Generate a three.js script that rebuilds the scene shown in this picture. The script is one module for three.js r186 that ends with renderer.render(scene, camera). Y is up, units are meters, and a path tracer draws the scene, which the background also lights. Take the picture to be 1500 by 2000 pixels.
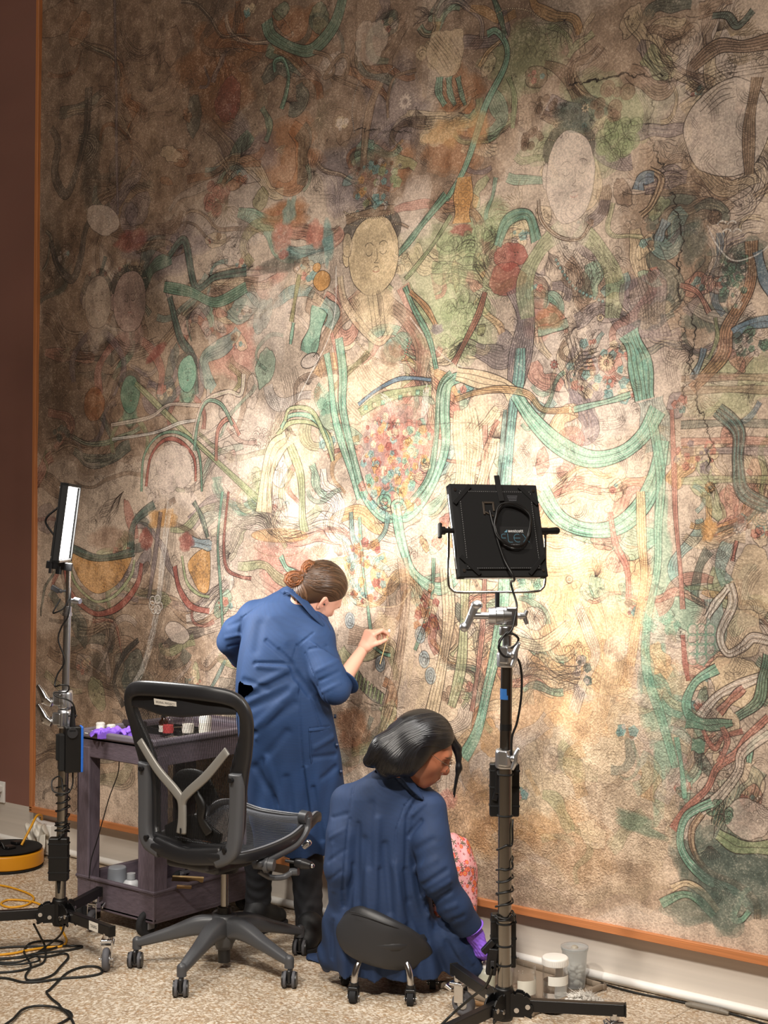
import * as THREE from 'three';
import { RoundedBoxGeometry } from 'three/addons/geometries/RoundedBoxGeometry.js';
import { mergeGeometries } from 'three/addons/utils/BufferGeometryUtils.js';
import { RectAreaLightUniformsLib } from 'three/addons/lights/RectAreaLightUniformsLib.js';

// ---------------------------------------------------------------- camera, lights, exposure
const scene = new THREE.Scene();
const camera = new THREE.PerspectiveCamera(2 * Math.atan(1000 / 2773) * 180 / Math.PI, 0.75, 0.05, 60);
camera.rotation.order = 'YXZ';
camera.rotation.set(THREE.MathUtils.degToRad(0.62), THREE.MathUtils.degToRad(38.8), THREE.MathUtils.degToRad(0.35));
camera.position.set(3.631, 1.65, 4.516);
camera.updateMatrixWorld(true);
const renderer = new THREE.WebGLRenderer({ antialias: true });
renderer.toneMapping = THREE.LinearToneMapping;
renderer.toneMappingExposure = 1.0;
renderer.shadowMap.enabled = true;
RectAreaLightUniformsLib.init();
scene.background = new THREE.Color(0x000000);          // a closed gallery room: no sky
const PANEL_NITS_RIGHT = 50, PANEL_NITS_LEFT = 104, SPOT_CANDELA = 98, PANEL_GLOW = 5, CEILING_NITS = 31, CEILING_GLOW = 2;
const panelColor = new THREE.Color(1.0, 0.965, 0.915), ceilingColor = new THREE.Color(1.0, 0.91, 0.81);

// ---------------------------------------------------------------- helpers
const { PI, sin, cos, sqrt, abs, min, max, floor, exp, hypot, atan2 } = Math;
const D = PI / 180;
const V = (x, y, z) => new THREE.Vector3(x, y, z);
function rng(seed) { let s = seed >>> 0; return () => { s = (s + 0x6d2b79f5) | 0; let t = Math.imul(s ^ (s >>> 15), 1 | s); t = (t + Math.imul(t ^ (t >>> 7), 61 | t)) ^ t; return ((t ^ (t >>> 14)) >>> 0) / 4294967296; }; }
const lerp = (a, b, t) => a + (b - a) * t, clamp = (x, a, b) => (x < a ? a : x > b ? b : x), smooth = (a, b, x) => { const t = clamp((x - a) / (b - a), 0, 1); return t * t * (3 - 2 * t); };
// a sight line of the survey photograph: turns a measured bearing and a distance into a point of the room
const ray = (u, v) => V((u - 750) / 2773, -(v - 1000) / 2773, -1).applyQuaternion(camera.quaternion);
const at = (u, v, depth) => camera.position.clone().addScaledVector(ray(u, v), depth);
const onFloor = (u, v, y = 0) => { const r = ray(u, v); return camera.position.clone().addScaledVector(r, (y - camera.position.y) / r.y); };
const onWall = (u, v, z = 0) => { const r = ray(u, v); return camera.position.clone().addScaledVector(r, (z - camera.position.z) / r.z); };

const used = new Map();
function numbered(name) { const n = used.get(name) ?? 0; used.set(name, n + 1); return n ? name + '_' + String(n).padStart(3, '0') : name; }
function plain(g) { g = g.index ? g.toNonIndexed() : g; for (const k of Object.keys(g.attributes)) if (!['position', 'normal', 'uv', 'color'].includes(k)) g.deleteAttribute(k); if (!g.attributes.uv) g.setAttribute('uv', new THREE.BufferAttribute(new Float32Array(g.attributes.position.count * 2), 2)); if (!g.attributes.normal) g.computeVertexNormals(); return g; }
const join = (list) => (list.length === 1 ? list[0] : mergeGeometries(list.map((g) => { g = plain(g); if (list.some((h) => !h.attributes.color)) g.deleteAttribute('color'); return g; })));
function thing(name, label, category, [x, y, z] = [0, 0, 0], turn = 0, group) {
  const o = new THREE.Group(); o.name = numbered(name); o.position.set(x, y, z); o.rotation.y = turn; scene.add(o);
  o.userData = { label, category }; if (group) o.userData.group = group;
  return o;
}
function part(name, geo, mat, parent, label) {
  const m = new THREE.Mesh(Array.isArray(geo) ? join(geo) : geo, mat); m.name = numbered(name); m.castShadow = m.receiveShadow = true; parent.add(m);
  if (label) m.userData.label = label;
  return m;
}
function single(name, geo, mat, label, category, group) { const m = part(name, geo, mat, scene, label); m.userData.category = category; if (group) m.userData.group = group; return m; }
function struct(name, geo, mat, parent = scene) { const m = new THREE.Mesh(Array.isArray(geo) ? join(geo) : geo, mat); m.name = numbered(name); m.castShadow = m.receiveShadow = true; if (parent === scene) m.userData.kind = 'structure'; parent.add(m); return m; }
const box = (w, h, d, x = 0, y = 0, z = 0, r = 0, rot) => { const g = r ? new RoundedBoxGeometry(w, h, d, 2, min(r, w / 2.01, h / 2.01, d / 2.01)) : new THREE.BoxGeometry(w, h, d); if (rot) g.applyMatrix4(new THREE.Matrix4().makeRotationFromEuler(new THREE.Euler(...rot))); return g.translate(x, y, z); };
const cyl = (r, h, x = 0, y = 0, z = 0, seg = 20, r2 = r) => new THREE.CylinderGeometry(r2, r, h, seg).translate(x, y, z);
function rod(a, b, r, r2 = r, seg = 16) { a = V(...a); b = V(...b); const d = b.clone().sub(a), g = new THREE.CylinderGeometry(r2, r, d.length(), seg); g.applyQuaternion(new THREE.Quaternion().setFromUnitVectors(V(0, 1, 0), d.normalize())); const m = a.add(b).multiplyScalar(0.5); return g.translate(m.x, m.y, m.z); }
const curve = (pts, closed = false, tension = 0.5) => new THREE.CatmullRomCurve3(pts.map((p) => (p.isVector3 ? p : V(...p))), closed, 'catmullrom', tension);
const tube = (pts, r, seg = pts.length * 8, sides = 8, closed = false) => new THREE.TubeGeometry(curve(pts, closed), seg, r, sides, closed);
const lathe = (prof, seg = 32) => new THREE.LatheGeometry(prof.map(([r, y]) => new THREE.Vector2(r, y)), seg);
const ball = (r, x = 0, y = 0, z = 0, sx = 1, sy = 1, sz = 1) => new THREE.SphereGeometry(r, 20, 14).scale(sx, sy, sz).translate(x, y, z);
function extrude(pts, depth, bevel = 0.003, holes = []) { const s = new THREE.Shape(pts.map((p) => new THREE.Vector2(...p))); for (const h of holes) s.holes.push(new THREE.Path(h.map((p) => new THREE.Vector2(...p)))); return new THREE.ExtrudeGeometry(s, { depth, bevelEnabled: bevel > 0, bevelSize: bevel, bevelThickness: bevel, bevelSegments: 2, curveSegments: 6 }); }
// a strap or bar of any section swept along points, with per-point half width and half thickness
function sweep(pts, wh, up = V(0, 1, 0), n = 48, sides = 12, closed = false) {
  const c = curve(pts, closed), pos = [], uv = [], idx = [], N = closed ? n : n + 1;
  for (let i = 0; i < N; i++) {
    const t = i / n, p = c.getPoint(t), T = c.getTangent(t), k = t * (closed ? pts.length : pts.length - 1), i0 = min(floor(k), pts.length - 1), i1 = closed ? (i0 + 1) % pts.length : min(i0 + 1, pts.length - 1), f = k - i0;
    const A = wh[i0 % wh.length], B = wh[i1 % wh.length], w = lerp(A[0], B[0], f), h = lerp(A[1], B[1], f);
    const side = V().crossVectors(T, up).normalize(), nn = V().crossVectors(side, T).normalize();
    for (let j = 0; j < sides; j++) { const a = j / sides * 2 * PI, ca = cos(a), sa = sin(a), e = 0.7, x = Math.sign(ca) * abs(ca) ** e * w, y = Math.sign(sa) * abs(sa) ** e * h; pos.push(p.x + side.x * x + nn.x * y, p.y + side.y * x + nn.y * y, p.z + side.z * x + nn.z * y); uv.push(t, j / sides); }
  }
  const M = closed ? N : N - 1;
  for (let i = 0; i < M; i++) for (let j = 0; j < sides; j++) { const a = i * sides + j, b = i * sides + (j + 1) % sides, c2 = ((i + 1) % N) * sides + j, d = ((i + 1) % N) * sides + (j + 1) % sides; idx.push(a, b, c2, b, d, c2); }
  if (!closed) for (const [r, flip] of [[0, 0], [N - 1, 1]]) for (let j = 1; j < sides - 1; j++) idx.push(r * sides, r * sides + (flip ? j : j + 1), r * sides + (flip ? j + 1 : j));
  const g = new THREE.BufferGeometry(); g.setAttribute('position', new THREE.Float32BufferAttribute(pos, 3)); g.setAttribute('uv', new THREE.Float32BufferAttribute(uv, 2)); g.setIndex(idx); g.computeVertexNormals(); return g;
}
// ---- signed distance fields and their mesher (naive surface nets)
const seg2 = (px, py, pz, s) => { const dx = px - s[0], dy = py - s[1], dz = pz - s[2], t = clamp((dx * s[4] + dy * s[5] + dz * s[6]) / s[8], 0, 1), x = dx - s[4] * t, y = dy - s[5] * t, z = dz - s[6] * t; return [sqrt(x * x + y * y + z * z), t]; };
function bone(a, b, ra, rb) { const d = b.clone().sub(a); return [a.x, a.y, a.z, ra, d.x, d.y, d.z, rb, max(d.lengthSq(), 1e-9)]; }
const dBone = (x, y, z, s) => { const [d, t] = seg2(x, y, z, s); return d - lerp(s[3], s[7], t); };
const smin = (a, b, k) => { const h = max(k - abs(a - b), 0) / k; return min(a, b) - h * h * k * 0.25; };
const smax = (a, b, k) => -smin(-a, -b, k);
// ellipsoid with its own axes: c centre, q quaternion, r radii
const ell = (c, q, r) => { const m = new THREE.Matrix4().makeRotationFromQuaternion(q.clone().invert()).elements; return [c.x, c.y, c.z, r[0], r[1], r[2], m[0], m[4], m[8], m[1], m[5], m[9], m[2], m[6], m[10]]; };
const dEll = (x, y, z, e) => { const dx = x - e[0], dy = y - e[1], dz = z - e[2], a = (e[6] * dx + e[7] * dy + e[8] * dz) / e[3], b = (e[9] * dx + e[10] * dy + e[11] * dz) / e[4], c = (e[12] * dx + e[13] * dy + e[14] * dz) / e[5], k0 = sqrt(a * a + b * b + c * c), k1 = sqrt((a / e[3]) ** 2 + (b / e[4]) ** 2 + (c / e[5]) ** 2); return k1 < 1e-9 ? -min(e[3], e[4], e[5]) : k0 * (k0 - 1) / k1; };
function mesh3(f, lo, hi, cell, uvf) {
  const nx = Math.ceil((hi[0] - lo[0]) / cell) + 1, ny = Math.ceil((hi[1] - lo[1]) / cell) + 1, nz = Math.ceil((hi[2] - lo[2]) / cell) + 1, F = new Float32Array(nx * ny * nz), I = (i, j, k) => (k * ny + j) * nx + i;
  for (let k = 0; k < nz; k++) for (let j = 0; j < ny; j++) for (let i = 0; i < nx; i++) F[I(i, j, k)] = f(lo[0] + i * cell, lo[1] + j * cell, lo[2] + k * cell);
  const id = new Int32Array(nx * ny * nz).fill(-1), pos = [], nor = [], uv = [], idx = [];
  const e2 = cell * 0.6;
  for (let k = 0; k < nz - 1; k++) for (let j = 0; j < ny - 1; j++) for (let i = 0; i < nx - 1; i++) {
    let n = 0, sx = 0, sy = 0, sz = 0, neg = 0;
    const c = [F[I(i, j, k)], F[I(i + 1, j, k)], F[I(i, j + 1, k)], F[I(i + 1, j + 1, k)], F[I(i, j, k + 1)], F[I(i + 1, j, k + 1)], F[I(i, j + 1, k + 1)], F[I(i + 1, j + 1, k + 1)]];
    for (let q = 0; q < 8; q++) if (c[q] < 0) neg++;
    if (neg === 0 || neg === 8) continue;
    for (let q = 0; q < 8; q++) for (const b of [1, 2, 4]) if (!(q & b)) { const A = c[q], B = c[q | b]; if ((A < 0) !== (B < 0)) { const t = A / (A - B); sx += (q & 1) + (b === 1 ? t : 0); sy += ((q >> 1) & 1) + (b === 2 ? t : 0); sz += ((q >> 2) & 1) + (b === 4 ? t : 0); n++; } }
    id[I(i, j, k)] = pos.length / 3;
    const x = lo[0] + (i + sx / n) * cell, y = lo[1] + (j + sy / n) * cell, z = lo[2] + (k + sz / n) * cell;
    pos.push(x, y, z);
    let gx = f(x + e2, y, z) - f(x - e2, y, z), gy = f(x, y + e2, z) - f(x, y - e2, z), gz = f(x, y, z + e2) - f(x, y, z - e2); const L = hypot(gx, gy, gz) || 1; nor.push(gx / L, gy / L, gz / L);
    if (uvf) uv.push(...uvf(x, y, z)); else uv.push(x + z * 0.61, y + z * 0.2);
  }
  for (let k = 1; k < nz - 1; k++) for (let j = 1; j < ny - 1; j++) for (let i = 1; i < nx - 1; i++) {
    const a = F[I(i, j, k)] < 0;
    const quad = (p, q, r, s, flip) => { if (p < 0 || q < 0 || r < 0 || s < 0) return; if (flip) idx.push(p, r, q, p, s, r); else idx.push(p, q, r, p, r, s); };
    if (a !== F[I(i + 1, j, k)] < 0) quad(id[I(i, j - 1, k - 1)], id[I(i, j, k - 1)], id[I(i, j, k)], id[I(i, j - 1, k)], !a);
    if (a !== F[I(i, j + 1, k)] < 0) quad(id[I(i - 1, j, k - 1)], id[I(i - 1, j, k)], id[I(i, j, k)], id[I(i, j, k - 1)], !a);
    if (a !== F[I(i, j, k + 1)] < 0) quad(id[I(i - 1, j - 1, k)], id[I(i, j - 1, k)], id[I(i, j, k)], id[I(i - 1, j, k)], !a);
  }
  const g = new THREE.BufferGeometry(); g.setAttribute('position', new THREE.Float32BufferAttribute(pos, 3)); g.setAttribute('normal', new THREE.Float32BufferAttribute(nor, 3)); g.setAttribute('uv', new THREE.Float32BufferAttribute(uv, 2)); g.setIndex(idx); return g;
}
// ---- noise
function noiseTable(n, seed) { const r = rng(seed), t = new Float32Array(n * n); for (let i = 0; i < n * n; i++) t[i] = r(); return t; }
const N256 = noiseTable(256, 77);
function vnoise(x, y) { const x0 = floor(x), y0 = floor(y); let fx = x - x0, fy = y - y0; fx = fx * fx * (3 - 2 * fx); fy = fy * fy * (3 - 2 * fy); const a = x0 & 255, b = (x0 + 1) & 255, c = (y0 & 255) << 8, d = ((y0 + 1) & 255) << 8; return lerp(lerp(N256[c + a], N256[c + b], fx), lerp(N256[d + a], N256[d + b], fx), fy); }
const fbm = (x, y, o = 4) => { let s = 0, a = 0.5, n = 0; for (let i = 0; i < o; i++) { s += a * vnoise(x, y); n += a; a *= 0.5; x = x * 2.03 + 17.3; y = y * 2.03 + 5.1; } return s / n; };
// textures
function dataTex(w, h, fn, srgb, channels = 4) {
  const d = new Uint8Array(w * h * channels); for (let y = 0, i = 0; y < h; y++) for (let x = 0; x < w; x++, i += channels) fn(x / w, y / h, d, i);
  const t = new THREE.DataTexture(d, w, h, channels === 1 ? THREE.RedFormat : THREE.RGBAFormat); t.magFilter = THREE.LinearFilter; t.minFilter = THREE.LinearMipmapLinearFilter; t.wrapS = t.wrapT = THREE.RepeatWrapping; if (srgb) t.colorSpace = THREE.SRGBColorSpace; t.needsUpdate = true; return t;
}
function canvasTex(w, h, draw, srgb = true) { const c = document.createElement('canvas'); c.width = w; c.height = h; draw(c.getContext('2d'), w, h); const t = new THREE.CanvasTexture(c); if (srgb) t.colorSpace = THREE.SRGBColorSpace; t.wrapS = t.wrapT = THREE.RepeatWrapping; return t; }
const rep = (t, x, y = x) => { const c = t.clone(); c.repeat.set(x, y); c.needsUpdate = true; return c; };
const std = (color, roughness = 0.6, metalness = 0, extra = {}) => new THREE.MeshStandardMaterial({ color, roughness, metalness, ...extra });
const phys = (color, roughness, metalness, extra) => new THREE.MeshPhysicalMaterial({ color, roughness, metalness, ...extra });
const M = {
  black: std(0x080809, 0.45), blackMatte: std(0x060607, 0.8), blackSatin: std(0x121214, 0.35), rubber: std(0x17171a, 0.85), greyRubber: std(0x55555a, 0.7),
  chrome: std(0xd9dadc, 0.16, 1), steel: std(0xb9bbbe, 0.28, 1), alu: std(0xc9ccd0, 0.35, 1), darkSteel: std(0x9b9892, 0.25, 1), graphite: std(0x2c2d30, 0.42), graphiteLight: std(0x46474b, 0.4),
  white: std(0xe9e7e2, 0.45), label: std(0xd8d3c8, 0.6),
};
// ---------------------------------------------------------------- the room
const wallPaint = dataTex(256, 256, (u, v, d, i) => { const n = fbm(u * 16, v * 16, 3) * 0.16 + 0.92; d[i] = 132 * n; d[i + 1] = 92 * n; d[i + 2] = 80 * n; d[i + 3] = 255; }, true);
const whitePaint = dataTex(256, 256, (u, v, d, i) => { const n = fbm(u * 9, v * 9, 4) * 0.1 + 0.93; d[i] = 208 * n; d[i + 1] = 199 * n; d[i + 2] = 188 * n; d[i + 3] = 255; }, true);
const redWall = std(0xffffff, 0.85, 0, { map: wallPaint }), whiteWall = std(0xffffff, 0.7, 0, { map: whitePaint }), plainWall = std(0x8d7f72, 0.9), ceilingMat = std(0xb8b0a4, 0.95);
const WZ = -0.04;                                                   // face of the wall behind the mural
struct('wall_back', box(13, 6, 0.3, 0.2, 3.205, WZ - 0.15), redWall);
{ const w = struct('wall_back_lower', box(13, 0.205, 0.3, 0.2, 0.1025, WZ - 0.149), whiteWall);
  const t = struct('trim_1', [rod([-4.5, 0.022, WZ + 0.012], [6.4, 0.022, WZ + 0.012], 0.016), box(10.9, 0.018, 0.012, 0.95, 0.012, WZ + 0.006)], M.white); }
struct('wall_left', box(0.3, 6.3, 9, -6.45, 3.15, 4.2), plainWall);
struct('wall_right', box(0.3, 6.3, 9, 6.85, 3.15, 4.2), plainWall);
struct('wall_front', box(13.6, 6.3, 0.3, 0.2, 3.15, 8.6), plainWall);
struct('ceiling', box(13.6, 0.3, 9.2, 0.2, 6.3, 4.2), ceilingMat);
// floor: large terrazzo slabs with saw-cut joints
const terrazzo = canvasTex(2048, 2048, (g, w, h) => {
  const r = rng(5); g.fillStyle = 'rgb(164,145,123)'; g.fillRect(0, 0, w, h);
  const blot = (n, a, b, cols, al) => { for (let i = 0; i < n; i++) { const x = r() * w, y = r() * h, s = a + (b - a) * r() ** 2, q = 4 + floor(r() * 4), a0 = r() * 6.3, st = 0.55 + r() * 0.6; g.fillStyle = cols[floor(r() * cols.length)]; g.globalAlpha = al * (0.7 + 0.3 * r()); for (const [ox, oy] of [[0, 0], [x < b ? w : -w, 0], [0, y < b ? h : -h]]) { g.beginPath(); for (let k = 0; k < q; k++) { const t = a0 + k / q * 6.283, rr = s * (0.7 + 0.5 * r()); g.lineTo(x + ox + cos(t) * rr * (1 + st) * 0.7, y + oy + sin(t) * rr * st); } g.fill(); } } };
  blot(220, 40, 150, ['rgb(176,142,106)', 'rgb(150,120,92)', 'rgb(190,164,134)'], 0.16);
  blot(34000, 3, 8, ['rgb(206,188,164)', 'rgb(182,160,134)', 'rgb(164,138,108)'], 0.7);
  blot(20000, 5, 12, ['rgb(214,202,184)', 'rgb(222,212,196)', 'rgb(200,184,162)', 'rgb(230,222,208)'], 0.9);
  blot(2200, 5, 12, ['rgb(150,112,76)', 'rgb(130,104,80)', 'rgb(168,130,88)'], 0.7);
  g.globalAlpha = 1;
});
const floorMat = std(0xffffff, 0.42, 0, { map: terrazzo });
const floorTop = new THREE.Group(); floorTop.name = 'floor'; floorTop.userData.kind = 'structure'; scene.add(floorTop);
struct('floor_base', box(13.6, 0.3, 9.2, 0.2, -0.156, 4.2), std(0x5a4a3a, 0.9), floorTop);
{ const r = rng(9), T = 1.037, G = 0.0022, variants = [0, 1, 2, 3].map(() => { const g = new THREE.BoxGeometry(T - G, 0.012, T - G), ox = r(), oy = r(), turn = r() < 0.5; const p = g.attributes.position, uv = g.attributes.uv; for (let i = 0; i < p.count; i++) { const a = p.getX(i) / 1.15 + ox, b = p.getZ(i) / 1.15 + oy; uv.setXY(i, turn ? a : b, turn ? b : a); } return g; });
  for (let i = -6; i < 6; i++) for (let k = 0; k < 9; k++) { const m = struct('floor_tile', variants[floor(r() * 4)], floorMat, floorTop); m.position.set(0.35 + (i + 0.5) * T, -0.006, 1.16 - T + (k - 0.5) * T + (k === 0 ? 0 : 0)); } }
// gallery lamps high above, behind the photographer's shoulder and over the work area
for (const [x, z, w, d] of [[-1.4, 3.4, 1.2, 0.6], [2.6, 4.0, 1.2, 0.6]]) {
  const t = thing('ceiling_lamp', x < 1 ? 'flat ceiling lamp toward the left end of the painted wall' : 'flat ceiling lamp toward the right end of the painted wall', 'lamp', [x, 6.15, z]);
  part('housing', box(w + 0.06, 0.07, d + 0.06, 0, -0.035, 0, 0.01), M.white, t);
  part('diffuser', box(w, 0.012, d, 0, -0.075, 0), std(0x111111, 0.6, 0, { emissive: ceilingColor, emissiveIntensity: CEILING_GLOW }), t);
  const L = new THREE.RectAreaLight(ceilingColor, CEILING_NITS, w, d); L.position.set(0, -0.09, 0); L.rotation.x = -PI / 2; L.castShadow = true; t.add(L);
}
// two track spotlights on the ceiling behind the photographer, turned to the work area
const spotColor = new THREE.Color(1.0, 0.925, 0.83);
for (const [x, z, tx, ty, tz, k, lab] of [[3.6, 4.9, 0.9, 0.5, 0.1, 1, 'right'], [1.0, 5.2, -0.1, 0.4, 0.5, 0.75, 'left']]) {
  const P = V(x, 5.55, z), dir = V(tx, ty, tz).sub(P).normalize(), t = thing('track_spotlight', lab + ' one of two cylindrical white spotlights hanging from the ceiling', 'spotlight', [x, 5.55, z]), q = new THREE.Quaternion().setFromUnitVectors(V(0, 0, 1), dir);
  part('stem', rod([0, 0, 0], [0, 0.6, 0], 0.012), M.white, t); part('can', lathe([[0, -0.13], [0.09, -0.12], [0.1, -0.1], [0.1, 0.12], [0.094, 0.12], [0.094, -0.02]], 32).rotateX(PI / 2).applyQuaternion(q), M.white, t);
  part('lamp_lens', cyl(0.09, 0.006, 0, 0, 0, 32).rotateX(PI / 2).translate(0, 0, 0.06).applyQuaternion(q), std(0x222222, 0.5, 0, { emissive: spotColor, emissiveIntensity: 3 }), t);
  const L = new THREE.SpotLight(spotColor, SPOT_CANDELA * k, 0, 25 * D, 1, 2); L.position.copy(dir.clone().multiplyScalar(0.14)); L.target.position.set(tx - x, ty - 5.55, tz - z); L.castShadow = true; L.shadow.radius = 8; t.add(L); t.add(L.target);
}
// ---------------------------------------------------------------- the painted wall (a generic aged mural of ribbons, clouds and drapery)
const MX = -2.265, MY = 4.42, MS = 4.2, MN = 4096, MK = MN / MS;
const mural = thing('wall_painting', 'huge aged wall painting of faded ribbons, robes and clouds in a thin wooden frame', 'mural', [0, 0, 0]);
{
  const cv = () => { const c = document.createElement('canvas'); c.width = c.height = MN; return c.getContext('2d'); };
  const C = cv(), L = cv(), r = rng(2024);
  const K = (u, v) => { const p = onWall(u, v); return [(p.x - MX) * MK, (MY - p.y) * MK]; };
  const pal = { plaster: '180,160,142', cream: '202,178,144', pale: '192,174,160', white: '208,200,192', mint: '116,158,134', green: '92,126,104', sage: '140,150,108', teal: '74,86,78', dark: '62,56,50', brown: '112,86,68', umber: '136,108,86', rust: '150,92,56', red: '136,66,56', rose: '176,112,96', ochre: '186,136,80', orange: '210,166,120', mauve: '118,104,108', blue: '80,106,126', aqua: '112,150,144', sky: '134,150,156', olive: '124,120,76', ink: '38,28,23' };
  const rgba = (c, a) => 'rgba(' + (pal[c] ?? c) + ',' + a + ')';
  // control points -> dense canvas polyline with catmull-rom
  function path(a, closed = false, n = 14) {
    const P = []; for (let i = 0; i < a.length; i += 2) P.push(K(a[i], a[i + 1]));
    const q = [], N = P.length, get = (i) => (closed ? P[(i + N) % N] : P[clamp(i, 0, N - 1)]);
    for (let i = 0; i < (closed ? N : N - 1); i++) for (let k = 0; k < n; k++) { const t = k / n, [a0, a1, a2, a3] = [get(i - 1), get(i), get(i + 1), get(i + 2)]; q.push([0, 1].map((j) => 0.5 * (2 * a1[j] + (a2[j] - a0[j]) * t + (2 * a0[j] - 5 * a1[j] + 4 * a2[j] - a3[j]) * t * t + (3 * a1[j] - a0[j] - 3 * a2[j] + a3[j]) * t ** 3))); }
    if (!closed) q.push(P[N - 1]);
    return q;
  }
  const normals = (q) => q.map((p, i) => { const a = q[max(0, i - 1)], b = q[min(q.length - 1, i + 1)], dx = b[0] - a[0], dy = b[1] - a[1], l = hypot(dx, dy) || 1; return [-dy / l, dx / l]; });
  function stroke(g, q, col, w, al, breaks = 0) { g.strokeStyle = rgba(col, al); g.lineWidth = w; g.lineCap = 'round'; g.lineJoin = 'round'; g.beginPath(); let on = false; q.forEach((p, i) => { if (breaks && r() < breaks) on = false; if (on) g.lineTo(p[0], p[1]); else { g.moveTo(p[0], p[1]); on = true; } }); g.stroke(); }
  let over = 0; const clear = (q, k) => { if (!over || !k) return; L.save(); L.globalCompositeOperation = 'destination-out'; L.fillStyle = 'rgba(0,0,0,' + k + ')'; L.beginPath(); q.forEach((p, i) => (i ? L.lineTo(p[0], p[1]) : L.moveTo(p[0], p[1]))); L.closePath(); L.fill(); L.restore(); };
  function fillPoly(g, q, col, al) { if (g === C) clear(q, min(1, al * over)); g.fillStyle = rgba(col, al); g.beginPath(); q.forEach((p, i) => (i ? g.lineTo(p[0], p[1]) : g.moveTo(p[0], p[1]))); g.closePath(); g.fill(); }
  const offset = (q, n, d) => q.map((p, i) => { const k = typeof d === 'function' ? d(i / (q.length - 1)) : d; return [p[0] + n[i][0] * k, p[1] + n[i][1] * k]; });
  // a ribbon: filled band, ink edges, inner fold lines; width in photo pixels
  function R(col, w, lines, a, o = {}) {
    const q = path(a), n = normals(q), W = w * 2, ph = r() * 6, wd = (t) => W / 2 * (o.taper ? 1 - o.taper * t : 1) * (0.9 + 0.14 * sin(t * 9 + ph)), A = offset(q, n, wd), B = offset(q, n, (t) => -wd(t));
    fillPoly(C, [...A, ...B.slice().reverse()], col, o.al ?? 0.82);
    if (o.core) fillPoly(C, [...offset(q, n, (t) => wd(t) * 0.5), ...offset(q, n, (t) => -wd(t) * 0.3).reverse()], o.core, 0.8);
    const ink = o.ink ?? 0.8, lw = o.lw ?? 3.2;
    stroke(L, A, 'ink', lw, ink); stroke(L, B, 'ink', lw, ink);
    for (let i = 1; i <= lines; i++) { const f = -1 + 2 * i / (lines + 1); stroke(L, offset(q, n, (t) => wd(t) * f + sin(t * 14 + i) * 1.5), i % 2 && o.light ? o.light : 'ink', lw * 0.75, i % 2 && o.light ? 0.7 : ink * 0.75); }
  }
  // a ragged patch of colour
  function blob(col, u, v, ru, rv, al = 0.7, rot = 0, rag = 0.25, edge = 0) {
    const [x, y] = K(u, v), [x2] = K(u + 1, v), [, y2] = K(u, v + 1), kx = abs(x2 - x), ky = abs(y2 - y), q = [], s = r() * 100, n = 44;
    for (let i = 0; i < n; i++) { const t = i / n * 2 * PI, k = 1 + rag * (fbm(cos(t) * 1.6 + s, sin(t) * 1.6 + s, 3) * 2 - 1) * 1.5, a = cos(t) * ru * kx * k, b = sin(t) * rv * ky * k; q.push([x + a * cos(rot) - b * sin(rot), y + a * sin(rot) + b * cos(rot)]); }
    for (const f of edge ? [1] : [1.12, 1.0, 0.86]) fillPoly(C, q.map((p) => [x + (p[0] - x) * f, y + (p[1] - y) * f]), col, edge ? al : al * 0.5);
    if (edge) { q.push(q[0]); stroke(L, q, 'ink', 3, edge); }
    return q;
  }
  const arc = (x, y, rad, a0, a1, n = 14, sq = 1) => { const q = []; for (let i = 0; i <= n; i++) { const t = a0 + (a1 - a0) * i / n; q.push([x + cos(t) * rad, y + sin(t) * rad * sq]); } return q; };
  function spiral(x, y, rad, turns, dir, a0, col = 'ink', w = 2.4, al = 0.65) { const q = []; for (let i = 0; i <= 40; i++) { const t = i / 40, k = a0 + dir * t * turns * 2 * PI; q.push([x + cos(k) * rad * (1 - t * 0.9), y + sin(k) * rad * (1 - t * 0.9)]); } stroke(L, q, col, w, al); }
  // cloud scroll: scallops with spirals inside
  function cloud(u, v, ru, n, al = 0.6, fill) { const [x, y] = K(u, v), R0 = ru * 2; if (fill) { C.fillStyle = rgba(fill, 0.6); } for (let i = 0; i < n; i++) { const t = i / n * 2 * PI + r(), d = R0 * (0.35 + 0.65 * r()), px = x + cos(t) * d, py = y + sin(t) * d * 0.7, s = R0 * (0.18 + 0.2 * r()); if (fill) { C.beginPath(); C.arc(px, py, s * 1.1, 0, 6.3); C.fill(); } stroke(L, arc(px, py, s, PI * (0.9 + 0.2 * r()), PI * (2 + 0.3 * r())), 'ink', 2.4, al); if (r() < 0.75) spiral(px, py, s * 0.65, 1.2, r() < 0.5 ? 1 : -1, r() * 6, 'ink', 2, al * 0.9); } }
  // a tuft of wavy strands (hair, flames, waves)
  function tuft(u, v, len, spread, dir, n, al = 0.6, col = 'ink', lightCol) { const [x, y] = K(u, v); for (let i = 0; i < n; i++) { const a = dir + (i / n - 0.5) * spread, l = len * 2 * (0.7 + 0.4 * r()), ph = r() * 0.8, q = [], amp = len * 0.14; for (let k = 0; k <= 16; k++) { const t = k / 16, w = sin(t * 8 + i * 0.5 + ph) * amp * t; q.push([x + cos(a) * l * t - sin(a) * w + (i / n - 0.5) * spread * 6, y + sin(a) * l * t + cos(a) * w]); } if (lightCol) stroke(L, q, lightCol, 5, 0.5); stroke(L, q, col, 2.2, al); } }
  // parallel drapery folds along a path
  function folds(a, w, n, al = 0.6, col = 'ink', lw = 2.6) { const q = path(a), nn = normals(q); for (let i = 0; i < n; i++) { const f = (i / max(1, n - 1) - 0.5) * w * 2, ph = r() * 6, s = floor(r() * q.length * 0.2), e = q.length - floor(r() * q.length * 0.25), k = offset(q, nn, (t) => f + sin(t * 7 + ph) * w * 0.06).slice(s, e); if (k.length > 2) stroke(L, k, col, lw, al, 0.015); } }
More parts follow.
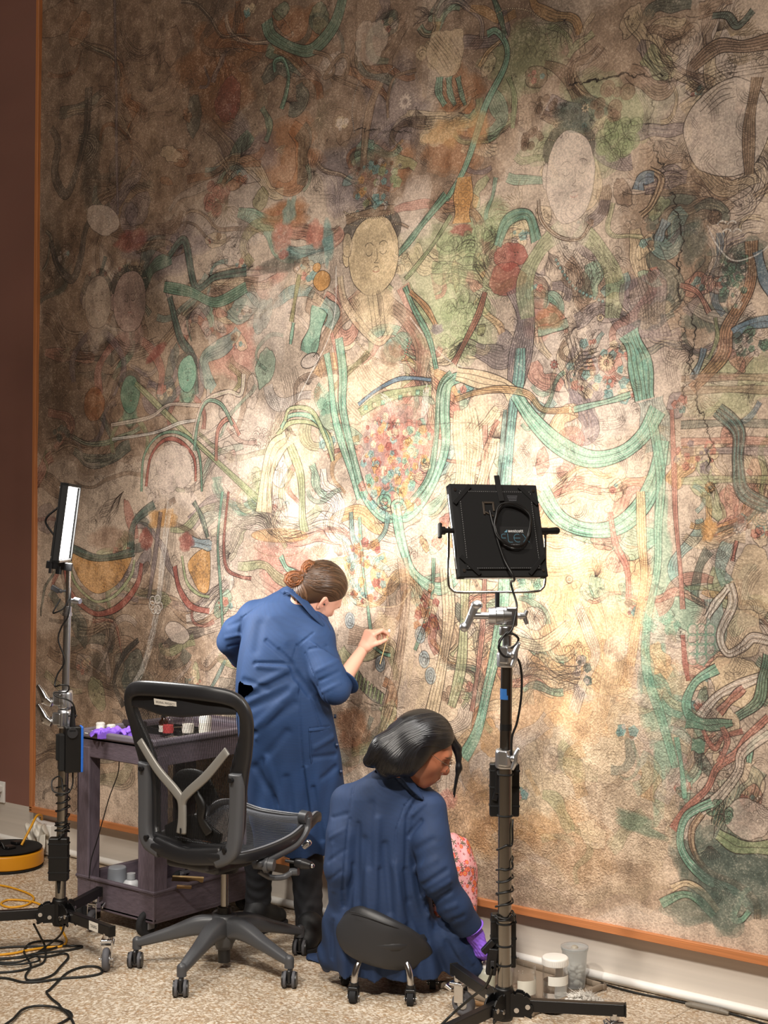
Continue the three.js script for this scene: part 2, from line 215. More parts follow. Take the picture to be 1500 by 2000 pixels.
  function beads(a, rad, col = 'white', al = 0.8) { const q = path(a, false, 40); let acc = 0; for (let i = 1; i < q.length; i++) { acc += hypot(q[i][0] - q[i - 1][0], q[i][1] - q[i - 1][1]); if (acc > rad * 5) { acc = 0; L.fillStyle = rgba(col, al); L.beginPath(); L.arc(q[i][0], q[i][1], rad * 2, 0, 6.3); L.fill(); stroke(L, arc(q[i][0], q[i][1], rad * 2, 0, 6.3), 'ink', 1.6, 0.6); } } }
  function rosette(u, v, rad, col, n = 12) { const [x, y] = K(u, v); C.fillStyle = rgba(col, 0.75); for (let i = 0; i < n; i++) { const t = i / n * 2 * PI; C.beginPath(); C.ellipse(x + cos(t) * rad * 1.3, y + sin(t) * rad * 1.3, rad * 0.75, rad * 0.4, t, 0, 6.3); C.fill(); stroke(L, arc(x + cos(t) * rad * 1.5, y + sin(t) * rad * 1.5, rad * 0.42, t - 1.9, t + 1.9, 8), 'ink', 2, 0.65); } stroke(L, arc(x, y, rad * 0.7, 0, 6.3), 'ink', 2.2, 0.7); stroke(L, arc(x, y, rad * 0.3, 0, 6.3), 'ink', 2, 0.6); }
  function floral(u, v, ru, rv, cols, n) { for (let i = 0; i < n; i++) { const t = r() * 6.3, d = sqrt(r()), [x, y] = K(u + cos(t) * ru * d, v + sin(t) * rv * d), s = 5 + r() * 14; C.fillStyle = rgba(cols[floor(r() * cols.length)], 0.75); C.beginPath(); for (let k = 0; k < 5; k++) { const b = t + k * 1.26; C.ellipse(x + cos(b) * s * 0.7, y + sin(b) * s * 0.7, s * 0.6, s * 0.3, b, 0, 6.3); } C.fill(); spiral(x, y, s * 1.2, 0.8, r() < 0.5 ? 1 : -1, t, 'ink', 1.8, 0.55); } }
  function fan(u, v, rad, a0, a1, n, col = 'ink', al = 0.55) { const [x, y] = K(u, v); for (let i = 0; i < n; i++) { const t = lerp(a0, a1, i / (n - 1)); stroke(L, [[x + cos(t) * rad * 0.3, y + sin(t) * rad * 0.3], [x + cos(t + 0.04) * rad * 1.2, y + sin(t + 0.04) * rad * 1.2], [x + cos(t + 0.1) * rad * 2, y + sin(t + 0.1) * rad * 2]], col, 2.2, al); } }
  // a plain oval face with a few strokes
  function visage(u, v, ru, rv, col, look, al = 0.92, ink = 0.75) {
    const big = ru > 24, sk = ['umber', 'mauve', 'sage', 'teal', 'rose'][floor(r() * 5)];
    for (const s of [-1, 1]) R(sk, ru * 0.8, 4, [u + s * ru * 0.3, v + rv * 1.1, u + s * ru * 1.2, v + rv * 1.5, u + s * ru * 1.9, v + rv * 2.2, u + s * ru * 1.8, v + rv * 3], { al: 0.6, ink: ink * 0.8 });
    blob(col, u, v + rv * 1.15, ru * 0.75, rv * 0.5, al * 0.8, 0, 0.08, 0); folds([u - ru * 0.8, v + rv * 1.05, u, v + rv * 1.75, u + ru * 0.8, v + rv * 1.05], ru * 0.28, 4, ink * 0.8); blob('dark', u - look * ru * 0.15, v - rv * 0.62, ru * 1.12, rv * 0.6, 0.6, 0, 0.1, ink * 0.6);
    if (big) { curls(u, v - rv * 1.05, ru * 0.9, rv * 0.25, 26, 7, 0.6, 'cream'); beads([u - ru, v - rv * 0.8, u, v - rv * 0.72, u + ru, v - rv * 0.8], 1.8, 'cream', 0.7); for (const k of [-0.6, 0, 0.6]) rosette(u + k * ru, v - rv * 1.15 + abs(k) * 8, 6, ['cream', 'rose', 'aqua'][floor(r() * 3)], 8); blob(col, u - ru * 1.02 * Math.sign(look || 1), v, ru * 0.16, rv * 0.28, al, 0, 0.05, ink); }
    blob(col, u, v, ru, rv, al, 0, 0.05, ink); const [x, y] = K(u, v), w = ru * 2, h = rv * 2, o = look * w * 0.35;
    for (const s of [-1, 1]) { const ex = x + o + s * w * 0.36; stroke(L, arc(ex, y - h * 0.2, w * 0.24, PI * 1.15, PI * 1.85), 'ink', 2.2, ink); stroke(L, arc(ex, y - h * 0.12, w * 0.17, 0.3, PI - 0.3), 'ink', 2.6, ink); }
    stroke(L, [[x + o + look * w * 0.06, y - h * 0.18], [x + o + look * w * 0.12, y + h * 0.1], [x + o - w * 0.1, y + h * 0.18], [x + o + w * 0.12, y + h * 0.2]], 'ink', 2, ink); stroke(L, arc(x + o, y + h * 0.36, w * 0.17, 0.25, PI - 0.25, 8, 0.6), 'red', 3, ink); stroke(L, arc(x + o, y + h * 0.33, w * 0.14, PI * 1.1, PI * 1.9, 8, 0.5), 'ink', 2, ink);
  }
  function curls(u, v, ru, rv, n, size, al = 0.5, col = 'ink') { for (let i = 0; i < n; i++) { const t = r() * 6.3, d = sqrt(r()), [x, y] = K(u + cos(t) * ru * d, v + sin(t) * rv * d), s = size * (0.6 + r()); if (r() < 0.5) spiral(x, y, s, 0.7 + r(), r() < 0.5 ? 1 : -1, r() * 6, col, 2, al); else { const a = r() * 6.3, q = []; for (let k = 0; k <= 10; k++) { const m = k / 10; q.push([x + cos(a) * s * 2 * m - sin(a) * sin(m * 6) * s * 0.5, y + sin(a) * s * 2 * m + cos(a) * sin(m * 6) * s * 0.5]); } stroke(L, q, col, 2, al); } } }

  // --- ground colours
  C.fillStyle = rgba('plaster', 1); C.fillRect(0, 0, MN, MN);
  const wash = (col, list, al = 0.5) => { for (let i = 0; i < list.length; i += 4) blob(col, list[i], list[i + 1], list[i + 2], list[i + 3], al, 0, 0.5); };
  wash('brown', [170, 200, 140, 260, 300, 120, 120, 150, 420, 80, 130, 120, 220, 420, 120, 120, 120, 620, 60, 200, 180, 820, 110, 120, 560, 90, 90, 120, 720, 120, 110, 160, 950, 60, 120, 110, 880, 300, 110, 120], 0.62);
  wash('umber', [340, 260, 120, 120, 300, 700, 150, 130, 200, 1280, 130, 150, 330, 1250, 90, 100, 520, 260, 100, 90, 1180, 90, 150, 90, 1340, 330, 80, 160, 1280, 560, 110, 140, 1000, 150, 60, 130], 0.45);
  wash('rust', [560, 300, 70, 60, 600, 60, 50, 50, 440, 190, 46, 60, 880, 270, 60, 60, 420, 100, 60, 60, 555, 420, 50, 30, 760, 320, 40, 40, 900, 180, 40, 50], 0.5);
  wash('mauve', [760, 220, 60, 110, 690, 330, 60, 70, 1250, 620, 66, 90, 1030, 600, 34, 70, 330, 480, 70, 50, 480, 300, 50, 60], 0.5);
  wash('sage', [900, 520, 110, 110, 880, 640, 60, 60, 1180, 230, 110, 80, 1020, 120, 80, 70, 960, 440, 60, 50, 1420, 760, 90, 60], 0.55);
  wash('pale', [520, 610, 46, 70, 470, 900, 70, 110, 340, 930, 50, 60, 560, 1010, 90, 60, 450, 430, 70, 60, 800, 420, 40, 60, 430, 1060, 40, 90, 1240, 720, 120, 90, 1130, 830, 90, 70, 1050, 700, 60, 80, 1440, 1100, 70, 120, 1370, 200, 90, 120], 0.6);
  wash('cream', [700, 780, 80, 120, 930, 860, 60, 100, 1080, 1000, 110, 90, 1130, 1150, 130, 120, 900, 1330, 90, 120, 1180, 1390, 120, 120, 950, 1180, 80, 110, 560, 900, 40, 80, 1000, 1600, 110, 120, 1150, 1560, 140, 160], 0.5);
  wash('orange', [1080, 1130, 70, 50, 1090, 1260, 44, 90, 1180, 1240, 46, 130, 1240, 1130, 26, 120, 1040, 1380, 60, 60, 1130, 1400, 50, 40, 1060, 1050, 50, 60, 970, 1320, 30, 80, 900, 1620, 60, 100], 0.62);
  wash('ochre', [1100, 1640, 70, 60, 980, 1640, 60, 50, 1380, 1040, 24, 22, 1290, 1340, 30, 40], 0.35);
  wash('umber', [1180, 1720, 160, 60, 980, 1720, 100, 50, 690, 1430, 46, 60, 200, 1480, 120, 60, 400, 1500, 120, 60], 0.4);
  wash('teal', [1440, 1700, 90, 90, 1340, 1640, 26, 60, 1390, 1780, 70, 40, 1330, 420, 60, 40, 1420, 520, 60, 50, 1400, 620, 60, 30], 0.62);
  wash('mint', [1290, 1080, 26, 130, 1290, 1400, 34, 160, 1330, 1180, 40, 50], 0.5);
  wash('rose', [760, 880, 50, 90, 560, 1110, 60, 50, 620, 1150, 50, 50, 500, 560, 40, 30, 460, 680, 40, 50, 800, 930, 50, 60, 1060, 620, 40, 40], 0.5);
  wash('dark', [180, 700, 40, 40, 180, 330, 26, 80, 250, 350, 50, 26, 120, 520, 20, 40, 210, 1310, 60, 40], 0.5);

  // --- a crowd of faded robes: ribbons of cloth that follow a swirling flow, in the colours each region has
  const regions = [[200, 200, 'brown umber dark mauve teal brown rust umber'], [200, 620, 'brown umber rose teal pale mauve green umber'], [200, 1050, 'umber brown teal pale sage red mauve pale'], [260, 1350, 'brown umber dark pale sage umber teal'], [560, 180, 'brown rust umber teal pale mauve green'], [560, 520, 'pale rose umber aqua cream olive brown mint'], [560, 950, 'pale cream mint sage pale rose white'], [900, 250, 'umber mint sage ochre mauve brown cream'], [780, 620, 'cream sage mint rose umber ochre olive'], [800, 960, 'cream mint rose pale ochre red aqua'], [760, 1300, 'cream umber teal ochre sage rust pale'], [1120, 260, 'pale umber sage brown cream mauve'], [1120, 620, 'pale mint mauve aqua cream umber rose'], [1120, 960, 'cream orange mint pale rose cream'], [1100, 1280, 'orange cream pale orange mint cream rose'], [1080, 1560, 'cream pale umber ochre sage cream'], [1420, 250, 'pale umber brown cream teal'], [1420, 640, 'teal umber pale mauve blue rose'], [1420, 1000, 'pale cream teal aqua rose ochre sage'], [1420, 1400, 'mint pale cream rose green teal cream'], [1400, 1700, 'teal green dark mint pale']].map(([u, v, c]) => [u, v, c.split(' ')]);
  const palette = (u, v) => { let best = 0, bd = 1e9; for (const q of regions) { const d = (q[0] - u) ** 2 + (q[1] - v) ** 2; if (d * (0.5 + r()) < bd) { bd = d * (0.6 + 0.4 * r()); best = q[2]; } } return best[floor(r() * best.length)]; };
  const flowAt = (u, v) => PI / 2 + (fbm(u / 150 + 3, v / 150 + 8, 3) - 0.5) * 9 + (vnoise(u / 60, v / 60 + 40) - 0.5) * 2;
  const below = (u, v) => v > 1560 + (u - 65) * 0.19;
  const follow = (u, v, len, turn) => { const a = []; for (let s = 0; s < len; s += 14) { a.push(u, v); const t = flowAt(u, v) + turn * s / len; u += cos(t) * 14; v += sin(t) * 14; } return a; };
  const robe = (u, v, len, w, col, al) => { const a = follow(u, v, len, (r() - 0.5) * 2), q = path(a), n = normals(q), ph = r() * 6, wd = (t) => w * (0.55 + 0.45 * sin(0.5 + t * 2.4)) * (0.9 + 0.16 * sin(t * 11 + ph)), A = offset(q, n, wd), B = offset(q, n, (t) => -wd(t)); fillPoly(C, [...A, ...B.slice().reverse()], col, al); stroke(L, A, 'ink', 3, 0.55); stroke(L, B, 'ink', 3, 0.55); const k = floor(w / 5); for (let i = 1; i < k; i++) { const f = -1 + 2 * i / k, s0 = floor(r() * q.length * 0.4), s1 = q.length - floor(r() * q.length * 0.3), o = offset(q, n, (t) => wd(t) * f + sin(t * 8 + i * 0.7) * w * 0.06).slice(s0, s1); if (o.length > 3) stroke(L, o, r() < 0.2 ? 'cream' : 'ink', 2.4, 0.42); } stroke(L, arc(...q[q.length - 1], w * 1.1, 0.2, PI - 0.2, 12, 0.4), 'ink', 2.6, 0.5); };
  for (let i = 0; i < 300; i++) { const u = 80 + r() * 1430, v = -30 + r() * 1600; if (below(u, v + 60)) continue; robe(u, v, 70 + r() * 110, 16 + r() * 30, palette(u, v), v > 1300 + u * 0.1 ? 0.34 : 0.58); }
  for (let i = 0; i < 420; i++) { const u = 80 + r() * 1430, v = -20 + r() * 1700; if (below(u, v)) continue; const w = 10 + r() ** 2 * 34; R(palette(u, v), w, floor(w / 6) + 1, follow(u, v, 60 + r() * 120, (r() - 0.5) * 4), { al: v > 1300 + u * 0.1 ? 0.25 : 0.4 + r() * 0.2, ink: (v > 1300 + u * 0.1 ? 0.3 : 0.4) + r() * 0.18, lw: 2.2 + r() * 0.8, light: r() < 0.25 ? 'cream' : undefined, taper: r() * 0.6 }); }
  for (let i = 0; i < 170; i++) { const u = 90 + r() * 1410, v = r() * 1600; if (below(u, v)) continue; blob(palette(u, v), u, v, 10 + r() * 22, 8 + r() * 20, 0.5, r() * 3, 0.2, 0.5); if (r() < 0.6) curls(u, v, 14, 12, 14, 6, 0.5); else floral(u, v, 16, 14, ['pale', 'aqua', 'rose', 'cream', 'umber'], 7); }
  for (let i = 0; i < 150; i++) { const u = 90 + r() * 1410, v = r() * 1560; if (below(u, v)) continue; if (r() < 0.5) tuft(u, v, 18 + r() * 34, 0.8 + r() * 3, r() * 6, 10 + floor(r() * 14), 0.55, 'ink', r() < 0.4 ? 'cream' : undefined); else cloud(u, v, 20 + r() * 26, 7 + floor(r() * 7), 0.5, r() < 0.3 ? palette(u, v) : undefined); }
  wash('pale', [522, 612, 34, 62, 460, 915, 46, 70, 425, 1050, 34, 80, 560, 1010, 50, 40, 340, 930, 34, 40], 0.55);
  over = 1.15;
  // --- the left third: soot-brown robes, dark scarves, flames
  R('dark', 26, 2, [172, 170, 168, 250, 150, 330, 128, 380, 106, 340, 112, 280, 98, 250], { ink: 0.7, light: 'umber' });
  R('mauve', 9, 1, [222, -10, 226, 160, 227, 300, 230, 420], { ink: 0.7 });
  R('dark', 22, 2, [215, 400, 170, 440, 158, 500, 140, 545, 112, 520, 98, 470], { ink: 0.7, light: 'umber' });
  R('teal', 20, 3, [330, 500, 360, 470, 380, 560, 420, 540, 480, 530], { light: 'green' }); R('green', 26, 4, [320, 560, 370, 570, 420, 590, 480, 560], { ink: 0.7 });
  R('teal', 22, 3, [330, 580, 350, 660, 375, 700, 380, 770], { light: 'green' });
  blob('pale', 200, 430, 34, 28, 0.8, 0.4, 0.1, 0.6); blob('umber', 110, 40, 40, 34, 0.8, 0, 0.2, 0.6); blob('cream', 335, 300, 22, 14, 0.7, 0.4, 0.4, 0.6); blob('umber', 335, 90, 16, 40, 0.8, 0.1, 0.2, 0.6); blob('red', 446, 195, 24, 42, 0.6, 0, 0.2, 0.4);
  visage(252, 590, 32, 60, '168,140,126', 0, 0.92, 0.7); visage(190, 590, 26, 52, '160,140,122', 0.6, 0.9, 0.65); visage(363, 730, 18, 36, 'mint', 0.4, 0.95, 0.8); visage(252, 770, 18, 38, 'green', 0.4, 0.85, 0.7); blob('rust', 183, 790, 20, 34, 0.7, 0, 0.1, 0.5);
  folds([240, 300, 260, 360, 300, 380], 30, 7, 0.6); folds([230, 500, 252, 470, 280, 490], 30, 9, 0.55); folds([210, 660, 250, 690, 310, 670], 36, 8, 0.6); folds([440, 240, 470, 260, 455, 300], 28, 8, 0.5);
  tuft(440, 400, 60, 4.6, 2.6, 34, 0.62, 'ink', 'cream'); tuft(620, 230, 56, 4.4, 0.8, 40, 0.65, 'ink', 'cream'); tuft(470, 440, 46, 5, 0.6, 26, 0.6, 'ink', 'pale'); tuft(300, 1340, 90, 1.2, 2.2, 26, 0.6); tuft(240, 960, 120, 0.7, 2.4, 18, 0.65); tuft(610, 335, 44, 5.5, 1, 28, 0.5);
  R('umber', 14, 2, [228, 0, 250, 90, 300, 95, 310, 20], { ink: 0.5 }); folds([230, 60, 270, 110, 316, 70], 26, 6, 0.55); blob('red', 300, 690, 22, 10, 0.7, -0.5); blob('red', 255, 470, 26, 22, 0.5);
  curls(210, 250, 110, 230, 160, 11, 0.5); curls(150, 700, 60, 250, 110, 11, 0.5); curls(400, 150, 90, 130, 90, 11, 0.42); curls(360, 330, 90, 60, 60, 10, 0.45); curls(300, 620, 70, 80, 50, 10, 0.45); curls(220, 1280, 110, 90, 90, 12, 0.5); curls(170, 920, 70, 80, 60, 12, 0.5); curls(430, 480, 60, 60, 60, 10, 0.5);
  // pole running down to the lower centre
  R('sage', 16, 2, [262, 748, 330, 815, 420, 900, 512, 985], { al: 0.75, light: 'cream' }); R('pale', 10, 1, [216, 830, 290, 815, 330, 790, 395, 790, 405, 760]); R('white', 9, 1, [218, 858, 300, 845, 350, 826, 390, 820]); R('pale', 12, 1, [375, 860, 395, 790, 440, 765, 468, 770, 474, 730], { light: 'sage' });
  R('green', 8, 0, [275, 960, 280, 890, 310, 850, 350, 846, 385, 880, 392, 960]); R('red', 10, 0, [284, 950, 292, 895, 316, 862, 346, 860, 376, 892, 380, 940]); blob('pale', 335, 915, 36, 48, 0.75, 0, 0.3, 0.3); R('rose', 12, 1, [420, 900, 424, 840, 446, 818, 466, 850], { al: 0.7 }); R('mint', 9, 1, [378, 880, 384, 830, 400, 785, 430, 790, 452, 830], { al: 0.7 });
  // lobed hanging panels below it
  for (const s of [[140, 1100, 262, 1190, 1], [345, 1080, 410, 1180, 0]]) {
    const a = s[4] ? [128, 1110, 140, 1160, 178, 1196, 210, 1196, 240, 1178, 268, 1140, 276, 1100] : [340, 1106, 350, 1150, 372, 1184, 408, 1194];
    R('red', 17, 0, a, { lw: 4 });
    const inn = s[4] ? [136, 1092, 146, 1136, 180, 1172, 208, 1172, 232, 1156, 256, 1122, 262, 1094] : [354, 1086, 364, 1136, 386, 1160, 408, 1166];
    R('sage', 9, 0, inn, { lw: 3 });
    const q = path(s[4] ? [142, 1082, 156, 1132, 184, 1158, 210, 1154, 238, 1130, 256, 1080, 200, 1086] : [366, 1100, 376, 1132, 390, 1156, 407, 1150, 408, 1076, 390, 1074], true); fillPoly(C, q, 'ochre', 0.9); stroke(L, [...q, q[0]], 'ink', 3, 0.7);
    if (s[4]) curls(200, 1118, 50, 34, 230, 6, 0.6, 'brown'); else curls(390, 1118, 16, 36, 90, 6, 0.55, 'brown');
  }
  R('teal', 20, 2, [128, 1064, 190, 1090, 262, 1078], { light: 'green' }); R('teal', 22, 2, [254, 1070, 262, 1020, 300, 985], { light: 'green' }); R('sky', 26, 1, [372, 1058, 400, 1064, 412, 1066]); R('teal', 14, 2, [376, 980, 392, 1010, 404, 1050], { light: 'sage' });
  blob('ochre', 318, 1012, 26, 18, 0.8, 0, 0.3); blob('red', 284, 1052, 12, 18, 0.75); blob('red', 362, 1058, 14, 16, 0.7); blob('umber', 215, 1050, 40, 22, 0.6);
  R('mauve', 14, 2, [312, 1000, 300, 1100, 290, 1170], { al: 0.6 }); folds([330, 980, 318, 1080, 308, 1180, 280, 1300, 230, 1380], 16, 8, 0.75, 'white', 3); folds([340, 1000, 330, 1100, 312, 1200, 270, 1330], 26, 7, 0.6);
  for (const a of [0.3, 1.1, 2.0, 2.9, 3.8, 5.2]) { const [x, y] = K(304, 1180); stroke(L, arc(x + cos(a) * 26, y + sin(a) * 26, 20, 0, 6.3), 'white', 6, 0.7); stroke(L, arc(x + cos(a) * 26, y + sin(a) * 26, 24, 0, 6.3), 'ink', 2.4, 0.7); }
  blob('pale', 346, 1236, 24, 20, 0.8, 0.3, 0.1, 0.6); R('dark', 14, 1, [270, 1250, 240, 1280, 222, 1330, 240, 1380], { ink: 0.7 }); curls(350, 1300, 70, 60, 60, 12, 0.55); curls(430, 1330, 40, 60, 40, 12, 0.5);
  R('mint', 8, 1, [432, 960, 424, 1060, 430, 1150, 436, 1260]); R('red', 9, 1, [444, 960, 436, 1060, 442, 1110, 468, 1126, 490, 1130], { al: 0.7 }); R('aqua', 10, 2, [440, 1290, 420, 1330, 396, 1370], { al: 0.6 });
  // --- the centre: long scarves, sleeves, belt, aprons
  R('green', 30, 5, [670, -10, 650, 50, 610, 95, 575, 95, 530, 70, 520, 40], { light: 'teal' }); R('green', 12, 2, [536, 140, 536, 120, 552, 116, 562, 145, 558, 180, 548, 212], { light: 'mint' }); R('umber', 10, 1, [610, 100, 640, 110, 650, 140, 632, 150, 660, 110, 678, 115, 672, 150, 650, 150, 700, 172], { ink: 0.6 });
  R('umber', 22, 2, [742, 160, 724, 200, 712, 260, 708, 330], { ink: 0.6, light: 'cream' }); R('umber', 8, 1, [812, 136, 770, 150, 756, 190, 756, 230], { ink: 0.6 }); rosette(790, 198, 17, 'pale'); beads([770, 128, 740, 152, 702, 156, 686, 210, 690, 260], 1.6, 'white', 0.7);
  blob('pale', 722, 82, 32, 48, 0.65, 0.2, 0.3, 0.5); blob('cream', 868, 100, 34, 42, 0.75, 0.5, 0.3, 0.45); folds([840, 60, 870, 100, 890, 130], 40, 7, 0.45);
  R('mint', 15, 2, [950, 66, 968, 60, 988, 90, 984, 130, 950, 200, 930, 260, 905, 330, 870, 390], { light: 'green' }); for (const k of [0, 1, 2]) R('mint', 22 - 4 * k, 2, [858 + 18 * k, 150, 856 + 22 * k, 180, 868 + 20 * k, 205], { taper: 0.4 }); R('green', 12, 3, [985, 70, 975, 30, 960, -10]); R('sage', 12, 2, [992, 150, 1004, 190, 1000, 250], { ink: 0.6 }); folds([865, 160, 890, 190, 930, 170], 30, 7, 0.6);
  R('green', 20, 4, [870, 380, 830, 430, 800, 470, 774, 500], { light: 'mint', taper: 0.4 }); R('sage', 10, 2, [880, 420, 850, 470, 812, 520, 790, 545]); R('ochre', 44, 0, [905, 345, 902, 395, 900, 435], { al: 0.85 }); for (let i = 0; i < 6; i++) for (let k = 0; k < 4; k++) { const [x, y] = K(886 + k * 11 + (i % 2) * 5, 352 + i * 14); stroke(L, arc(x, y, 11, 0, 6.3, 6), 'brown', 2.2, 0.6); } blob('red', 900, 450, 22, 12, 0.7); blob('ochre', 870, 258, 36, 26, 0.5, 0, 0.3); blob('ochre', 935, 250, 20, 30, 0.45);
  blob('rust', 560, 420, 44, 26, 0.5); blob('rose', 550, 462, 20, 26, 0.8, 0.3); blob('rose', 616, 456, 16, 26, 0.8, 0.2); curls(550, 460, 18, 24, 50, 5, 0.4, 'white'); blob('aqua', 640, 470, 10, 40, 0.6); blob('aqua', 565, 410, 12, 24, 0.6, 0.3); blob('dark', 545, 515, 34, 18, 0.6); blob('red', 552, 498, 10, 8, 0.7);
  visage(728, 500, 50, 78, '212,186,148', 0.5, 0.97, 0.75); R('umber', 20, 1, [676, 430, 712, 418, 770, 408], { ink: 0.6 }); R('cream', 20, 1, [664, 540, 672, 590, 706, 640, 740, 668, 762, 640], { al: 0.6, ink: 0.6 }); blob('cream', 735, 606, 36, 44, 0.6); folds([730, 570, 736, 620, 742, 660], 34, 4, 0.5); blob('cream', 678, 480, 9, 24, 0.7, 0, 0.1, 0.6); blob('umber', 730, 340, 40, 44, 0.6); floral(735, 360, 46, 46, ['umber', 'sage', 'pale', 'ochre', 'aqua'], 34); beads([668, 412, 700, 424, 740, 424, 772, 414], 2, 'cream');
  for (let i = 0; i < 7; i++) rosette(700 + i * 16, 330 - 14 * sin(i / 6 * PI), 5, i % 2 ? 'pale' : 'rust', 8);
  blob('ochre', 628, 548, 17, 20, 0.92, 0, 0.05, 0.7); blob('ochre', 618, 522, 8, 9, 0.9, 0, 0.05, 0.6); R('olive', 12, 0, [584, 536, 576, 580, 568, 628]); R('mint', 10, 0, [572, 630, 566, 672]); R('mint', 46, 0, [624, 600, 612, 650, 598, 690], { lw: 4 }); R('aqua', 34, 1, [630, 590, 650, 610, 640, 640], { al: 0.6 }); { const [x, y] = K(604, 704); C.fillStyle = rgba('pale', 0.9); C.beginPath(); C.ellipse(x, y, 52, 30, -0.25, 0, 6.3); C.fill(); L.strokeStyle = rgba('ink', 0.8); L.lineWidth = 4; L.beginPath(); L.ellipse(x, y, 52, 30, -0.25, 0, 6.3); L.stroke(); }
  R('mint', 18, 1, [636, 690, 644, 740, 650, 800, 664, 860, 684, 920, 700, 975], { light: 'white' }); R('rose', 10, 1, [646, 650, 660, 720, 664, 800, 690, 880], { al: 0.6 }); R('mint', 22, 2, [660, 660, 668, 730, 668, 800, 690, 900, 712, 970, 750, 1010, 790, 1000], { light: 'white' });
  R('mint', 24, 3, [900, 735, 872, 750, 866, 800, 868, 870, 850, 930, 822, 980, 790, 1008, 760, 1000], { light: 'white' }); R('green', 14, 2, [880, 728, 856, 760, 850, 850, 836, 930, 800, 980], { light: 'white' });
  for (const [u, v, s] of [[762, 975, 26], [748, 980, 14], [776, 990, 16]]) { const [x, y] = K(u, v); stroke(C, arc(x, y, s * 2, 0, 6.3, 30, 0.8), 'mint', 18, 0.8); stroke(L, arc(x, y, s * 2 + 9, 0, 6.3, 30, 0.8), 'ink', 3, 0.7); stroke(L, arc(x, y, s * 2 - 9, 0, 6.3, 30, 0.8), 'ink', 3, 0.7); }
  R('mint', 24, 3, [770, 985, 780, 1050, 800, 1110, 830, 1140, 860, 1150, 890, 1130], { light: 'white' }); R('aqua', 12, 2, [684, 1000, 690, 1060, 720, 1066, 748, 1040, 756, 1000], { al: 0.7 }); R('mint', 8, 1, [700, 1010, 706, 1100, 716, 1180, 730, 1260, 760, 1280]);
  R('blue', 9, 0, [698, 790, 730, 764, 770, 742, 800, 738, 840, 742], { light: 'white' }); R('sage', 24, 1, [700, 806, 740, 780, 790, 766, 840, 762], { ink: 0.6 }); for (let i = 0; i < 8; i++) { const [x, y] = K(712 + i * 17, 796 - i * 5); C.fillStyle = rgba(i % 2 ? 'cream' : 'mint', 0.8); C.fillRect(x - 10, y - 10, 20, 20); L.strokeStyle = rgba('ink', 0.6); L.lineWidth = 2; L.strokeRect(x - 10, y - 10, 20, 20); }
  folds([740, 770, 762, 800, 772, 900, 770, 960], 12, 5, 0.8, 'white', 4); folds([832, 750, 824, 830, 812, 930], 12, 5, 0.8, 'white', 4); folds([690, 690, 720, 740, 760, 770], 44, 9, 0.5, 'brown'); folds([560, 720, 570, 780, 540, 850], 44, 10, 0.5); folds([520, 760, 540, 820, 520, 900], 30, 8, 0.45);
  blob('mauve', 760, 880, 60, 84, 0.5, 0, 0.15); blob('rose', 780, 860, 50, 70, 0.45, 0, 0.3); floral(764, 960, 60, 40, ['rose', 'aqua', 'cream', 'ochre', 'mint'], 60); floral(750, 880, 46, 70, ['ochre', 'rose', 'aqua', 'cream', 'red'], 90); floral(810, 880, 26, 60, ['ochre', 'rose', 'mint', 'cream'], 50); beads([690, 660, 730, 700, 790, 700], 2.2, 'cream'); blob('umber', 764, 690, 24, 22, 0.7); beads([800, 660, 790, 700, 810, 730], 2, 'rose');
  stroke(L, path([656, 520, 654, 600, 640, 660, 610, 720, 580, 780]), 'white', 5, 0.75); stroke(L, path([800, 620, 830, 660, 870, 700, 900, 716]), 'white', 5, 0.7); R('green', 14, 3, [790, 560, 806, 600, 836, 660, 850, 720], { light: 'mint' }); R('rust', 14, 1, [800, 570, 830, 600, 850, 636], { al: 0.6 }); blob('mauve', 852, 642, 12, 9, 0.8);
  // arched folds and an offering dish left of centre
  for (const k of [0, 1, 2]) R(k === 1 ? 'mint' : 'sage', 11, 1, [540 + k * 8, 850 - k * 14, 566, 826 - k * 14, 606, 826 - k * 12, 640 - k * 4, 850, 648, 900], { light: 'cream' });
  R('cream', 46, 2, [514, 1000, 520, 930, 536, 880, 556, 860], { al: 0.85 }); R('sage', 22, 2, [566, 870, 586, 930, 590, 1010, 596, 1040], { al: 0.7 }); folds([540, 900, 536, 960, 550, 1040], 50, 10, 0.5); { const [x, y] = K(545, 1046); C.fillStyle = rgba('ochre', 0.55); C.beginPath(); C.ellipse(x, y, 165, 30, 0, 0, 6.3); C.fill(); L.strokeStyle = rgba('umber', 0.8); L.lineWidth = 4; L.beginPath(); L.ellipse(x, y, 165, 30, 0, 0, 6.3); L.stroke(); L.beginPath(); L.ellipse(x, y + 40, 150, 50, 0, 0, PI); L.stroke(); }
  folds([530, 980, 545, 1030, 570, 1040], 40, 8, 0.5, 'umber'); R('mint', 14, 1, [548, 1086, 560, 1110, 580, 1120]);
  // green cloudbank right of centre
  for (const [u, v, s, n] of [[900, 500, 60, 16], [940, 470, 40, 12], [900, 600, 50, 14], [900, 660, 46, 14], [960, 440, 30, 8]]) cloud(u, v, s, n, 0.5, 'sage');
  R('red', 14, 2, [946, 570, 930, 620, 900, 680, 884, 710], { al: 0.65 }); blob('red', 996, 500, 32, 26, 0.75, 0, 0.15, 0.4); blob('red', 990, 545, 36, 32, 0.65, 0, 0.15, 0.4); R('green', 24, 3, [970, 480, 990, 430, 1030, 420, 1046, 470], { light: 'aqua' }); R('mauve', 50, 9, [1010, 560, 1026, 620, 1016, 690, 1006, 750], { al: 0.55 }); R('aqua', 26, 6, [1016, 680, 1012, 740, 1000, 800, 990, 900, 984, 960], { light: 'mint' });
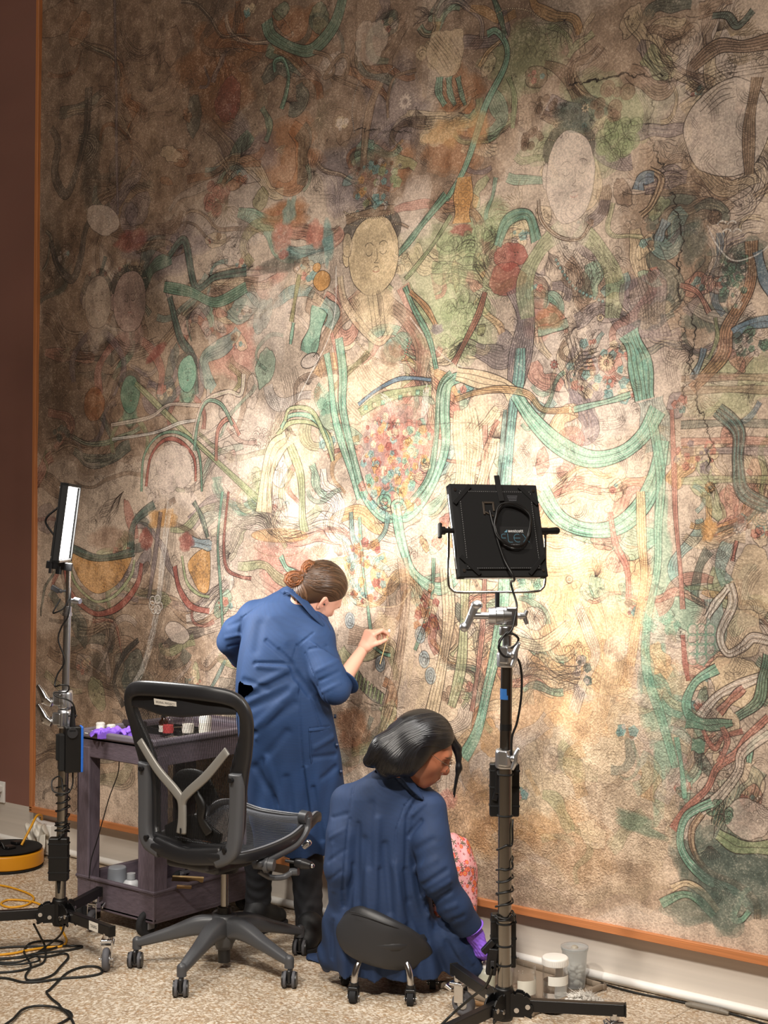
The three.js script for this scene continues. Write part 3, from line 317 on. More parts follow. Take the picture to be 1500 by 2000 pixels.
  // --- the right third
  visage(1112, 345, 46, 92, 'pale', 0.5, 0.95, 0.5); blob('teal', 1130, 220, 44, 34, 0.6); curls(1110, 230, 60, 40, 60, 9, 0.55); R('umber', 8, 3, [1050, 390, 1056, 430, 1090, 462, 1130, 466, 1150, 440], { light: 'white', ink: 0.7 }); rosette(1142, 210, 9, 'cream', 8); cloud(1210, 270, 50, 16, 0.45, 'sage'); cloud(1190, 200, 40, 10, 0.4, 'umber'); cloud(1060, 90, 60, 14, 0.3); beads([962, 30, 990, 16, 1030, 20, 1060, 40], 1.8, 'cream', 0.7); beads([1064, 60, 1078, 110, 1070, 150], 1.6, 'cream', 0.6);
  blob('pale', 1420, 250, 86, 96, 0.92, 0, 0.06, 0.7); folds([1330, 180, 1400, 140, 1500, 120], 30, 6, 0.5); R('umber', 26, 4, [1350, 130, 1400, 90, 1450, 90, 1500, 80], { al: 0.7 }); R('umber', 22, 4, [1478, 150, 1462, 240, 1462, 340], { ink: 0.6 }); R('teal', 14, 1, [1390, 30, 1420, 30, 1440, 50, 1470, 20], { al: 0.8 }); folds([1360, 210, 1400, 170, 1440, 160], 50, 7, 0.6); tuft(1400, 60, 60, 1.4, 5.6, 14, 0.5);
  R('sky', 20, 2, [1300, 430, 1290, 450, 1284, 470], { al: 0.8 }); R('umber', 14, 3, [1266, 330, 1290, 350, 1270, 400, 1250, 420], { light: 'cream' }); R('blue', 24, 1, [1244, 370, 1250, 350, 1276, 344], { al: 0.6 }); 
  curls(1130, 560, 60, 110, 170, 8, 0.55); floral(1190, 720, 80, 70, ['pale', 'aqua', 'rose', 'cream'], 60); rosette(1183, 708, 16, 'cream', 14); rosette(1082, 712, 9, 'red', 8); rosette(1172, 620, 8, 'cream', 10); beads([1080, 500, 1120, 560, 1180, 590], 3.2, 'aqua', 0.7); beads([1170, 745, 1190, 745, 1180, 770, 1186, 790], 4, 'aqua', 0.7); for (const k of [0, 1, 2, 3, 4]) folds([1110 + k * 4, 640 + k * 8, 1130, 690 + k * 6, 1170, 680 + k * 10], 22, 4, 0.5); folds([1110, 510, 1116, 560, 1110, 590], 36, 9, 0.6); R('mint', 18, 0, [1050, 648, 1080, 642, 1108, 630], { al: 0.6 }); blob('rust', 1072, 620, 26, 22, 0.5);
  R('mauve', 90, 12, [1246, 540, 1262, 600, 1262, 660], { al: 0.45, ink: 0.6 }); R('mint', 42, 9, [1226, 650, 1246, 700, 1258, 780], { light: 'aqua', taper: -0.2 }); R('aqua', 60, 10, [1270, 780, 1280, 830, 1286, 880], { al: 0.35, ink: 0.45 });
  R('rust', 26, 4, [1466, 470, 1462, 560, 1420, 640, 1412, 690, 1380, 730, 1350, 760], { al: 0.5 }); R('blue', 20, 1, [1432, 652, 1460, 634, 1510, 626], { al: 0.8 }); R('blue', 20, 0, [1478, 490, 1490, 540, 1510, 580], { al: 0.7 }); floral(1470, 670, 40, 24, ['teal', 'green', 'pale'], 26); floral(1430, 540, 30, 60, ['teal', 'pale', 'green'], 40); R('rose', 10, 2, [1326, 556, 1360, 570, 1384, 610], { al: 0.7 }); R('sage', 8, 2, [1396, 620, 1400, 660, 1384, 700], { ink: 0.6 }); stroke(L, path([1380, 440, 1400, 480, 1430, 508, 1470, 500, 1500, 480]), 'white', 5, 0.6);
  for (let i = 0; i < 4; i++) { const [x, y] = K(1408 + i * 10, 440 + (i % 2) * 16); stroke(L, arc(x, y, 16, 3.6, 5.8), 'white', 5, 0.7); } blob('teal', 1350, 470, 26, 40, 0.5); R('blue', 12, 1, [1374, 680, 1366, 710, 1350, 740], { al: 0.7 });
  // loops of pale green scarf
  R('mint', 34, 4, [1006, 770, 1040, 820, 1090, 868, 1150, 896, 1210, 886, 1256, 850, 1284, 800], { light: 'white' }); R('mint', 34, 4, [1058, 960, 1090, 1010, 1140, 1034, 1200, 1030, 1250, 990, 1280, 930, 1294, 860], { light: 'white' }); R('mint', 18, 2, [1276, 830, 1290, 930, 1284, 1030, 1282, 1110, 1262, 1220, 1262, 1310, 1290, 1400, 1318, 1500], { al: 0.6, ink: 0.6 });
  folds([1120, 800, 1126, 850, 1130, 880], 60, 14, 0.55, 'umber'); folds([1080, 900, 1090, 950, 1120, 990], 40, 8, 0.4, 'umber'); R('cream', 34, 2, [890, 730, 930, 740, 980, 752, 1000, 770], { al: 0.8 }); R('ochre', 14, 3, [888, 780, 930, 766, 980, 760, 1030, 770, 1060, 800, 1110, 800], { al: 0.5 }); R('mint', 12, 1, [1120, 800, 1160, 790, 1200, 780, 1230, 770], { al: 0.7 }); R('cream', 60, 7, [905, 800, 910, 880, 906, 950, 900, 1060], { al: 0.6, ink: 0.6 }); R('rose', 12, 2, [945, 830, 950, 950, 948, 1080], { al: 0.6 }); R('aqua', 10, 2, [985, 800, 976, 900, 970, 960], { al: 0.7 }); R('cream', 30, 3, [960, 860, 950, 900, 936, 960], { al: 0.5 });
  R('rose', 13, 1, [1190, 1000, 1200, 1060, 1222, 1110, 1226, 1170], { al: 0.75, ink: 0.5 }); R('orange', 18, 3, [1250, 960, 1252, 1060, 1256, 1130, 1240, 1230, 1230, 1300], { al: 0.7, ink: 0.6 }); R('rose', 10, 2, [1312, 800, 1316, 900, 1318, 1000, 1326, 1100, 1332, 1190], { al: 0.7, ink: 0.5 }); R('red', 11, 0, [1332, 1240, 1338, 1300, 1344, 1330], { al: 0.7, ink: 0.4 });
  // orange robe with fine folds behind the lamp stand
  for (const a of [[1040, 1170, 1070, 1240, 1050, 1330, 1030, 1420], [1150, 1180, 1180, 1250, 1176, 1330, 1150, 1410], [1110, 1250, 1120, 1300, 1110, 1380], [1210, 1190, 1206, 1280, 1190, 1350]]) folds(a, 40, 11, 0.55, 'brown'); R('cream', 26, 4, [1000, 1250, 1060, 1260, 1110, 1220], { al: 0.6, ink: 0.5 }); R('pale', 22, 4, [1126, 1180, 1150, 1240, 1162, 1280, 1140, 1330, 1120, 1390], { al: 0.55, ink: 0.45 }); floral(1140, 1320, 20, 40, ['pale', 'teal', 'cream'], 22); rosette(1110, 1132, 8, 'cream', 16); folds([1020, 1090, 1100, 1100, 1180, 1060], 44, 9, 0.45, 'brown'); folds([1090, 1130, 1150, 1110, 1200, 1120], 30, 7, 0.4, 'brown'); R('cream', 40, 8, [1180, 1150, 1200, 1230, 1196, 1300, 1180, 1380, 1160, 1420], { al: 0.3, ink: 0.4 });
  // hems behind the two people
  R('mint', 26, 2, [984, 1050, 984, 1150, 972, 1250, 950, 1350, 930, 1430, 904, 1480], { light: 'white' }); R('sage', 24, 2, [910, 1100, 906, 1200, 900, 1300, 880, 1380], { al: 0.6 }); R('rose', 12, 2, [948, 1080, 944, 1200, 934, 1300, 920, 1390], { al: 0.6 }); R('umber', 26, 4, [784, 1090, 790, 1180, 776, 1300, 752, 1400], { al: 0.5, light: 'cream' }); folds([800, 1100, 806, 1200, 790, 1340], 24, 8, 0.7, 'cream', 3); R('cream', 30, 3, [868, 1110, 876, 1200, 862, 1300, 840, 1400], { al: 0.55 }); R('green', 9, 1, [846, 1090, 840, 1180, 810, 1270]);
  floral(712, 1110, 40, 70, ['red', 'rust', 'ochre', 'aqua', 'cream', 'rose'], 70); floral(830, 1190, 26, 50, ['red', 'cream', 'rust'], 34); for (const [u, v] of [[682, 1212], [742, 1296], [828, 1288], [820, 1240], [840, 1320]]) { const [x, y] = K(u, v); C.fillStyle = rgba('sky', 0.7); C.beginPath(); C.ellipse(x, y, 26, 34, 0, 0, 6.3); C.fill(); for (const k of [1, 0.65, 0.3]) { L.strokeStyle = rgba('ink', 0.6); L.lineWidth = 2.4; L.beginPath(); L.ellipse(x, y, 26 * k, 34 * k, 0, 0, 6.3); L.stroke(); } }
  fan(750, 1226, 26, -2, 3, 26, 'olive', 0.8); blob('cream', 750, 1226, 18, 26, 0.6, 0, 0.4); R('teal', 26, 2, [694, 1320, 720, 1350, 748, 1366], { al: 0.5 }); for (let i = 0; i < 8; i++) R('sage', 7, 0, [698 + i * 7, 1312 + i * 6, 694 + i * 7, 1340 + i * 5], { ink: 0.6 }); R('mint', 8, 0, [726, 1260, 746, 1276, 762, 1280]); stroke(L, path([664, 1050, 676, 1110, 700, 1160, 740, 1184, 780, 1180, 800, 1150]), 'cream', 5, 0.85); R('teal', 12, 1, [726, 1400, 716, 1430, 708, 1450], { al: 0.6 }); R('umber', 16, 4, [762, 1380, 740, 1440, 730, 1480], { al: 0.4, light: 'cream' }); blob('rust', 690, 1420, 30, 40, 0.4);
  cloud(1000, 1560, 70, 26, 0.5); cloud(920, 1620, 60, 20, 0.45); cloud(1060, 1480, 60, 22, 0.5); R('cream', 40, 1, [1142, 1604, 1150, 1630, 1180, 1640], { al: 0.7, ink: 0.7 }); blob('green', 1240, 1610, 46, 18, 0.45, 0.2, 0.4); beads([1132, 1644, 1180, 1650, 1196, 1626], 3, 'pale'); folds([1120, 1430, 1160, 1450, 1200, 1450], 30, 10, 0.6, 'brown'); folds([1130, 1470, 1124, 1500, 1120, 1520], 20, 8, 0.5, 'brown'); curls(1140, 1500, 60, 60, 60, 9, 0.45, 'brown'); curls(880, 1560, 40, 60, 40, 10, 0.5, 'brown'); blob('rose', 874, 1560, 16, 18, 0.6); curls(1060, 1700, 60, 40, 40, 10, 0.3, 'brown');
  // right edge: pale limbs, twisting scarves and the dark water below
  blob('cream', 1470, 1130, 44, 70, 0.75, 0, 0.2, 0.35); blob('cream', 1446, 1240, 44, 50, 0.7, 0.4, 0.15, 0.4); blob('cream', 1440, 1330, 56, 50, 0.8, 0.2, 0.15, 0.5); R('aqua', 40, 2, [1392, 1170, 1396, 1240, 1360, 1290], { al: 0.5, ink: 0.3 }); for (let i = 0; i < 11; i++) { const [x, y] = K(1352 + (i % 3) * 17, 1230 + floor(i / 3) * 19); C.fillStyle = rgba('pale', 0.6); C.beginPath(); C.ellipse(x, y, 15, 20, 0.3, 0, 6.3); C.fill(); stroke(L, arc(x, y, 20, 0, 6.3), 'green', 4, 0.6); }
  R('pale', 17, 3, [1424, 1140, 1430, 1180, 1406, 1240, 1420, 1276, 1450, 1264, 1470, 1246, 1500, 1252], { light: 'white', ink: 0.7 }); R('pale', 15, 3, [1420, 1150, 1396, 1180, 1380, 1206], { light: 'white' }); R('mint', 18, 2, [1400, 1306, 1360, 1330, 1340, 1370, 1346, 1404], { light: 'green' }); R('pale', 18, 3, [1490, 1320, 1440, 1340, 1400, 1360, 1366, 1400], { light: 'white', ink: 0.7 }); R('red', 16, 1, [1452, 1344, 1428, 1366, 1404, 1392], { al: 0.6 }); R('green', 20, 3, [1500, 1280, 1490, 1320, 1480, 1370, 1440, 1400], { al: 0.7 }); R('mint', 12, 1, [1510, 1430, 1470, 1450, 1462, 1490]); R('green', 34, 1, [1340, 1404, 1380, 1416, 1430, 1412], { al: 0.8, taper: 0.6 });
  R('rose', 15, 2, [1500, 1400, 1460, 1440, 1440, 1470, 1400, 1500, 1380, 1540, 1340, 1580, 1312, 1620], { al: 0.8, ink: 0.5 }); R('red', 10, 0, [1372, 1426, 1384, 1450, 1398, 1462, 1412, 1440, 1450, 1428], { al: 0.6, ink: 0.4 }); R('rose', 12, 1, [1410, 1420, 1420, 1450, 1404, 1490], { al: 0.7, ink: 0.4 }); R('pale', 20, 2, [1500, 1430, 1450, 1470, 1440, 1510, 1400, 1560, 1360, 1590, 1336, 1640], { ink: 0.7 }); R('mint', 17, 2, [1390, 1568, 1340, 1594, 1326, 1640, 1340, 1680, 1380, 1720, 1430, 1740, 1460, 1770], { light: 'white' }); R('umber', 12, 2, [1370, 1590, 1350, 1620, 1352, 1660, 1380, 1700, 1440, 1730, 1474, 1760, 1478, 1796], { light: 'cream' }); R('mint', 12, 1, [1462, 1735, 1448, 1750, 1430, 1792, 1446, 1798, 1462, 1780], { light: 'green' });
  R('cream', 14, 1, [1310, 1736, 1340, 1726, 1372, 1746, 1400, 1780], { ink: 0.7 }); R('green', 16, 1, [1290, 1766, 1330, 1748, 1362, 1758, 1392, 1790], { ink: 0.7 }); blob('teal', 1440, 1712, 84, 60, 0.8, 0.15, 0.3); blob('teal', 1400, 1772, 50, 30, 0.7, 0.3, 0.3); blob('pale', 1460, 1600, 46, 40, 0.8, 0, 0.1, 0.5); R('sage', 26, 1, [1400, 1630, 1440, 1654, 1500, 1656], { al: 0.7 }); fan(1384, 1650, 26, 0.6, 2.2, 12); cloud(1410, 1590, 26, 12, 0.55, 'green'); curls(1400, 1500, 60, 60, 50, 9, 0.5); curls(1330, 1540, 26, 50, 40, 8, 0.45); R('mint', 10, 0, [1320, 1440, 1330, 1500, 1336, 1560], { ink: 0.5 }); beads([1450, 1580, 1470, 1566, 1486, 1554], 2, 'pale'); R('green', 26, 0, [1350, 1454, 1376, 1460], { lw: 3 });
  // buildings-like bands, right middle
  for (const [v, c] of [[740, 'umber'], [764, 'umber'], [830, 'teal'], [864, 'rose'], [884, 'mauve'], [940, 'sage']]) R(c, 14, 1, [1330, v, 1420, v - 4, 1510, v - 2], { al: 0.5, ink: 0.5 }); R('teal', 26, 5, [1400, 800, 1440, 840, 1440, 900, 1450, 960, 1500, 990], { light: 'aqua', al: 0.7 }); floral(1360, 890, 40, 26, ['rose', 'mauve', 'cream'], 26); rosette(1386, 952, 10, 'ochre', 12); curls(1440, 960, 60, 40, 50, 9, 0.5); for (const a of [20, 15, 10, 5]) { const [x, y] = K(1490, 1010); stroke(L, arc(x, y, a * 2, 0, 6.3), 'teal', 3, 0.8); } rosette(1440, 1034, 9, 'white', 7); R('red', 7, 0, [1438, 1056, 1430, 1096], { al: 0.7 }); blob('ochre', 1384, 1036, 12, 22, 0.8, 0.3); R('aqua', 24, 1, [1420, 1060, 1406, 1110, 1420, 1140], { al: 0.5, ink: 0.3 });
  // fill the gaps: small scrolls everywhere
  for (let i = 0; i < 800; i++) { const u = 90 + r() * 1410, v = r() * 1780; if (v > 1560 + (u - 65) * 0.2) continue; const [x, y] = K(u, v), k = r(), s = 8 + r() * 20; if (k < 0.35) spiral(x, y, s, 0.6 + r() * 0.9, r() < 0.5 ? 1 : -1, r() * 6, 'ink', 2, 0.4); else if (k < 0.75) { const a = r() * 6, n = 3 + floor(r() * 4); for (let j = 0; j < n; j++) stroke(L, arc(x, y, s + j * 7, a, a + 1 + r() * 1.6), 'ink', 2, 0.42); } else cloud(u, v, s * 0.8, 4, 0.35); }
  for (let i = 0; i < 300; i++) { const u = 90 + r() * 1410, v = 60 + r() * 1500, n = floor(3 + r() * 5); folds([u, v, u + (r() - 0.5) * 50, v + 20 + r() * 30, u + (r() - 0.5) * 90, v + 40 + r() * 50], 8 + r() * 16, n, 0.34, r() < 0.3 ? 'cream' : 'ink', 2.2); }

  // --- joints between the transferred sections, cracks, fills
  const crack = (a, w, al) => { const k = r() * 50, q = path(a, false, 60).map((p, i) => [p[0] + (fbm(i * 0.12 + k, 3.3, 3) - 0.5) * 46, p[1] + (fbm(i * 0.12, k + 9, 3) - 0.5) * 30]); q.forEach((p, i) => { if (i) stroke(L, [q[i - 1], p], '34,26,20', w * (0.35 + 0.9 * vnoise(i * 0.2, k)), al); }); return q; };
  const cracks = [crack([1308, 380, 1330, 470, 1322, 560, 1350, 620, 1352, 700, 1360, 780, 1386, 860, 1384, 960], 5, 0.85), crack([1326, 500, 1322, 600, 1340, 700, 1330, 780], 4, 0.7), crack([1108, 168, 1160, 155, 1220, 146, 1290, 146], 6, 0.9), crack([690, 252, 740, 252, 800, 258], 4, 0.7), crack([1100, 640, 1180, 600, 1240, 580], 2.5, 0.5), crack([660, 826, 800, 826, 960, 830], 2.5, 0.45), crack([620, 1376, 700, 1374, 790, 1384], 2.5, 0.5), crack([1280, 1140, 1320, 1220, 1340, 1252], 3, 0.6), crack([1270, 190, 1266, 260, 1290, 330, 1310, 380], 4, 0.6)];
  for (const u of [168, 318, 662, 1262]) stroke(L, path([u, 0, u + 2, 500, u + 3, 1000, u + 4, 1500]), '70,56,44', 2, 0.3);
  // --- wear: the drawing is rubbed away in places, the paint is stained, scuffed and grainy
  const img = C.getImageData(0, 0, MN, MN), px = img.data, ln = L.getImageData(0, 0, MN, MN).data;
  const T = 1024, nz = (f, o, ax = 1, ay = 1) => { const t = new Float32Array(T * T); for (let y = 0; y < T; y++) for (let x = 0; x < T; x++) t[y * T + x] = fbm(x / T * f * ax, y / T * f * ay, o); return t; };
  const big = nz(10, 5), mid = nz(40, 4), fine = nz(220, 3), streak = nz(40, 4, 2, 0.7), grit = noiseTable(T, 11);
  const fadeSpots = [[1060, 1570, 230, 240, 0.62], [1240, 1450, 130, 330, 0.55], [690, 1440, 110, 110, 0.5], [520, 620, 60, 70, 0.6], [450, 960, 90, 110, 0.5]];
  const H = new Uint8Array(MN * MN), mask = T - 1;
  // old soot and varnish: heaviest towards the upper left corner of the painting
  const spots = [[120, 120, 420, 520, 0.62], [360, 260, 300, 260, 0.4], [110, 760, 160, 420, 0.5], [140, 1330, 190, 240, 0.4], [700, 60, 420, 170, 0.3], [1060, 40, 320, 160, 0.2], [1340, 560, 90, 330, 0.22], [1480, 800, 80, 300, 0.2]].map(([u, v, a, b, k]) => [...K(u, v), a * 2, b * 2, k]);
  const G = 512, gmap = new Float32Array(G * G), fmap = new Float32Array(G * G), fadeQ = fadeSpots.map(([u, v, a, b, k]) => [...K(u, v), a * 2, b * 2, k]); for (let y = 0; y < G; y++) for (let x = 0; x < G; x++) { let k = 0; for (const q of spots) { const d = ((x * 8 - q[0]) / q[2]) ** 2 + ((y * 8 - q[1]) / q[3]) ** 2; if (d < 1) k = max(k, q[4] * (1 - d) ** 0.6); } gmap[y * G + x] = k; let w = 1; for (const q of fadeQ) { const d = ((x * 8 - q[0]) / q[2]) ** 2 + ((y * 8 - q[1]) / q[3]) ** 2; if (d < 1) w = min(w, 1 - q[4] * min(1, (1 - d) * 2)); } fmap[y * G + x] = w; }
  const grime = (x, y) => gmap[(y >> 3) * G + (x >> 3)];
  const K0 = (u, v) => K(u, v), rough = [[1210, 1560, 150, 170], [1280, 1350, 80, 160], [1060, 1690, 180, 80], [1330, 500, 60, 200], [520, 620, 50, 60], [660, 1420, 60, 60]].map(([u, v, a, b]) => [...K0(u, v), a * 2, b * 2]);
  for (let y = 0; y < MN; y++) for (let x = 0; x < MN; x++) {
    const i = (y * MN + x) * 4, b = big[((y >> 2) & mask) * T + ((x >> 2) & mask)], m = mid[((y >> 1) & mask) * T + ((x >> 1) & mask)], f = fine[(y & mask) * T + (x & mask)], s = streak[((y >> 1) & mask) * T + (x & mask)], g = grit[(y & mask) * T + ((x + y * 7) & mask)];
    let ro = 0; for (const q of rough) { const d = ((x - q[0]) / q[2]) ** 2 + ((y - q[1]) / q[3]) ** 2; if (d < 1) ro = max(ro, min(1, (1 - d) * 2)); }
    const wornRaw = b * 0.5 + m * 0.5 + s * 0.15, worn = clamp((wornRaw - 0.54 + ro * 0.06) * 6, 0, 1);
    let R0 = px[i], G0 = px[i + 1], B0 = px[i + 2];
    // worn paint shows the clay plaster
    const wk = worn * 0.6; R0 = lerp(R0, R0 * 0.72 + 66, wk); G0 = lerp(G0, G0 * 0.72 + 60, wk); B0 = lerp(B0, B0 * 0.72 + 54, wk); const gm = grime(x, y) * (0.55 + 0.9 * (b - 0.3)); R0 = lerp(R0, 104, gm); G0 = lerp(G0, 82, gm); B0 = lerp(B0, 64, gm);
    // soot and dust stains
    const st = clamp((0.5 - b) * 3, 0, 1) * 0.16 + clamp((0.42 - m) * 3, 0, 1) * 0.05; R0 *= 1 - st; G0 *= 1 - st * 1.03; B0 *= 1 - st * 1.08;
    const la = ln[i + 3] / 255 * (1 - worn * 0.5) * (0.8 + 0.5 * f) * fmap[(y >> 3) * G + (x >> 3)]; const lk = min(la, 1); R0 = lerp(R0, ln[i], lk); G0 = lerp(G0, ln[i + 1], lk); B0 = lerp(B0, ln[i + 2], lk);
    const gr = 1.0 + (f - 0.5) * 0.4 + (s - 0.5) * 0.07 + (m - 0.5) * 0.2 + (b - 0.5) * 0.3 + (g - 0.5) * 0.1; R0 *= gr; G0 *= gr; B0 *= gr;
    if (f * 0.6 + g * 0.3 + m * 0.25 > 0.79) { R0 = lerp(R0, 214, 0.5); G0 = lerp(G0, 198, 0.5); B0 = lerp(B0, 178, 0.5); }
    px[i] = R0; px[i + 1] = G0; px[i + 2] = B0;
    H[y * MN + x] = clamp(118 + (f - 0.5) * (46 + 60 * ro) + (m - 0.5) * 70 + (g - 0.5) * (8 + 10 * ro) - la * 26 - (1 - worn) * -8, 0, 255);
  }
  for (const q of cracks) for (const p of q) for (let dy = -4; dy <= 4; dy++) for (let dx = -4; dx <= 4; dx++) { const X = floor(p[0] + dx), Y = floor(p[1] + dy); if (X > 0 && Y > 0 && X < MN && Y < MN) H[Y * MN + X] = min(H[Y * MN + X], 40 + 9 * hypot(dx, dy)); }
  // four sections of plaster, each with its own quarter of the painting
  const S = MN / 2;
  for (let q = 0; q < 4; q++) {
    const ox = (q & 1) * S, oy = (q >> 1) * S, col = new Uint8Array(S * S * 4), hg = new Uint8Array(S * S);
    for (let y = 0; y < S; y++) { const Y = oy + S - 1 - y; col.set(px.subarray((Y * MN + ox) * 4, (Y * MN + ox + S) * 4), y * S * 4); hg.set(H.subarray(Y * MN + ox, Y * MN + ox + S), y * S); }
    const mk = (d, f, srgb) => { const t = new THREE.DataTexture(d, S, S, f); t.magFilter = THREE.LinearFilter; t.wrapS = t.wrapT = THREE.ClampToEdgeWrapping; if (srgb) t.colorSpace = THREE.SRGBColorSpace; t.needsUpdate = true; return t; };
    const mat = std(0xffffff, 0.82, 0, { map: mk(col, THREE.RGBAFormat, true), bumpMap: mk(hg, THREE.RedFormat), bumpScale: 0.009 });
    const w = MS / 2, x0 = MX + (q & 1) * w, y1 = MY - (q >> 1) * w, g = new THREE.PlaneGeometry(w, w, 60, 60), slab = g.attributes.position;
    for (let i = 0; i < slab.count; i++) { const X = x0 + w / 2 + slab.getX(i), Y = y1 - w / 2 + slab.getY(i); slab.setZ(i, (fbm(X * 2.1 + 9, Y * 2.1 + 4, 3) - 0.5) * 0.016 - 0.004); }
    g.computeVertexNormals();
    const m = part('plaster_section', g, mat, mural); m.position.set(x0 + w / 2, y1 - w / 2, 0);
  }
}
const frameWood = std(0xffffff, 0.45, 0, { map: dataTex(512, 64, (u, v, d, i) => { const n = 0.8 + 0.3 * fbm(u * 8, v * 40, 3) + 0.12 * fbm(u * 40, v * 8, 2); d[i] = 186 * n; d[i + 1] = 120 * n; d[i + 2] = 74 * n; d[i + 3] = 255; }, true) });
{ const B0 = 0.196, x0 = -2.288;
  part('backing_board', box(MS - 0.03, 4.2, 0.02, MX + MS / 2, 2.32, WZ + 0.012), M.black, mural);
  part('frame_rail', box(4.3, 0.03, 0.054, x0 + 2.15, B0 + 0.014, WZ + 0.027, 0.003), frameWood, mural);
  part('frame_stile', box(0.024, 4.3, 0.054, x0 + 0.012, B0 + 2.15, WZ + 0.027, 0.003), frameWood, mural); }
// ---------------------------------------------------------------- lamp stands, LED panels, their boxes and cables
function casterParts(leg, x, y, z, yaw, r = 0.042) {                 // chrome swivel caster below a leg end: sub-parts of the leg
  const q = new THREE.Matrix4().makeRotationY(yaw).setPosition(x, y, z), ap = (g) => g.applyMatrix4(q);
  part('caster_fork', [ap(box(0.044, 0.012, 0.05, 0, -0.022, 0, 0.004)), ap(box(0.005, 0.06, 0.034, 0.02, -0.052, 0.012, 0.002)), ap(box(0.005, 0.06, 0.034, -0.02, -0.052, 0.012, 0.002)), ap(cyl(0.015, 0.022, 0, -0.006, 0)), ap(rod([-0.026, r - 0.128, 0.022], [0.026, r - 0.128, 0.022], 0.006)), ap(box(0.05, 0.012, 0.03, 0, -0.036, -0.026, 0.004, [0.5, 0, 0]))], M.chrome, leg);
  part('caster_wheel', [ap(new THREE.TorusGeometry(r - 0.012, 0.0125, 14, 32).rotateY(PI / 2).scale(1.05, 1, 1).translate(0, r - 0.128, 0.022)), ap(rod([-0.011, r - 0.128, 0.022], [0.011, r - 0.128, 0.022], r - 0.014, r - 0.014, 24))], M.greyRubber, leg);
  part('wheel_hub', ap(rod([-0.0135, r - 0.128, 0.022], [0.0135, r - 0.128, 0.022], r * 0.42, r * 0.42, 20)), M.alu, leg);
}
function wing(x, y, z, dir, s = 1) {                                 // a cast clamp lever with its screw, pointing along dir (x, z)
  const g = [rod([x, y, z], [x + dir[0] * 0.035 * s, y, z + dir[1] * 0.035 * s], 0.006 * s), ball(0.012 * s, x + dir[0] * 0.03 * s, y, z + dir[1] * 0.03 * s)];
  const px = x + dir[0] * 0.036 * s, pz = z + dir[1] * 0.036 * s;
  g.push(sweep([V(px - 0.01 * s, y - 0.034 * s, pz), V(px, y - 0.01 * s, pz), V(px + 0.003 * s, y + 0.012 * s, pz), V(px + 0.016 * s, y + 0.036 * s, pz)], [[0.006 * s, 0.004 * s], [0.011 * s, 0.006 * s], [0.010 * s, 0.006 * s], [0.006 * s, 0.003 * s]], V(dir[1], 0, -dir[0] + 0.01), 20, 10));
  return g;
}
function collar(y, r, h) { return lathe([[r * 0.8, y - h / 2], [r, y - h / 2], [r * 1.12, y - h * 0.4], [r * 1.12, y + h * 0.3], [r * 1.02, y + h / 2], [r * 0.7, y + h / 2]], 24); }
function standBase(t, dirs, lens, yLeg, tagLeg, yaws) {
  const hub = [];
  for (const [i, d] of dirs.entries()) {
    const len = lens[i];
    const yaw = atan2(d[0], d[1]), c = (g) => g.rotateY(yaw);          // local +z along the leg
    const leg = part('leg', [c(box(0.027, 0.038, len - 0.045, 0, yLeg, 0.045 + (len - 0.045) / 2, 0.003))], M.blackSatin, t);
    part('end_cap', c(box(0.029, 0.04, 0.006, 0, yLeg, len + 0.003, 0.002)), M.black, leg);
    casterParts(leg, d[0] * (len - 0.03), yLeg - 0.017, d[1] * (len - 0.03), yaws[i], 0.042);
    // a pair of notched hub plates either side of the leg
    for (const s of [-1, 1]) { const q = []; for (let k = 0; k <= 26; k++) { const a = -0.5 + k / 26 * (PI + 0.3), rr = 0.052 - (k % 5 === 2 ? 0.007 : 0); q.push([cos(a) * rr * 0.95 + 0.012, sin(a) * rr]); } const g = extrude(q, 0.004, 0.001).rotateY(-PI / 2).translate(s * 0.018 + 0.002, yLeg - 0.012, 0.03); hub.push(c(g)); hub.push(c(box(0.005, 0.07, 0.05, s * 0.018, yLeg, 0.04, 0.002))); }
    part('bolt', [c(rod([-0.026, yLeg, 0.075], [0.026, yLeg, 0.075], 0.008)), c(rod([-0.026, yLeg - 0.012, 0.04], [0.026, yLeg - 0.012, 0.04], 0.008))], M.chrome, leg);
    if (tagLeg === i) part('name_label', c(new THREE.PlaneGeometry(0.062, 0.034).rotateY(PI / 2 * tagSide).translate(tagSide * 0.0142, yLeg, len - 0.1)), labelMat, leg, 'white paper label on the leg');
  }
  hub.push(lathe([[0, yLeg - 0.05], [0.026, yLeg - 0.05], [0.03, yLeg - 0.04], [0.03, yLeg + 0.045], [0.027, yLeg + 0.055], [0, yLeg + 0.055]], 24));
  part('leg_hub', hub, M.black, t);
}
const tagSide = -1;
const labelMat = std(0xffffff, 0.6, 0, { map: canvasTex(256, 128, (g) => { g.fillStyle = '#ddd8cd'; g.fillRect(0, 0, 256, 128); g.fillStyle = '#333'; g.font = 'bold 66px sans-serif'; g.textAlign = 'center'; g.fillText('TAMG', 128, 88); }) });
const coil = (x, z, y0, y1, r, turns, wob = 0.004, seed = 1) => { const q = rng(seed), pts = [], n = Math.ceil(turns * 8); for (let i = 0; i <= n; i++) { const t = i / n, a = t * turns * 2 * PI; pts.push(V(x + cos(a) * (r + wob * q()), lerp(y0, y1, t) + (q() - 0.5) * wob * 2, z + sin(a) * (r + wob * q()))); } return pts; };

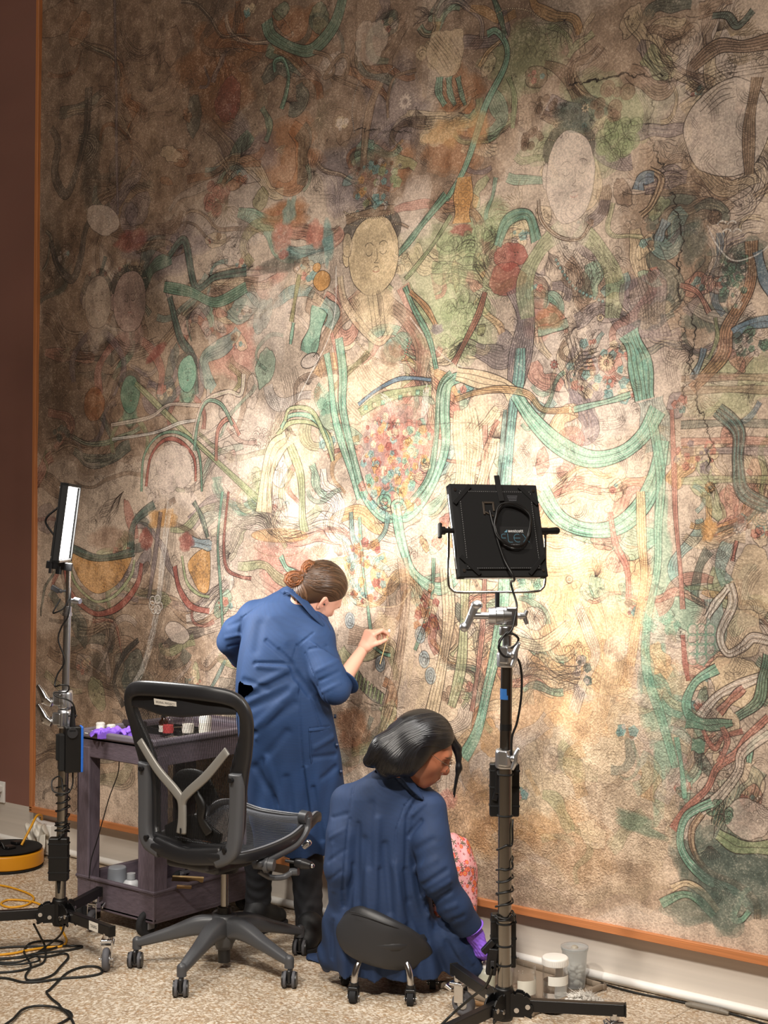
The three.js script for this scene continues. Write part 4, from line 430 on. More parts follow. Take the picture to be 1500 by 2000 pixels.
// an LED mat light in its yoke. Local -z is where it shines.
function ledPanel(name, label, pos, dir, back) {
  const t = thing(name, label, 'light', [pos.x, pos.y, pos.z]); t.lookAt(pos.clone().sub(dir)); const W = 0.305;
  part('housing', [box(W, W, 0.012, 0, 0, 0.004, 0.003), box(W, 0.012, 0.028, 0, W / 2 - 0.006, -0.006, 0.002), box(W, 0.012, 0.028, 0, -W / 2 + 0.006, -0.006, 0.002), box(0.012, W, 0.028, W / 2 - 0.006, 0, -0.006, 0.002), box(0.012, W, 0.028, -W / 2 + 0.006, 0, -0.006, 0.002)], M.blackMatte, t);
  part('edge_trim', [box(W - 0.05, 0.008, 0.0022, 0, -W / 2 + 0.006, -0.0195), box(W * 0.86, 0.0012, 0.012, 0, -W / 2 - 0.0003, -0.006), box(0.0012, W * 0.8, 0.006, -W / 2 - 0.0003, 0, -0.008)], M.alu, t);
  part('led_face', box(W - 0.026, W - 0.026, 0.004, 0, 0, -0.006), std(0x222222, 0.6, 0, { emissive: panelColor, emissiveIntensity: PANEL_GLOW }), t);
  const L = new THREE.RectAreaLight(panelColor, back ? PANEL_NITS_RIGHT : PANEL_NITS_LEFT, W - 0.03, W - 0.03); L.position.set(0, 0, -0.014); L.castShadow = true; t.add(L);
  for (const [x, y] of [[-1, -1], [1, -1], [-1, 1], [1, 1]]) part('corner_screw', cyl(0.005, 0.003, 0, 0, 0).rotateX(PI / 2).translate(x * (W / 2 - 0.016), y * (W / 2 - 0.02), 0.0115), M.chrome, t);
  if (back) {
    // the fabric mat strapped into the frame: stitched edge, corner tapes, printed lettering
    const mat = part('fabric_mat', [box(W - 0.044, W - 0.044, 0.006, 0, 0, 0.0125, 0.003), ...[[-1, -1], [1, -1], [-1, 1], [1, 1]].map(([x, y]) => box(0.085, 0.014, 0.004, x * (W / 2 - 0.037), y * (W / 2 - 0.037), 0.0165, 0.001, [0, 0, -x * y * PI / 4]))], std(0x060607, 0.95), t);
    const st = []; for (let i = 0; i < 34; i++) for (const s of [-1, 1]) { const p = -0.12 + i * 0.24 / 33; st.push(box(0.0036, 0.0009, 0.0008, p, s * 0.126, 0.0158), box(0.0009, 0.0036, 0.0008, s * 0.124, p, 0.0158)); }
    part('stitching', st, std(0x8d8d8d, 0.7), mat);
    part('lettering', new THREE.PlaneGeometry(0.105, 0.075).translate(0.052, -0.028, 0.0164), std(0xffffff, 0.8, 0, { map: canvasTex(512, 366, (g) => { g.fillStyle = '#09090a'; g.fillRect(0, 0, 512, 366); g.fillStyle = '#c9c9c9'; g.font = 'bold 62px sans-serif'; g.fillText('westcott', 138, 92); g.fillStyle = '#5d8aa0'; g.beginPath(); g.moveTo(70, 92); g.lineTo(124, 48); g.lineTo(124, 92); g.fill(); g.strokeStyle = '#3f6a7c'; g.lineWidth = 9; g.lineCap = 'round'; const l = (...p) => { g.beginPath(); for (let i = 0; i < p.length; i += 2) g.lineTo(p[i], p[i + 1]); g.stroke(); }; l(20, 250, 20, 150); g.beginPath(); g.arc(50, 150, 30, PI, PI * 1.5); g.lineTo(90, 120); g.stroke(); l(22, 184, 84, 184); l(126, 112, 126, 222); g.beginPath(); g.arc(154, 222, 28, PI, PI / 2, true); g.lineTo(196, 250); g.stroke(); g.beginPath(); g.arc(290, 184, 64, PI * 0.35, PI * 1.65); g.stroke(); l(228, 184, 330, 184); l(380, 120, 480, 250); l(480, 120, 380, 250); g.fillStyle = '#a9a9a9'; g.font = '30px sans-serif'; g.fillText("CINE 1' x 1' BI-COLOR MAT", 40, 306); g.font = '20px sans-serif'; g.fillText('daylight / tungsten', 150, 344); }) }), mat);
    part('socket', [box(0.036, 0.006, 0.006, -0.03, 0.088, 0.017, 0.001), box(0.006, 0.042, 0.006, -0.047, 0.07, 0.017, 0.001), box(0.006, 0.03, 0.006, -0.013, 0.075, 0.017, 0.001), box(0.03, 0.005, 0.006, -0.03, 0.05, 0.017, 0.001, [0, 0, -0.5])], std(0x3a3128, 0.5), mat);
    part('small_print', [0, 1, 2, 3].map((i) => box(0.036 - i * 0.003, 0.0018, 0.0006, 0.058, 0.112 - i * 0.005, 0.0159)), std(0x55555a, 0.8), mat);
    part('strap', [box(0.018, 0.05, 0.004, 0.012, W / 2 + 0.002, 0.018, 0.001, [0.1, 0, 0.08]), box(0.018, 0.06, 0.003, 0.014, W / 2 - 0.03, 0.021, 0.001, [0, 0, 0.12])], M.blackMatte, t);
  }
  return t;
}
const dirR = V(-sin(59 * D) * cos(17 * D), -sin(17 * D), -cos(59 * D) * cos(17 * D)), posR = at(972, 1037, 4.5);
const panelR = ledPanel('led_light_panel', 'black square LED panel seen from behind, lighting the wall painting', posR, dirR, true);
{ // yoke: upright U below the pivots
  const t = panelR, e = 0.168, tilt = 17 * D, y = (s, d) => V(s, d, 0).applyAxisAngle(V(1, 0, 0), tilt);
  const pts = [y(-e, 0.012), y(-e, -0.06), y(-e, -0.16), y(-e + 0.012, -0.185), y(-e + 0.04, -0.193), y(0, -0.194), y(e - 0.04, -0.193), y(e - 0.012, -0.185), y(e, -0.16), y(e, -0.06), y(e, 0.012)];
  part('yoke', tube(pts, 0.0042, 90, 8), M.darkSteel, t);
  part('tilt_knob', [rod([-0.150, 0, 0], [-0.185, 0, 0], 0.008), rod([-0.182, 0, 0], [-0.196, 0, 0], 0.013), box(0.012, 0.05, 0.014, -0.198, 0, 0, 0.004, [0, 0, -0.12])], M.black, t);
  part('tilt_knob', [rod([0.150, 0, 0], [0.175, 0, 0], 0.012), rod([0.172, 0, 0], [0.208, 0.002, 0], 0.01, 0.012), ball(0.012, 0.208, 0.002, 0)], M.black, t);
  const b = y(0, -0.194), c = y(0, -0.262); part('spigot', rod([b.x, b.y, b.z], [c.x, c.y, c.z], 0.0075), M.black, t);
}
const dirL = V(0.747, -0.12, -0.664).normalize(), posL = at(127, 1021, 5.5);
const panelL = ledPanel('led_light_panel', 'lit LED panel seen edge-on, glowing white beside the frame of the wall painting', posL, dirL, false);
part('yoke', [box(0.02, 0.03, 0.1, 0, -0.168, 0.0, 0.003), rod([0, -0.17, 0.0], [0, -0.2, 0.0], 0.012), box(0.05, 0.2, 0.01, -0.0, -0.1, 0.03, 0.002), ball(0.006, 0, 0.1, 0.03), tube([V(0, 0.06, 0.03), V(0, 0.0, 0.075), V(0, -0.06, 0.03)], 0.004, 24)], M.blackSatin, panelL);

// right stand, in front
const sR = [1.111, 0, 0.76];
{
  const t = thing('light_stand', 'steel lamp stand on black caster legs, carrying the panel that faces the wall', 'light stand', sR);
  standBase(t, [[0.859, -0.512], [-0.873, -0.487], [0.014, 1.0]], [0.375, 0.375, 0.375], 0.147, -1, [0.9, 1.75, 0.6]);
  part('lower_tube', rod([0, 0.16, 0], [0, 0.90, 0], 0.0215, 0.0215, 28), M.darkSteel, t);
  part('middle_tube', rod([0, 0.9, 0], [0.003, 1.235, 0], 0.0185, 0.0185, 28), std(0x77746f, 0.28, 1), t);
  part('upper_tube', rod([0.003, 1.2, 0], [0.004, 1.335, 0], 0.0145, 0.0145, 24), M.steel, t);
  const c1 = part('riser_clamp', [collar(0.92, 0.029, 0.06), box(0.035, 0.05, 0.05, 0.012, 0.925, 0.012, 0.006)], M.alu, t); part('wing_lever', wing(0.03, 0.93, 0.02, [0.85, 0.5], 1), M.alu, c1);
  const c2 = part('riser_clamp', [collar(1.235, 0.026, 0.05), box(0.034, 0.055, 0.045, 0.01, 1.25, 0.01, 0.006)], M.alu, t); part('wing_lever', wing(0.026, 1.255, 0.02, [0.85, 0.5], 1.1), M.alu, c2);
  part('tape_band', cyl(0.0192, 0.034, 0.001, 1.125, 0, 28), std(0x1d5c9e, 0.7), t, 'strip of blue tape round the pole');
  part('tape_band', cyl(0.0191, 0.02, 0.001, 1.02, 0, 28), M.black, t, 'strip of black tape round the pole');
  // grip head: two ribbed discs across the view, T-handle on the left, wing on the right
  const R = V(0.779, 0, -0.627), hub = V(-0.004, 1.372, 0.006), ax = (a) => hub.clone().addScaledVector(R, a).toArray();
  const gh = part('grip_head', [rod(ax(-0.05), ax(-0.028), 0.027, 0.029, 28), rod(ax(-0.026), ax(-0.004), 0.030, 0.030, 28), rod(ax(-0.002), ax(0.022), 0.03, 0.028, 28), box(0.036, 0.062, 0.042, 0.016, 1.37, -0.006, 0.006, [0, 38.8 * D, 0]), rod(ax(-0.1), ax(-0.05), 0.0115), collar(1.325, 0.02, 0.03)], M.steel, t);
  part('t_handle', [rod(ax(-0.112), ax(-0.096), 0.014), rod(hub.clone().addScaledVector(R, -0.104).add(V(-0.012, -0.036, 0.01)).toArray(), hub.clone().addScaledVector(R, -0.104).add(V(0.012, 0.03, -0.004)).toArray(), 0.0115, 0.014), ball(0.019, ...hub.clone().addScaledVector(R, -0.1).add(V(0.014, 0.034, -0.004)).toArray(), 1, 0.8, 1), ball(0.016, ...hub.clone().addScaledVector(R, -0.108).add(V(-0.014, -0.036, 0.01)).toArray())], M.alu, gh);
  part('wing_nut', [rod(ax(0.03), ax(0.055), 0.009), rod(ax(0.05), ax(0.068), 0.012, 0.009), ...[-1, 1].map((s) => { const p = hub.clone().addScaledVector(R, 0.064); return rod(p.toArray(), p.clone().add(V(0.008, s * 0.022 - 0.004, -0.004)).toArray(), 0.0085, 0.006); })], M.alu, gh);
}
// left stand, beside the trolley
const sL = [-0.812, 0, 0.985];
{
  const t = thing('light_stand', 'lamp stand with silver clamps at the left, behind the coiled cables', 'light stand', sL), lean = (y) => (y - 0.147) * 0.026;
  standBase(t, [[0.992, 0.125], [-0.388, -0.922], [-0.604, 0.797]], [0.36, 0.325, 0.36], 0.147, 0, [0.75, 0.3, 1.2]);
  part('lower_tube', rod([lean(0.16), 0.16, 0], [lean(0.9), 0.9, 0], 0.0205, 0.0205, 28), M.darkSteel, t);
  part('middle_tube', rod([lean(0.88), 0.88, 0], [lean(1.32), 1.32, 0], 0.0145, 0.0145, 28), M.steel, t);
  part('upper_tube', rod([lean(1.3), 1.3, 0], [lean(1.48), 1.48, 0], 0.0095, 0.0095, 24), M.chrome, t);
  part('collar', [cyl(0.019, 0.012, lean(1.305), 1.305, 0), cyl(0.0165, 0.03, lean(1.325), 1.32, 0)], M.steel, t);
  for (const [y, s] of [[0.975, 1], [0.90, -1]]) { const c = part('riser_clamp', [collar(y, 0.026, 0.07).translate(lean(y), 0, 0), box(0.05, 0.05, 0.046, lean(y) - 0.012, y, 0.012, 0.008), cyl(0.009, 0.05, lean(y) + 0.016, y, 0.026)], M.alu, t); part('wing_lever', [sweep([V(-0.02, y - 0.02, 0.03), V(-0.045, y - 0.005, 0.04), V(-0.06, y + 0.02, 0.045), V(-0.085, y + 0.05, 0.05)], [[0.014, 0.011], [0.019, 0.013], [0.015, 0.010], [0.010, 0.006]], V(0, 0, 1), 24, 10), rod([-0.01, y, 0.02], [-0.05, y - 0.004, 0.042], 0.008), ball(0.011, -0.052, y - 0.012, 0.044)], M.chrome, c); }
  part('thumb_knob', [rod([lean(1.4), 1.395, 0], [lean(1.4) - 0.028, 1.395, 0.014], 0.004), ball(0.009, lean(1.4) - 0.028, 1.395, 0.014), box(0.038, 0.022, 0.008, lean(1.4) - 0.05, 1.402, 0.022, 0.004, [0, 0.5, -0.5])], M.graphiteLight, t);
  part('thumb_knob', [rod([lean(1.36), 1.36, 0], [lean(1.36) + 0.04, 1.358, -0.012], 0.008), rod([lean(1.36) + 0.03, 1.36, -0.01], [lean(1.36) + 0.055, 1.357, -0.016], 0.013, 0.011)], M.alu, t);
}
// boxes strapped to the stands
function adapter(name, label, p, w, h, d, yaw, strapR) {
  const t = thing(name, label, 'power adapter', p, yaw); part('case', box(w, h, d, 0, 0, 0, 0.006), M.black, t);
  part('strain_relief', [cyl(0.006, 0.03, 0, -h / 2 - 0.012, 0, 12, 0.009), cyl(0.004, 0.03, 0, -h / 2 - 0.035, 0, 10, 0.006)], M.blackMatte, t);
  part('cable_tie', [-0.3, 0.05, 0.36].map((k) => box(w + 0.003, 0.006, d + 0.003, 0, k * h, 0, 0.001)), M.blackMatte, t);
  return t;
}
const vx = 38.8 * D;                                                  // boxes face the way they are strapped on
adapter('power_adapter', 'black power adapter strapped low on the left lamp stand', [sL[0] + 0.035, 0.365, sL[2] + 0.035], 0.075, 0.165, 0.04, vx);
{ const t = thing('control_box', 'black lamp controller with bright blue sides clamped to the left stand', 'control box', [sL[0] + 0.085, 0.79, sL[2] + 0.015], vx + 0.35);
  part('case', box(0.062, 0.175, 0.05, 0, 0, 0.0, 0.005), M.black, t); part('side_panel', box(0.01, 0.176, 0.052, 0.034, 0, 0, 0.004), std(0x2a68c8, 0.4), t, 'bright blue side'); part('mounting_plate', [box(0.022, 0.14, 0.05, -0.042, -0.01, 0, 0.005), box(0.012, 0.10, 0.02, -0.056, 0.01, 0, 0.003)], M.blackMatte, t);
  part('dial', [cyl(0.02, 0.01, 0, 0, 0).rotateX(PI / 2).translate(-0.004, 0.066, 0.028), box(0.03, 0.012, 0.01, -0.004, 0.074, 0.028, 0.003)], M.graphite, t); part('plug', [cyl(0.012, 0.05, 0, 0.112, 0, 14, 0.008), cyl(0.007, 0.03, 0, 0.15, 0), box(0.034, 0.006, 0.01, 0, 0.128, 0, 0.002)], M.blackSatin, t); }
adapter('power_adapter', 'black power adapter strapped at mid height on the right lamp stand', [sR[0] - 0.026, 0.815, sR[2] - 0.033], 0.094, 0.17, 0.036, vx);
{ const t = thing('control_box', 'small black dimmer clipped beside the pole of the right lamp stand', 'control box', [sR[0] - 0.032, 0.855, sR[2] - 0.01], vx); part('case', [box(0.026, 0.1, 0.04, 0, 0, 0, 0.005), box(0.018, 0.045, 0.03, -0.008, -0.05, 0, 0.004, [0, 0, -0.25])], M.blackSatin, t); part('dial', cyl(0.008, 0.008, 0, 0, 0).rotateX(PI / 2).translate(0, 0.02, 0.022), M.graphiteLight, t); }
adapter('power_adapter', 'black power adapter strapped behind the foot of the right lamp stand', [sR[0] - 0.027, 0.335, sR[2] - 0.033], 0.08, 0.17, 0.036, vx);
{ const t = thing('control_box', 'black plug box hanging at the foot of the right lamp stand', 'control box', [sR[0] - 0.042, 0.275, sR[2] + 0.008], vx); part('case', [box(0.032, 0.085, 0.034, 0, 0, 0, 0.005, [0, 0, -0.1]), box(0.02, 0.05, 0.026, -0.012, 0.045, 0, 0.004, [0, 0, -0.75])], M.blackSatin, t); part('rocker', box(0.012, 0.03, 0.004, 0, -0.01, 0.018, 0.002), M.graphite, t); }
for (const [y, h] of [[0.40, 0], [0.33, 0], [0.27, 0], [0.74, 0], [0.87, 0]]) part('cable_tie', new THREE.TorusGeometry(0.0235, 0.0028, 8, 28).rotateX(PI / 2).translate(0, y, 0), M.blackMatte, scene.children.find((o) => o.name === 'light_stand'));
// cables on the stands
{ const P = (x, y, z) => V(x, y, z).applyQuaternion(panelR.quaternion).add(panelR.position), b = V(...sR), rr = 0.0245;
  const pts = [P(-0.03, 0.06, 0.022), P(-0.024, 0.0, 0.026), P(-0.004, -0.1, 0.028), P(0.02, -0.165, 0.035)];
  pts.push(at(998, 1140, 4.5), at(1009, 1180, 4.49), at(1006, 1205, 4.47), at(998, 1232, 4.45), at(976, 1250, 4.46), at(980, 1270, 4.5), at(1004, 1262, 4.47), at(1012, 1246, 4.45), at(990, 1236, 4.45), at(974, 1262, 4.44), at(985, 1282, 4.45), at(1008, 1284, 4.46), at(1018, 1310, 4.47), at(1018, 1360, 4.47), at(1010, 1410, 4.47), at(1000, 1440, 4.47), at(999, 1480, 4.47), at(1000, 1500, 4.48));
  single('power_cable', tube(pts, 0.0038, 260, 8), M.black, 'black cable dropping from the back of the LED panel, looped round the pole top', 'cable');
  const ring = []; for (let i = 0; i < 16; i++) { const a = i / 16 * 2 * PI; ring.push(P(0.042 + cos(a) * 0.062 + 0.004 * sin(a * 3), 0.012 + sin(a) * 0.074, 0.03 + 0.004 * sin(a * 2))); }
  const ring2 = ring.map((p, i) => p.clone().add(V(0.002 * sin(i * 2), 0.004 * cos(i), 0.004)));
  single('cable_loop', [tube(ring, 0.0035, 90, 8, true), tube(ring2, 0.0035, 90, 8, true)], M.black, 'coiled black lead hanging from a strap on the back of the LED panel', 'cable');
  const low = [at(1002, 1600, 4.49), at(1001, 1616, 4.48), ...coil(b.x, b.z, 0.655, 0.60, rr, 1.0, 0.003, 3), ...coil(b.x, b.z, 0.58, 0.43, rr, 4, 0.004, 4), ...coil(b.x, b.z, 0.425, 0.415, rr + 0.002, 3, 0.005, 5)];
  single('power_cable', tube(low, 0.0032, 420, 7), M.black, 'thin black cable wound round the lower pole of the right lamp stand', 'cable');
}
{ const b = V(sL[0], 0, sL[2]), lean = (y) => (y - 0.147) * 0.026;
  single('power_cable', tube([at(118, 1170, 5.5), at(104, 1195, 5.46), at(110, 1196, 5.44), at(126, 1186, 5.44), at(136, 1165, 5.45), at(138, 1150, 5.48), at(134, 1200, 5.46), at(120, 1225, 5.47), at(114, 1250, 5.47), at(126, 1290, 5.47), at(112, 1318, 5.47), at(107, 1340, 5.46), at(118, 1338, 5.44), at(134, 1340, 5.45), at(130, 1352, 5.46), at(106, 1352, 5.46), at(110, 1360, 5.45), at(130, 1366, 5.45), at(142, 1374, 5.46), at(147, 1390, 5.47), at(147, 1402, 5.48)], 0.0032, 200, 7), M.black, 'black cable looped round the upper pole of the left lamp stand', 'cable');
  single('power_cable', tube([at(142, 1506, 5.48), at(142, 1530, 5.47), at(136, 1545, 5.46), at(122, 1550, 5.45), at(104, 1545, 5.46), at(102, 1525, 5.48), at(118, 1517, 5.5), at(124, 1545, 5.46), ...coil(b.x + lean(0.6), b.z, 0.645, 0.52, 0.024, 4, 0.004, 7), ...coil(b.x + lean(0.5), b.z, 0.50, 0.46, 0.025, 3, 0.004, 8), at(114, 1640, 5.44)], 0.003, 420, 7), M.black, 'thin black cable wound round the lower pole of the left lamp stand', 'cable'); }
// ---------------------------------------------------------------- utility trolley and what stands on it
const resin = std(0xffffff, 0.55, 0, { map: dataTex(256, 256, (u, v, d, i) => { const n = 0.85 + 0.3 * fbm(u * 20, v * 20, 4); d[i] = 94 * n; d[i + 1] = 83 * n; d[i + 2] = 92 * n; d[i + 3] = 255; }, true), bumpMap: dataTex(256, 256, (u, v, d, i) => { d[i] = 255 * fbm(u * 90, v * 90, 2); }, false, 1), bumpScale: 0.0006 });
const cart = { x0: -1.105, x1: -0.63, z0: 0.055, z1: 0.665 }, cx = (cart.x0 + cart.x1) / 2, cz = (cart.z0 + cart.z1) / 2, cw = cart.x1 - cart.x0, cd = cart.z1 - cart.z0;
{
  const t = thing('utility_cart', 'dark grey-purple plastic utility cart with two tray shelves', 'trolley', [cx, 0, cz]);
  const tray = (y, h, w, d, floorY) => { const wall = 0.018, g = [box(w, 0.014, d, 0, floorY, 0, 0.004)]; g.push(box(w, h, wall, 0, y, d / 2 - wall / 2, 0.006), box(w, h, wall, 0, y, -d / 2 + wall / 2, 0.006), box(wall, h, d - 1.6 * wall, w / 2 - wall / 2 - 0.0008, y, 0, 0.003), box(wall, h, d - 1.6 * wall, -w / 2 + wall / 2 + 0.0008, y, 0, 0.003)); return g; };
  const top = part('top_shelf', tray(0.735, 0.1, cw, cd, 0.762), resin, t);
  part('top_rim', [box(cw + 0.024, 0.03, 0.024, 0, 0.783, cd / 2, 0.01), box(cw + 0.024, 0.03, 0.024, 0, 0.783, -cd / 2, 0.01), box(0.023, 0.029, cd, cw / 2, 0.7828, 0, 0.01), box(0.023, 0.029, cd, -cw / 2, 0.7828, 0, 0.01)], std(0x6d6670, 0.45), top);
  const low = part('bottom_shelf', tray(0.126, 0.13, cw, cd, 0.075), resin, t);
  part('bottom_rim', [box(cw + 0.01, 0.014, 0.022, 0, 0.186, cd / 2 - 0.004, 0.005), box(cw + 0.01, 0.014, 0.022, 0, 0.186, -cd / 2 + 0.006, 0.005), box(0.021, 0.0135, cd - 0.02, cw / 2 - 0.005, 0.1857, 0, 0.005), box(0.021, 0.0135, cd - 0.02, -cw / 2 + 0.005, 0.1857, 0, 0.005)], resin, low);
  for (const [sx, sz] of [[-1, 1], [1, 1], [-1, -1], [1, -1]]) {
    const w = sx > 0 ? 0.095 : 0.075, px = sx * (cw / 2 - w / 2), pz = sz * (cd / 2 - 0.035);
    part('post', [box(w + 0.003, 0.56, 0.016, px + sx * 0.0015, 0.45, sz * (cd / 2 - 0.0055), 0.006), box(0.016, 0.56, 0.075, sx * (cw / 2 - 0.0055), 0.45, pz, 0.006), box(0.008, 0.6, 0.05, px - sx * (w / 2 - 0.006), 0.44, pz, 0.003)], resin, t);
    const cxx = px + sx * 0.01 * (sz > 0 ? -1 : 1), c = part('caster', [box(0.06, 0.012, 0.05, cxx, 0.098, pz, 0.003), box(0.006, 0.066, 0.036, cxx - 0.02, 0.066, pz + 0.014, 0.003), box(0.006, 0.066, 0.036, cxx + 0.02, 0.066, pz + 0.014, 0.003)], std(0x6f6f73, 0.45, 0.4), t);
    part('wheel', [new THREE.TorusGeometry(0.04, 0.0135, 12, 28).rotateY(PI / 2).translate(cxx, 0.0535, pz + 0.02), rod([cxx - 0.011, 0.0535, pz + 0.02], [cxx + 0.011, 0.0535, pz + 0.02], 0.034, 0.034, 24)], M.rubber, c);
  }
  part('handle_bar', [rod([-cw / 2 + 0.05, 0.79, -cd / 2 - 0.03], [cw / 2 - 0.05, 0.79, -cd / 2 - 0.03], 0.014), box(0.03, 0.03, 0.05, -cw / 2 + 0.05, 0.785, -cd / 2 - 0.01, 0.008), box(0.03, 0.03, 0.05, cw / 2 - 0.05, 0.785, -cd / 2 - 0.01, 0.008)], resin, t);
}
const TOP = 0.770, cartAt = (u, v) => { const p = onFloor(u, v, TOP); return [p.x, TOP, p.z]; };
const whitePlastic = std(0xeceae4, 0.4), clearPlastic = phys(0xe9edee, 0.35, 0, { transmission: 0.7, thickness: 0, ior: 1.45 }), glass = phys(0xffffff, 0.03, 0, { transmission: 1, thickness: 0, ior: 1.5 }), amber = phys(0xffffff, 0.05, 0, { transmission: 1, thickness: 0, ior: 1.5, color: 0xb07a3a });
function jar(name, label, category, p, r, h, opts = {}) {
  const t = thing(name, label, category, p, 0, opts.group);
  part('body', lathe([[0, 0.001], [r * 0.92, 0.001], [r, r * 0.12], [r, h * 0.74], [r * 0.86, h * 0.82], [r * 0.84, h * 0.9]], 32), opts.mat ?? whitePlastic, t);
  part('cap', [lathe([[0, h], [r * 0.8, h], [r * 0.9, h * 0.985], [r * 0.92, h * 0.97], [r * 0.92, h * 0.8], [r * 0.86, h * 0.8]], 32), ...[...Array(24).keys()].map((i) => box(0.0015, h * 0.14, 0.0015, cos(i / 24 * 2 * PI) * r * 0.92, h * 0.885, sin(i / 24 * 2 * PI) * r * 0.92))], opts.cap ?? M.white, t);
  return t;
}
jar('specimen_jar', 'left of the two small white screw-top jars on the cart, beside the blue box', 'jar', [-1.058, TOP, 0.585], 0.0185, 0.05);
jar('specimen_jar', 'right of the two small white screw-top jars on the cart, above the purple glove', 'jar', [-0.998, TOP, 0.578], 0.0185, 0.046);
single('dish', lathe([[0, 0.004], [0.03, 0.004], [0.042, 0.016], [0.046, 0.018], [0.047, 0.015], [0.032, 0.0], [0, 0]], 36).translate(-1.038, TOP, 0.632), whitePlastic, 'shallow white dish at the front edge of the cart top', 'dish');
single('paper_sheet', box(0.15, 0.003, 0.2, -0.73, TOP + 0.003, 0.36, 0.001, [0, 0.2, 0]), M.label, 'white paper sheet on the cart top under the bottles', 'paper');
{ const t = thing('brush_roll', 'dark rolled cloth lying on the cart top behind the white jars', 'cloth', [-1.06, TOP, 0.40]); part('roll', [rod([-0.05, 0.02, 0.01], [0.05, 0.02, -0.02], 0.02, 0.018, 20), rod([-0.05, 0.02, 0.01], [-0.052, 0.02, 0.0105], 0.015)], std(0x2b2024, 0.9), t); part('tie', rod([-0.005, 0.02, -0.003], [0.005, 0.02, -0.006], 0.0205), std(0x1b1518, 0.9), t); }
{ const t = thing('tool_tray', 'shallow black tray on the cart top behind the purple glove', 'tray', [-0.85, TOP, 0.36]); part('tray', [box(0.22, 0.004, 0.14, 0, 0.002, 0, 0.002), box(0.22, 0.026, 0.005, 0, 0.013, 0.07, 0.002), box(0.22, 0.026, 0.005, 0, 0.013, -0.07, 0.002), box(0.005, 0.026, 0.14, 0.11, 0.013, 0, 0.002), box(0.005, 0.026, 0.14, -0.11, 0.013, 0, 0.002)], M.blackSatin, t); part('brush', [rod([-0.08, 0.012, 0.02], [0.06, 0.03, -0.03], 0.004), rod([0.06, 0.03, -0.03], [0.085, 0.033, -0.04], 0.005, 0.001)], std(0x3c2c1c, 0.6), t); }
// purple nitrile glove crumpled over the front rim of the cart
const gloveMat = std(0xffffff, 0.62, 0, { map: dataTex(256, 256, (u, v, d, i) => { const n = 0.86 + 0.28 * fbm(u * 26, v * 26, 4); d[i] = 142 * n; d[i + 1] = 98 * n; d[i + 2] = 226 * n; d[i + 3] = 255; }, true), side: THREE.DoubleSide });
{ const r = rng(8), strips = []; const p0 = V(-0.965, TOP + 0.022, 0.665), p1 = V(-0.845, TOP + 0.03, 0.578);
  const f = (x, y, z) => { const a = p0, dx = p1.x - a.x, dz = p1.z - a.z, L2 = dx * dx + dz * dz, t = clamp(((x - a.x) * dx + (z - a.z) * dz) / L2, -0.1, 1.1), s = ((x - a.x) * -dz + (z - a.z) * dx) / sqrt(L2); const w = 0.034 + 0.014 * sin(t * 5 + 1) + 0.005 * sin(t * 17), top = TOP + 0.02 + 0.012 * (1 - t) + 0.026 * t + 0.006 * sin(s * 110 + t * 7) + 0.006 * sin(t * 20 + s * 60) + 0.003 * sin(s * 210 - t * 16); const ee = max(t - 1, -t) * 0.22; return max(max((y - top) * 0.6, TOP + 0.004 - y), max(abs(s) - w, ee)); };
  const t = thing('nitrile_glove', 'crumpled purple nitrile glove on the front edge of the cart', 'glove', [0, 0, 0]);
  part('palm', mesh3(f, [-1.03, TOP - 0.006, 0.49], [-0.77, TOP + 0.075, 0.76], 0.004), gloveMat, t);
  for (const [a, b, c] of [[[-0.860, 0.03, 0.61], [-0.830, 0.044, 0.59], [-0.805, 0.024, 0.575]], [[-0.865, 0.034, 0.585], [-0.835, 0.05, 0.56], [-0.810, 0.018, 0.545]], [[-0.880, 0.03, 0.57], [-0.860, 0.044, 0.545], [-0.840, 0.014, 0.53]], [[-0.870, 0.03, 0.63], [-0.850, 0.038, 0.64], [-0.830, 0.024, 0.645]]]) part('finger', sweep([V(a[0], TOP + a[1], a[2]), V(b[0], TOP + b[1], b[2]), V(c[0], TOP + c[1], c[2])], [[0.014, 0.008], [0.012, 0.007], [0.006, 0.004]], V(0, 1, 0), 18, 10), gloveMat, t);
  part('cuff', sweep([V(-0.955, TOP + 0.027, 0.665), V(-0.975, TOP + 0.03, 0.682), V(-0.987, TOP + 0.012, 0.698)], [[0.03, 0.012], [0.042, 0.007], [0.038, 0.004]], V(0, 1, 0), 20, 14), gloveMat, t); }
// glass bottles behind the chair's mesh
for (const [i, [x, z, h, r, lab, cap]] of [[-0.765, 0.47, 0.10, 0.022, 'clear glass bottle with brass cap on the cart, seen left through the chair mesh', 0xa9822e], [-0.70, 0.42, 0.11, 0.024, 'clear glass bottle with brass cap on the cart, seen right through the chair mesh', 0xa9822e], [-0.815, 0.45, 0.085, 0.02, 'short amber glass bottle on the cart behind the chair mesh', 0x1a1a1a], [-0.66, 0.36, 0.12, 0.026, 'tall white plastic bottle at the far right of the cart top', 0xeeeeee]].entries()) { const t = thing('bottle', lab, 'bottle', [x, TOP + 0.006, z]); part('body', lathe([[0, 0.001], [r, 0.001], [r, h * 0.66], [r * 0.45, h * 0.8], [r * 0.42, h * 0.9]], 24), [glass, glass, amber, whitePlastic][i], t); part('cap', cyl(r * 0.5, h * 0.16, 0, h * 0.93, 0), std(cap, 0.35, i < 2 ? 0.8 : 0), t); part('label', cyl(r * 1.01, h * 0.32, 0, h * 0.32, 0, 24).toNonIndexed(), i === 0 ? std(0xb03a3a, 0.6) : M.label, t); }
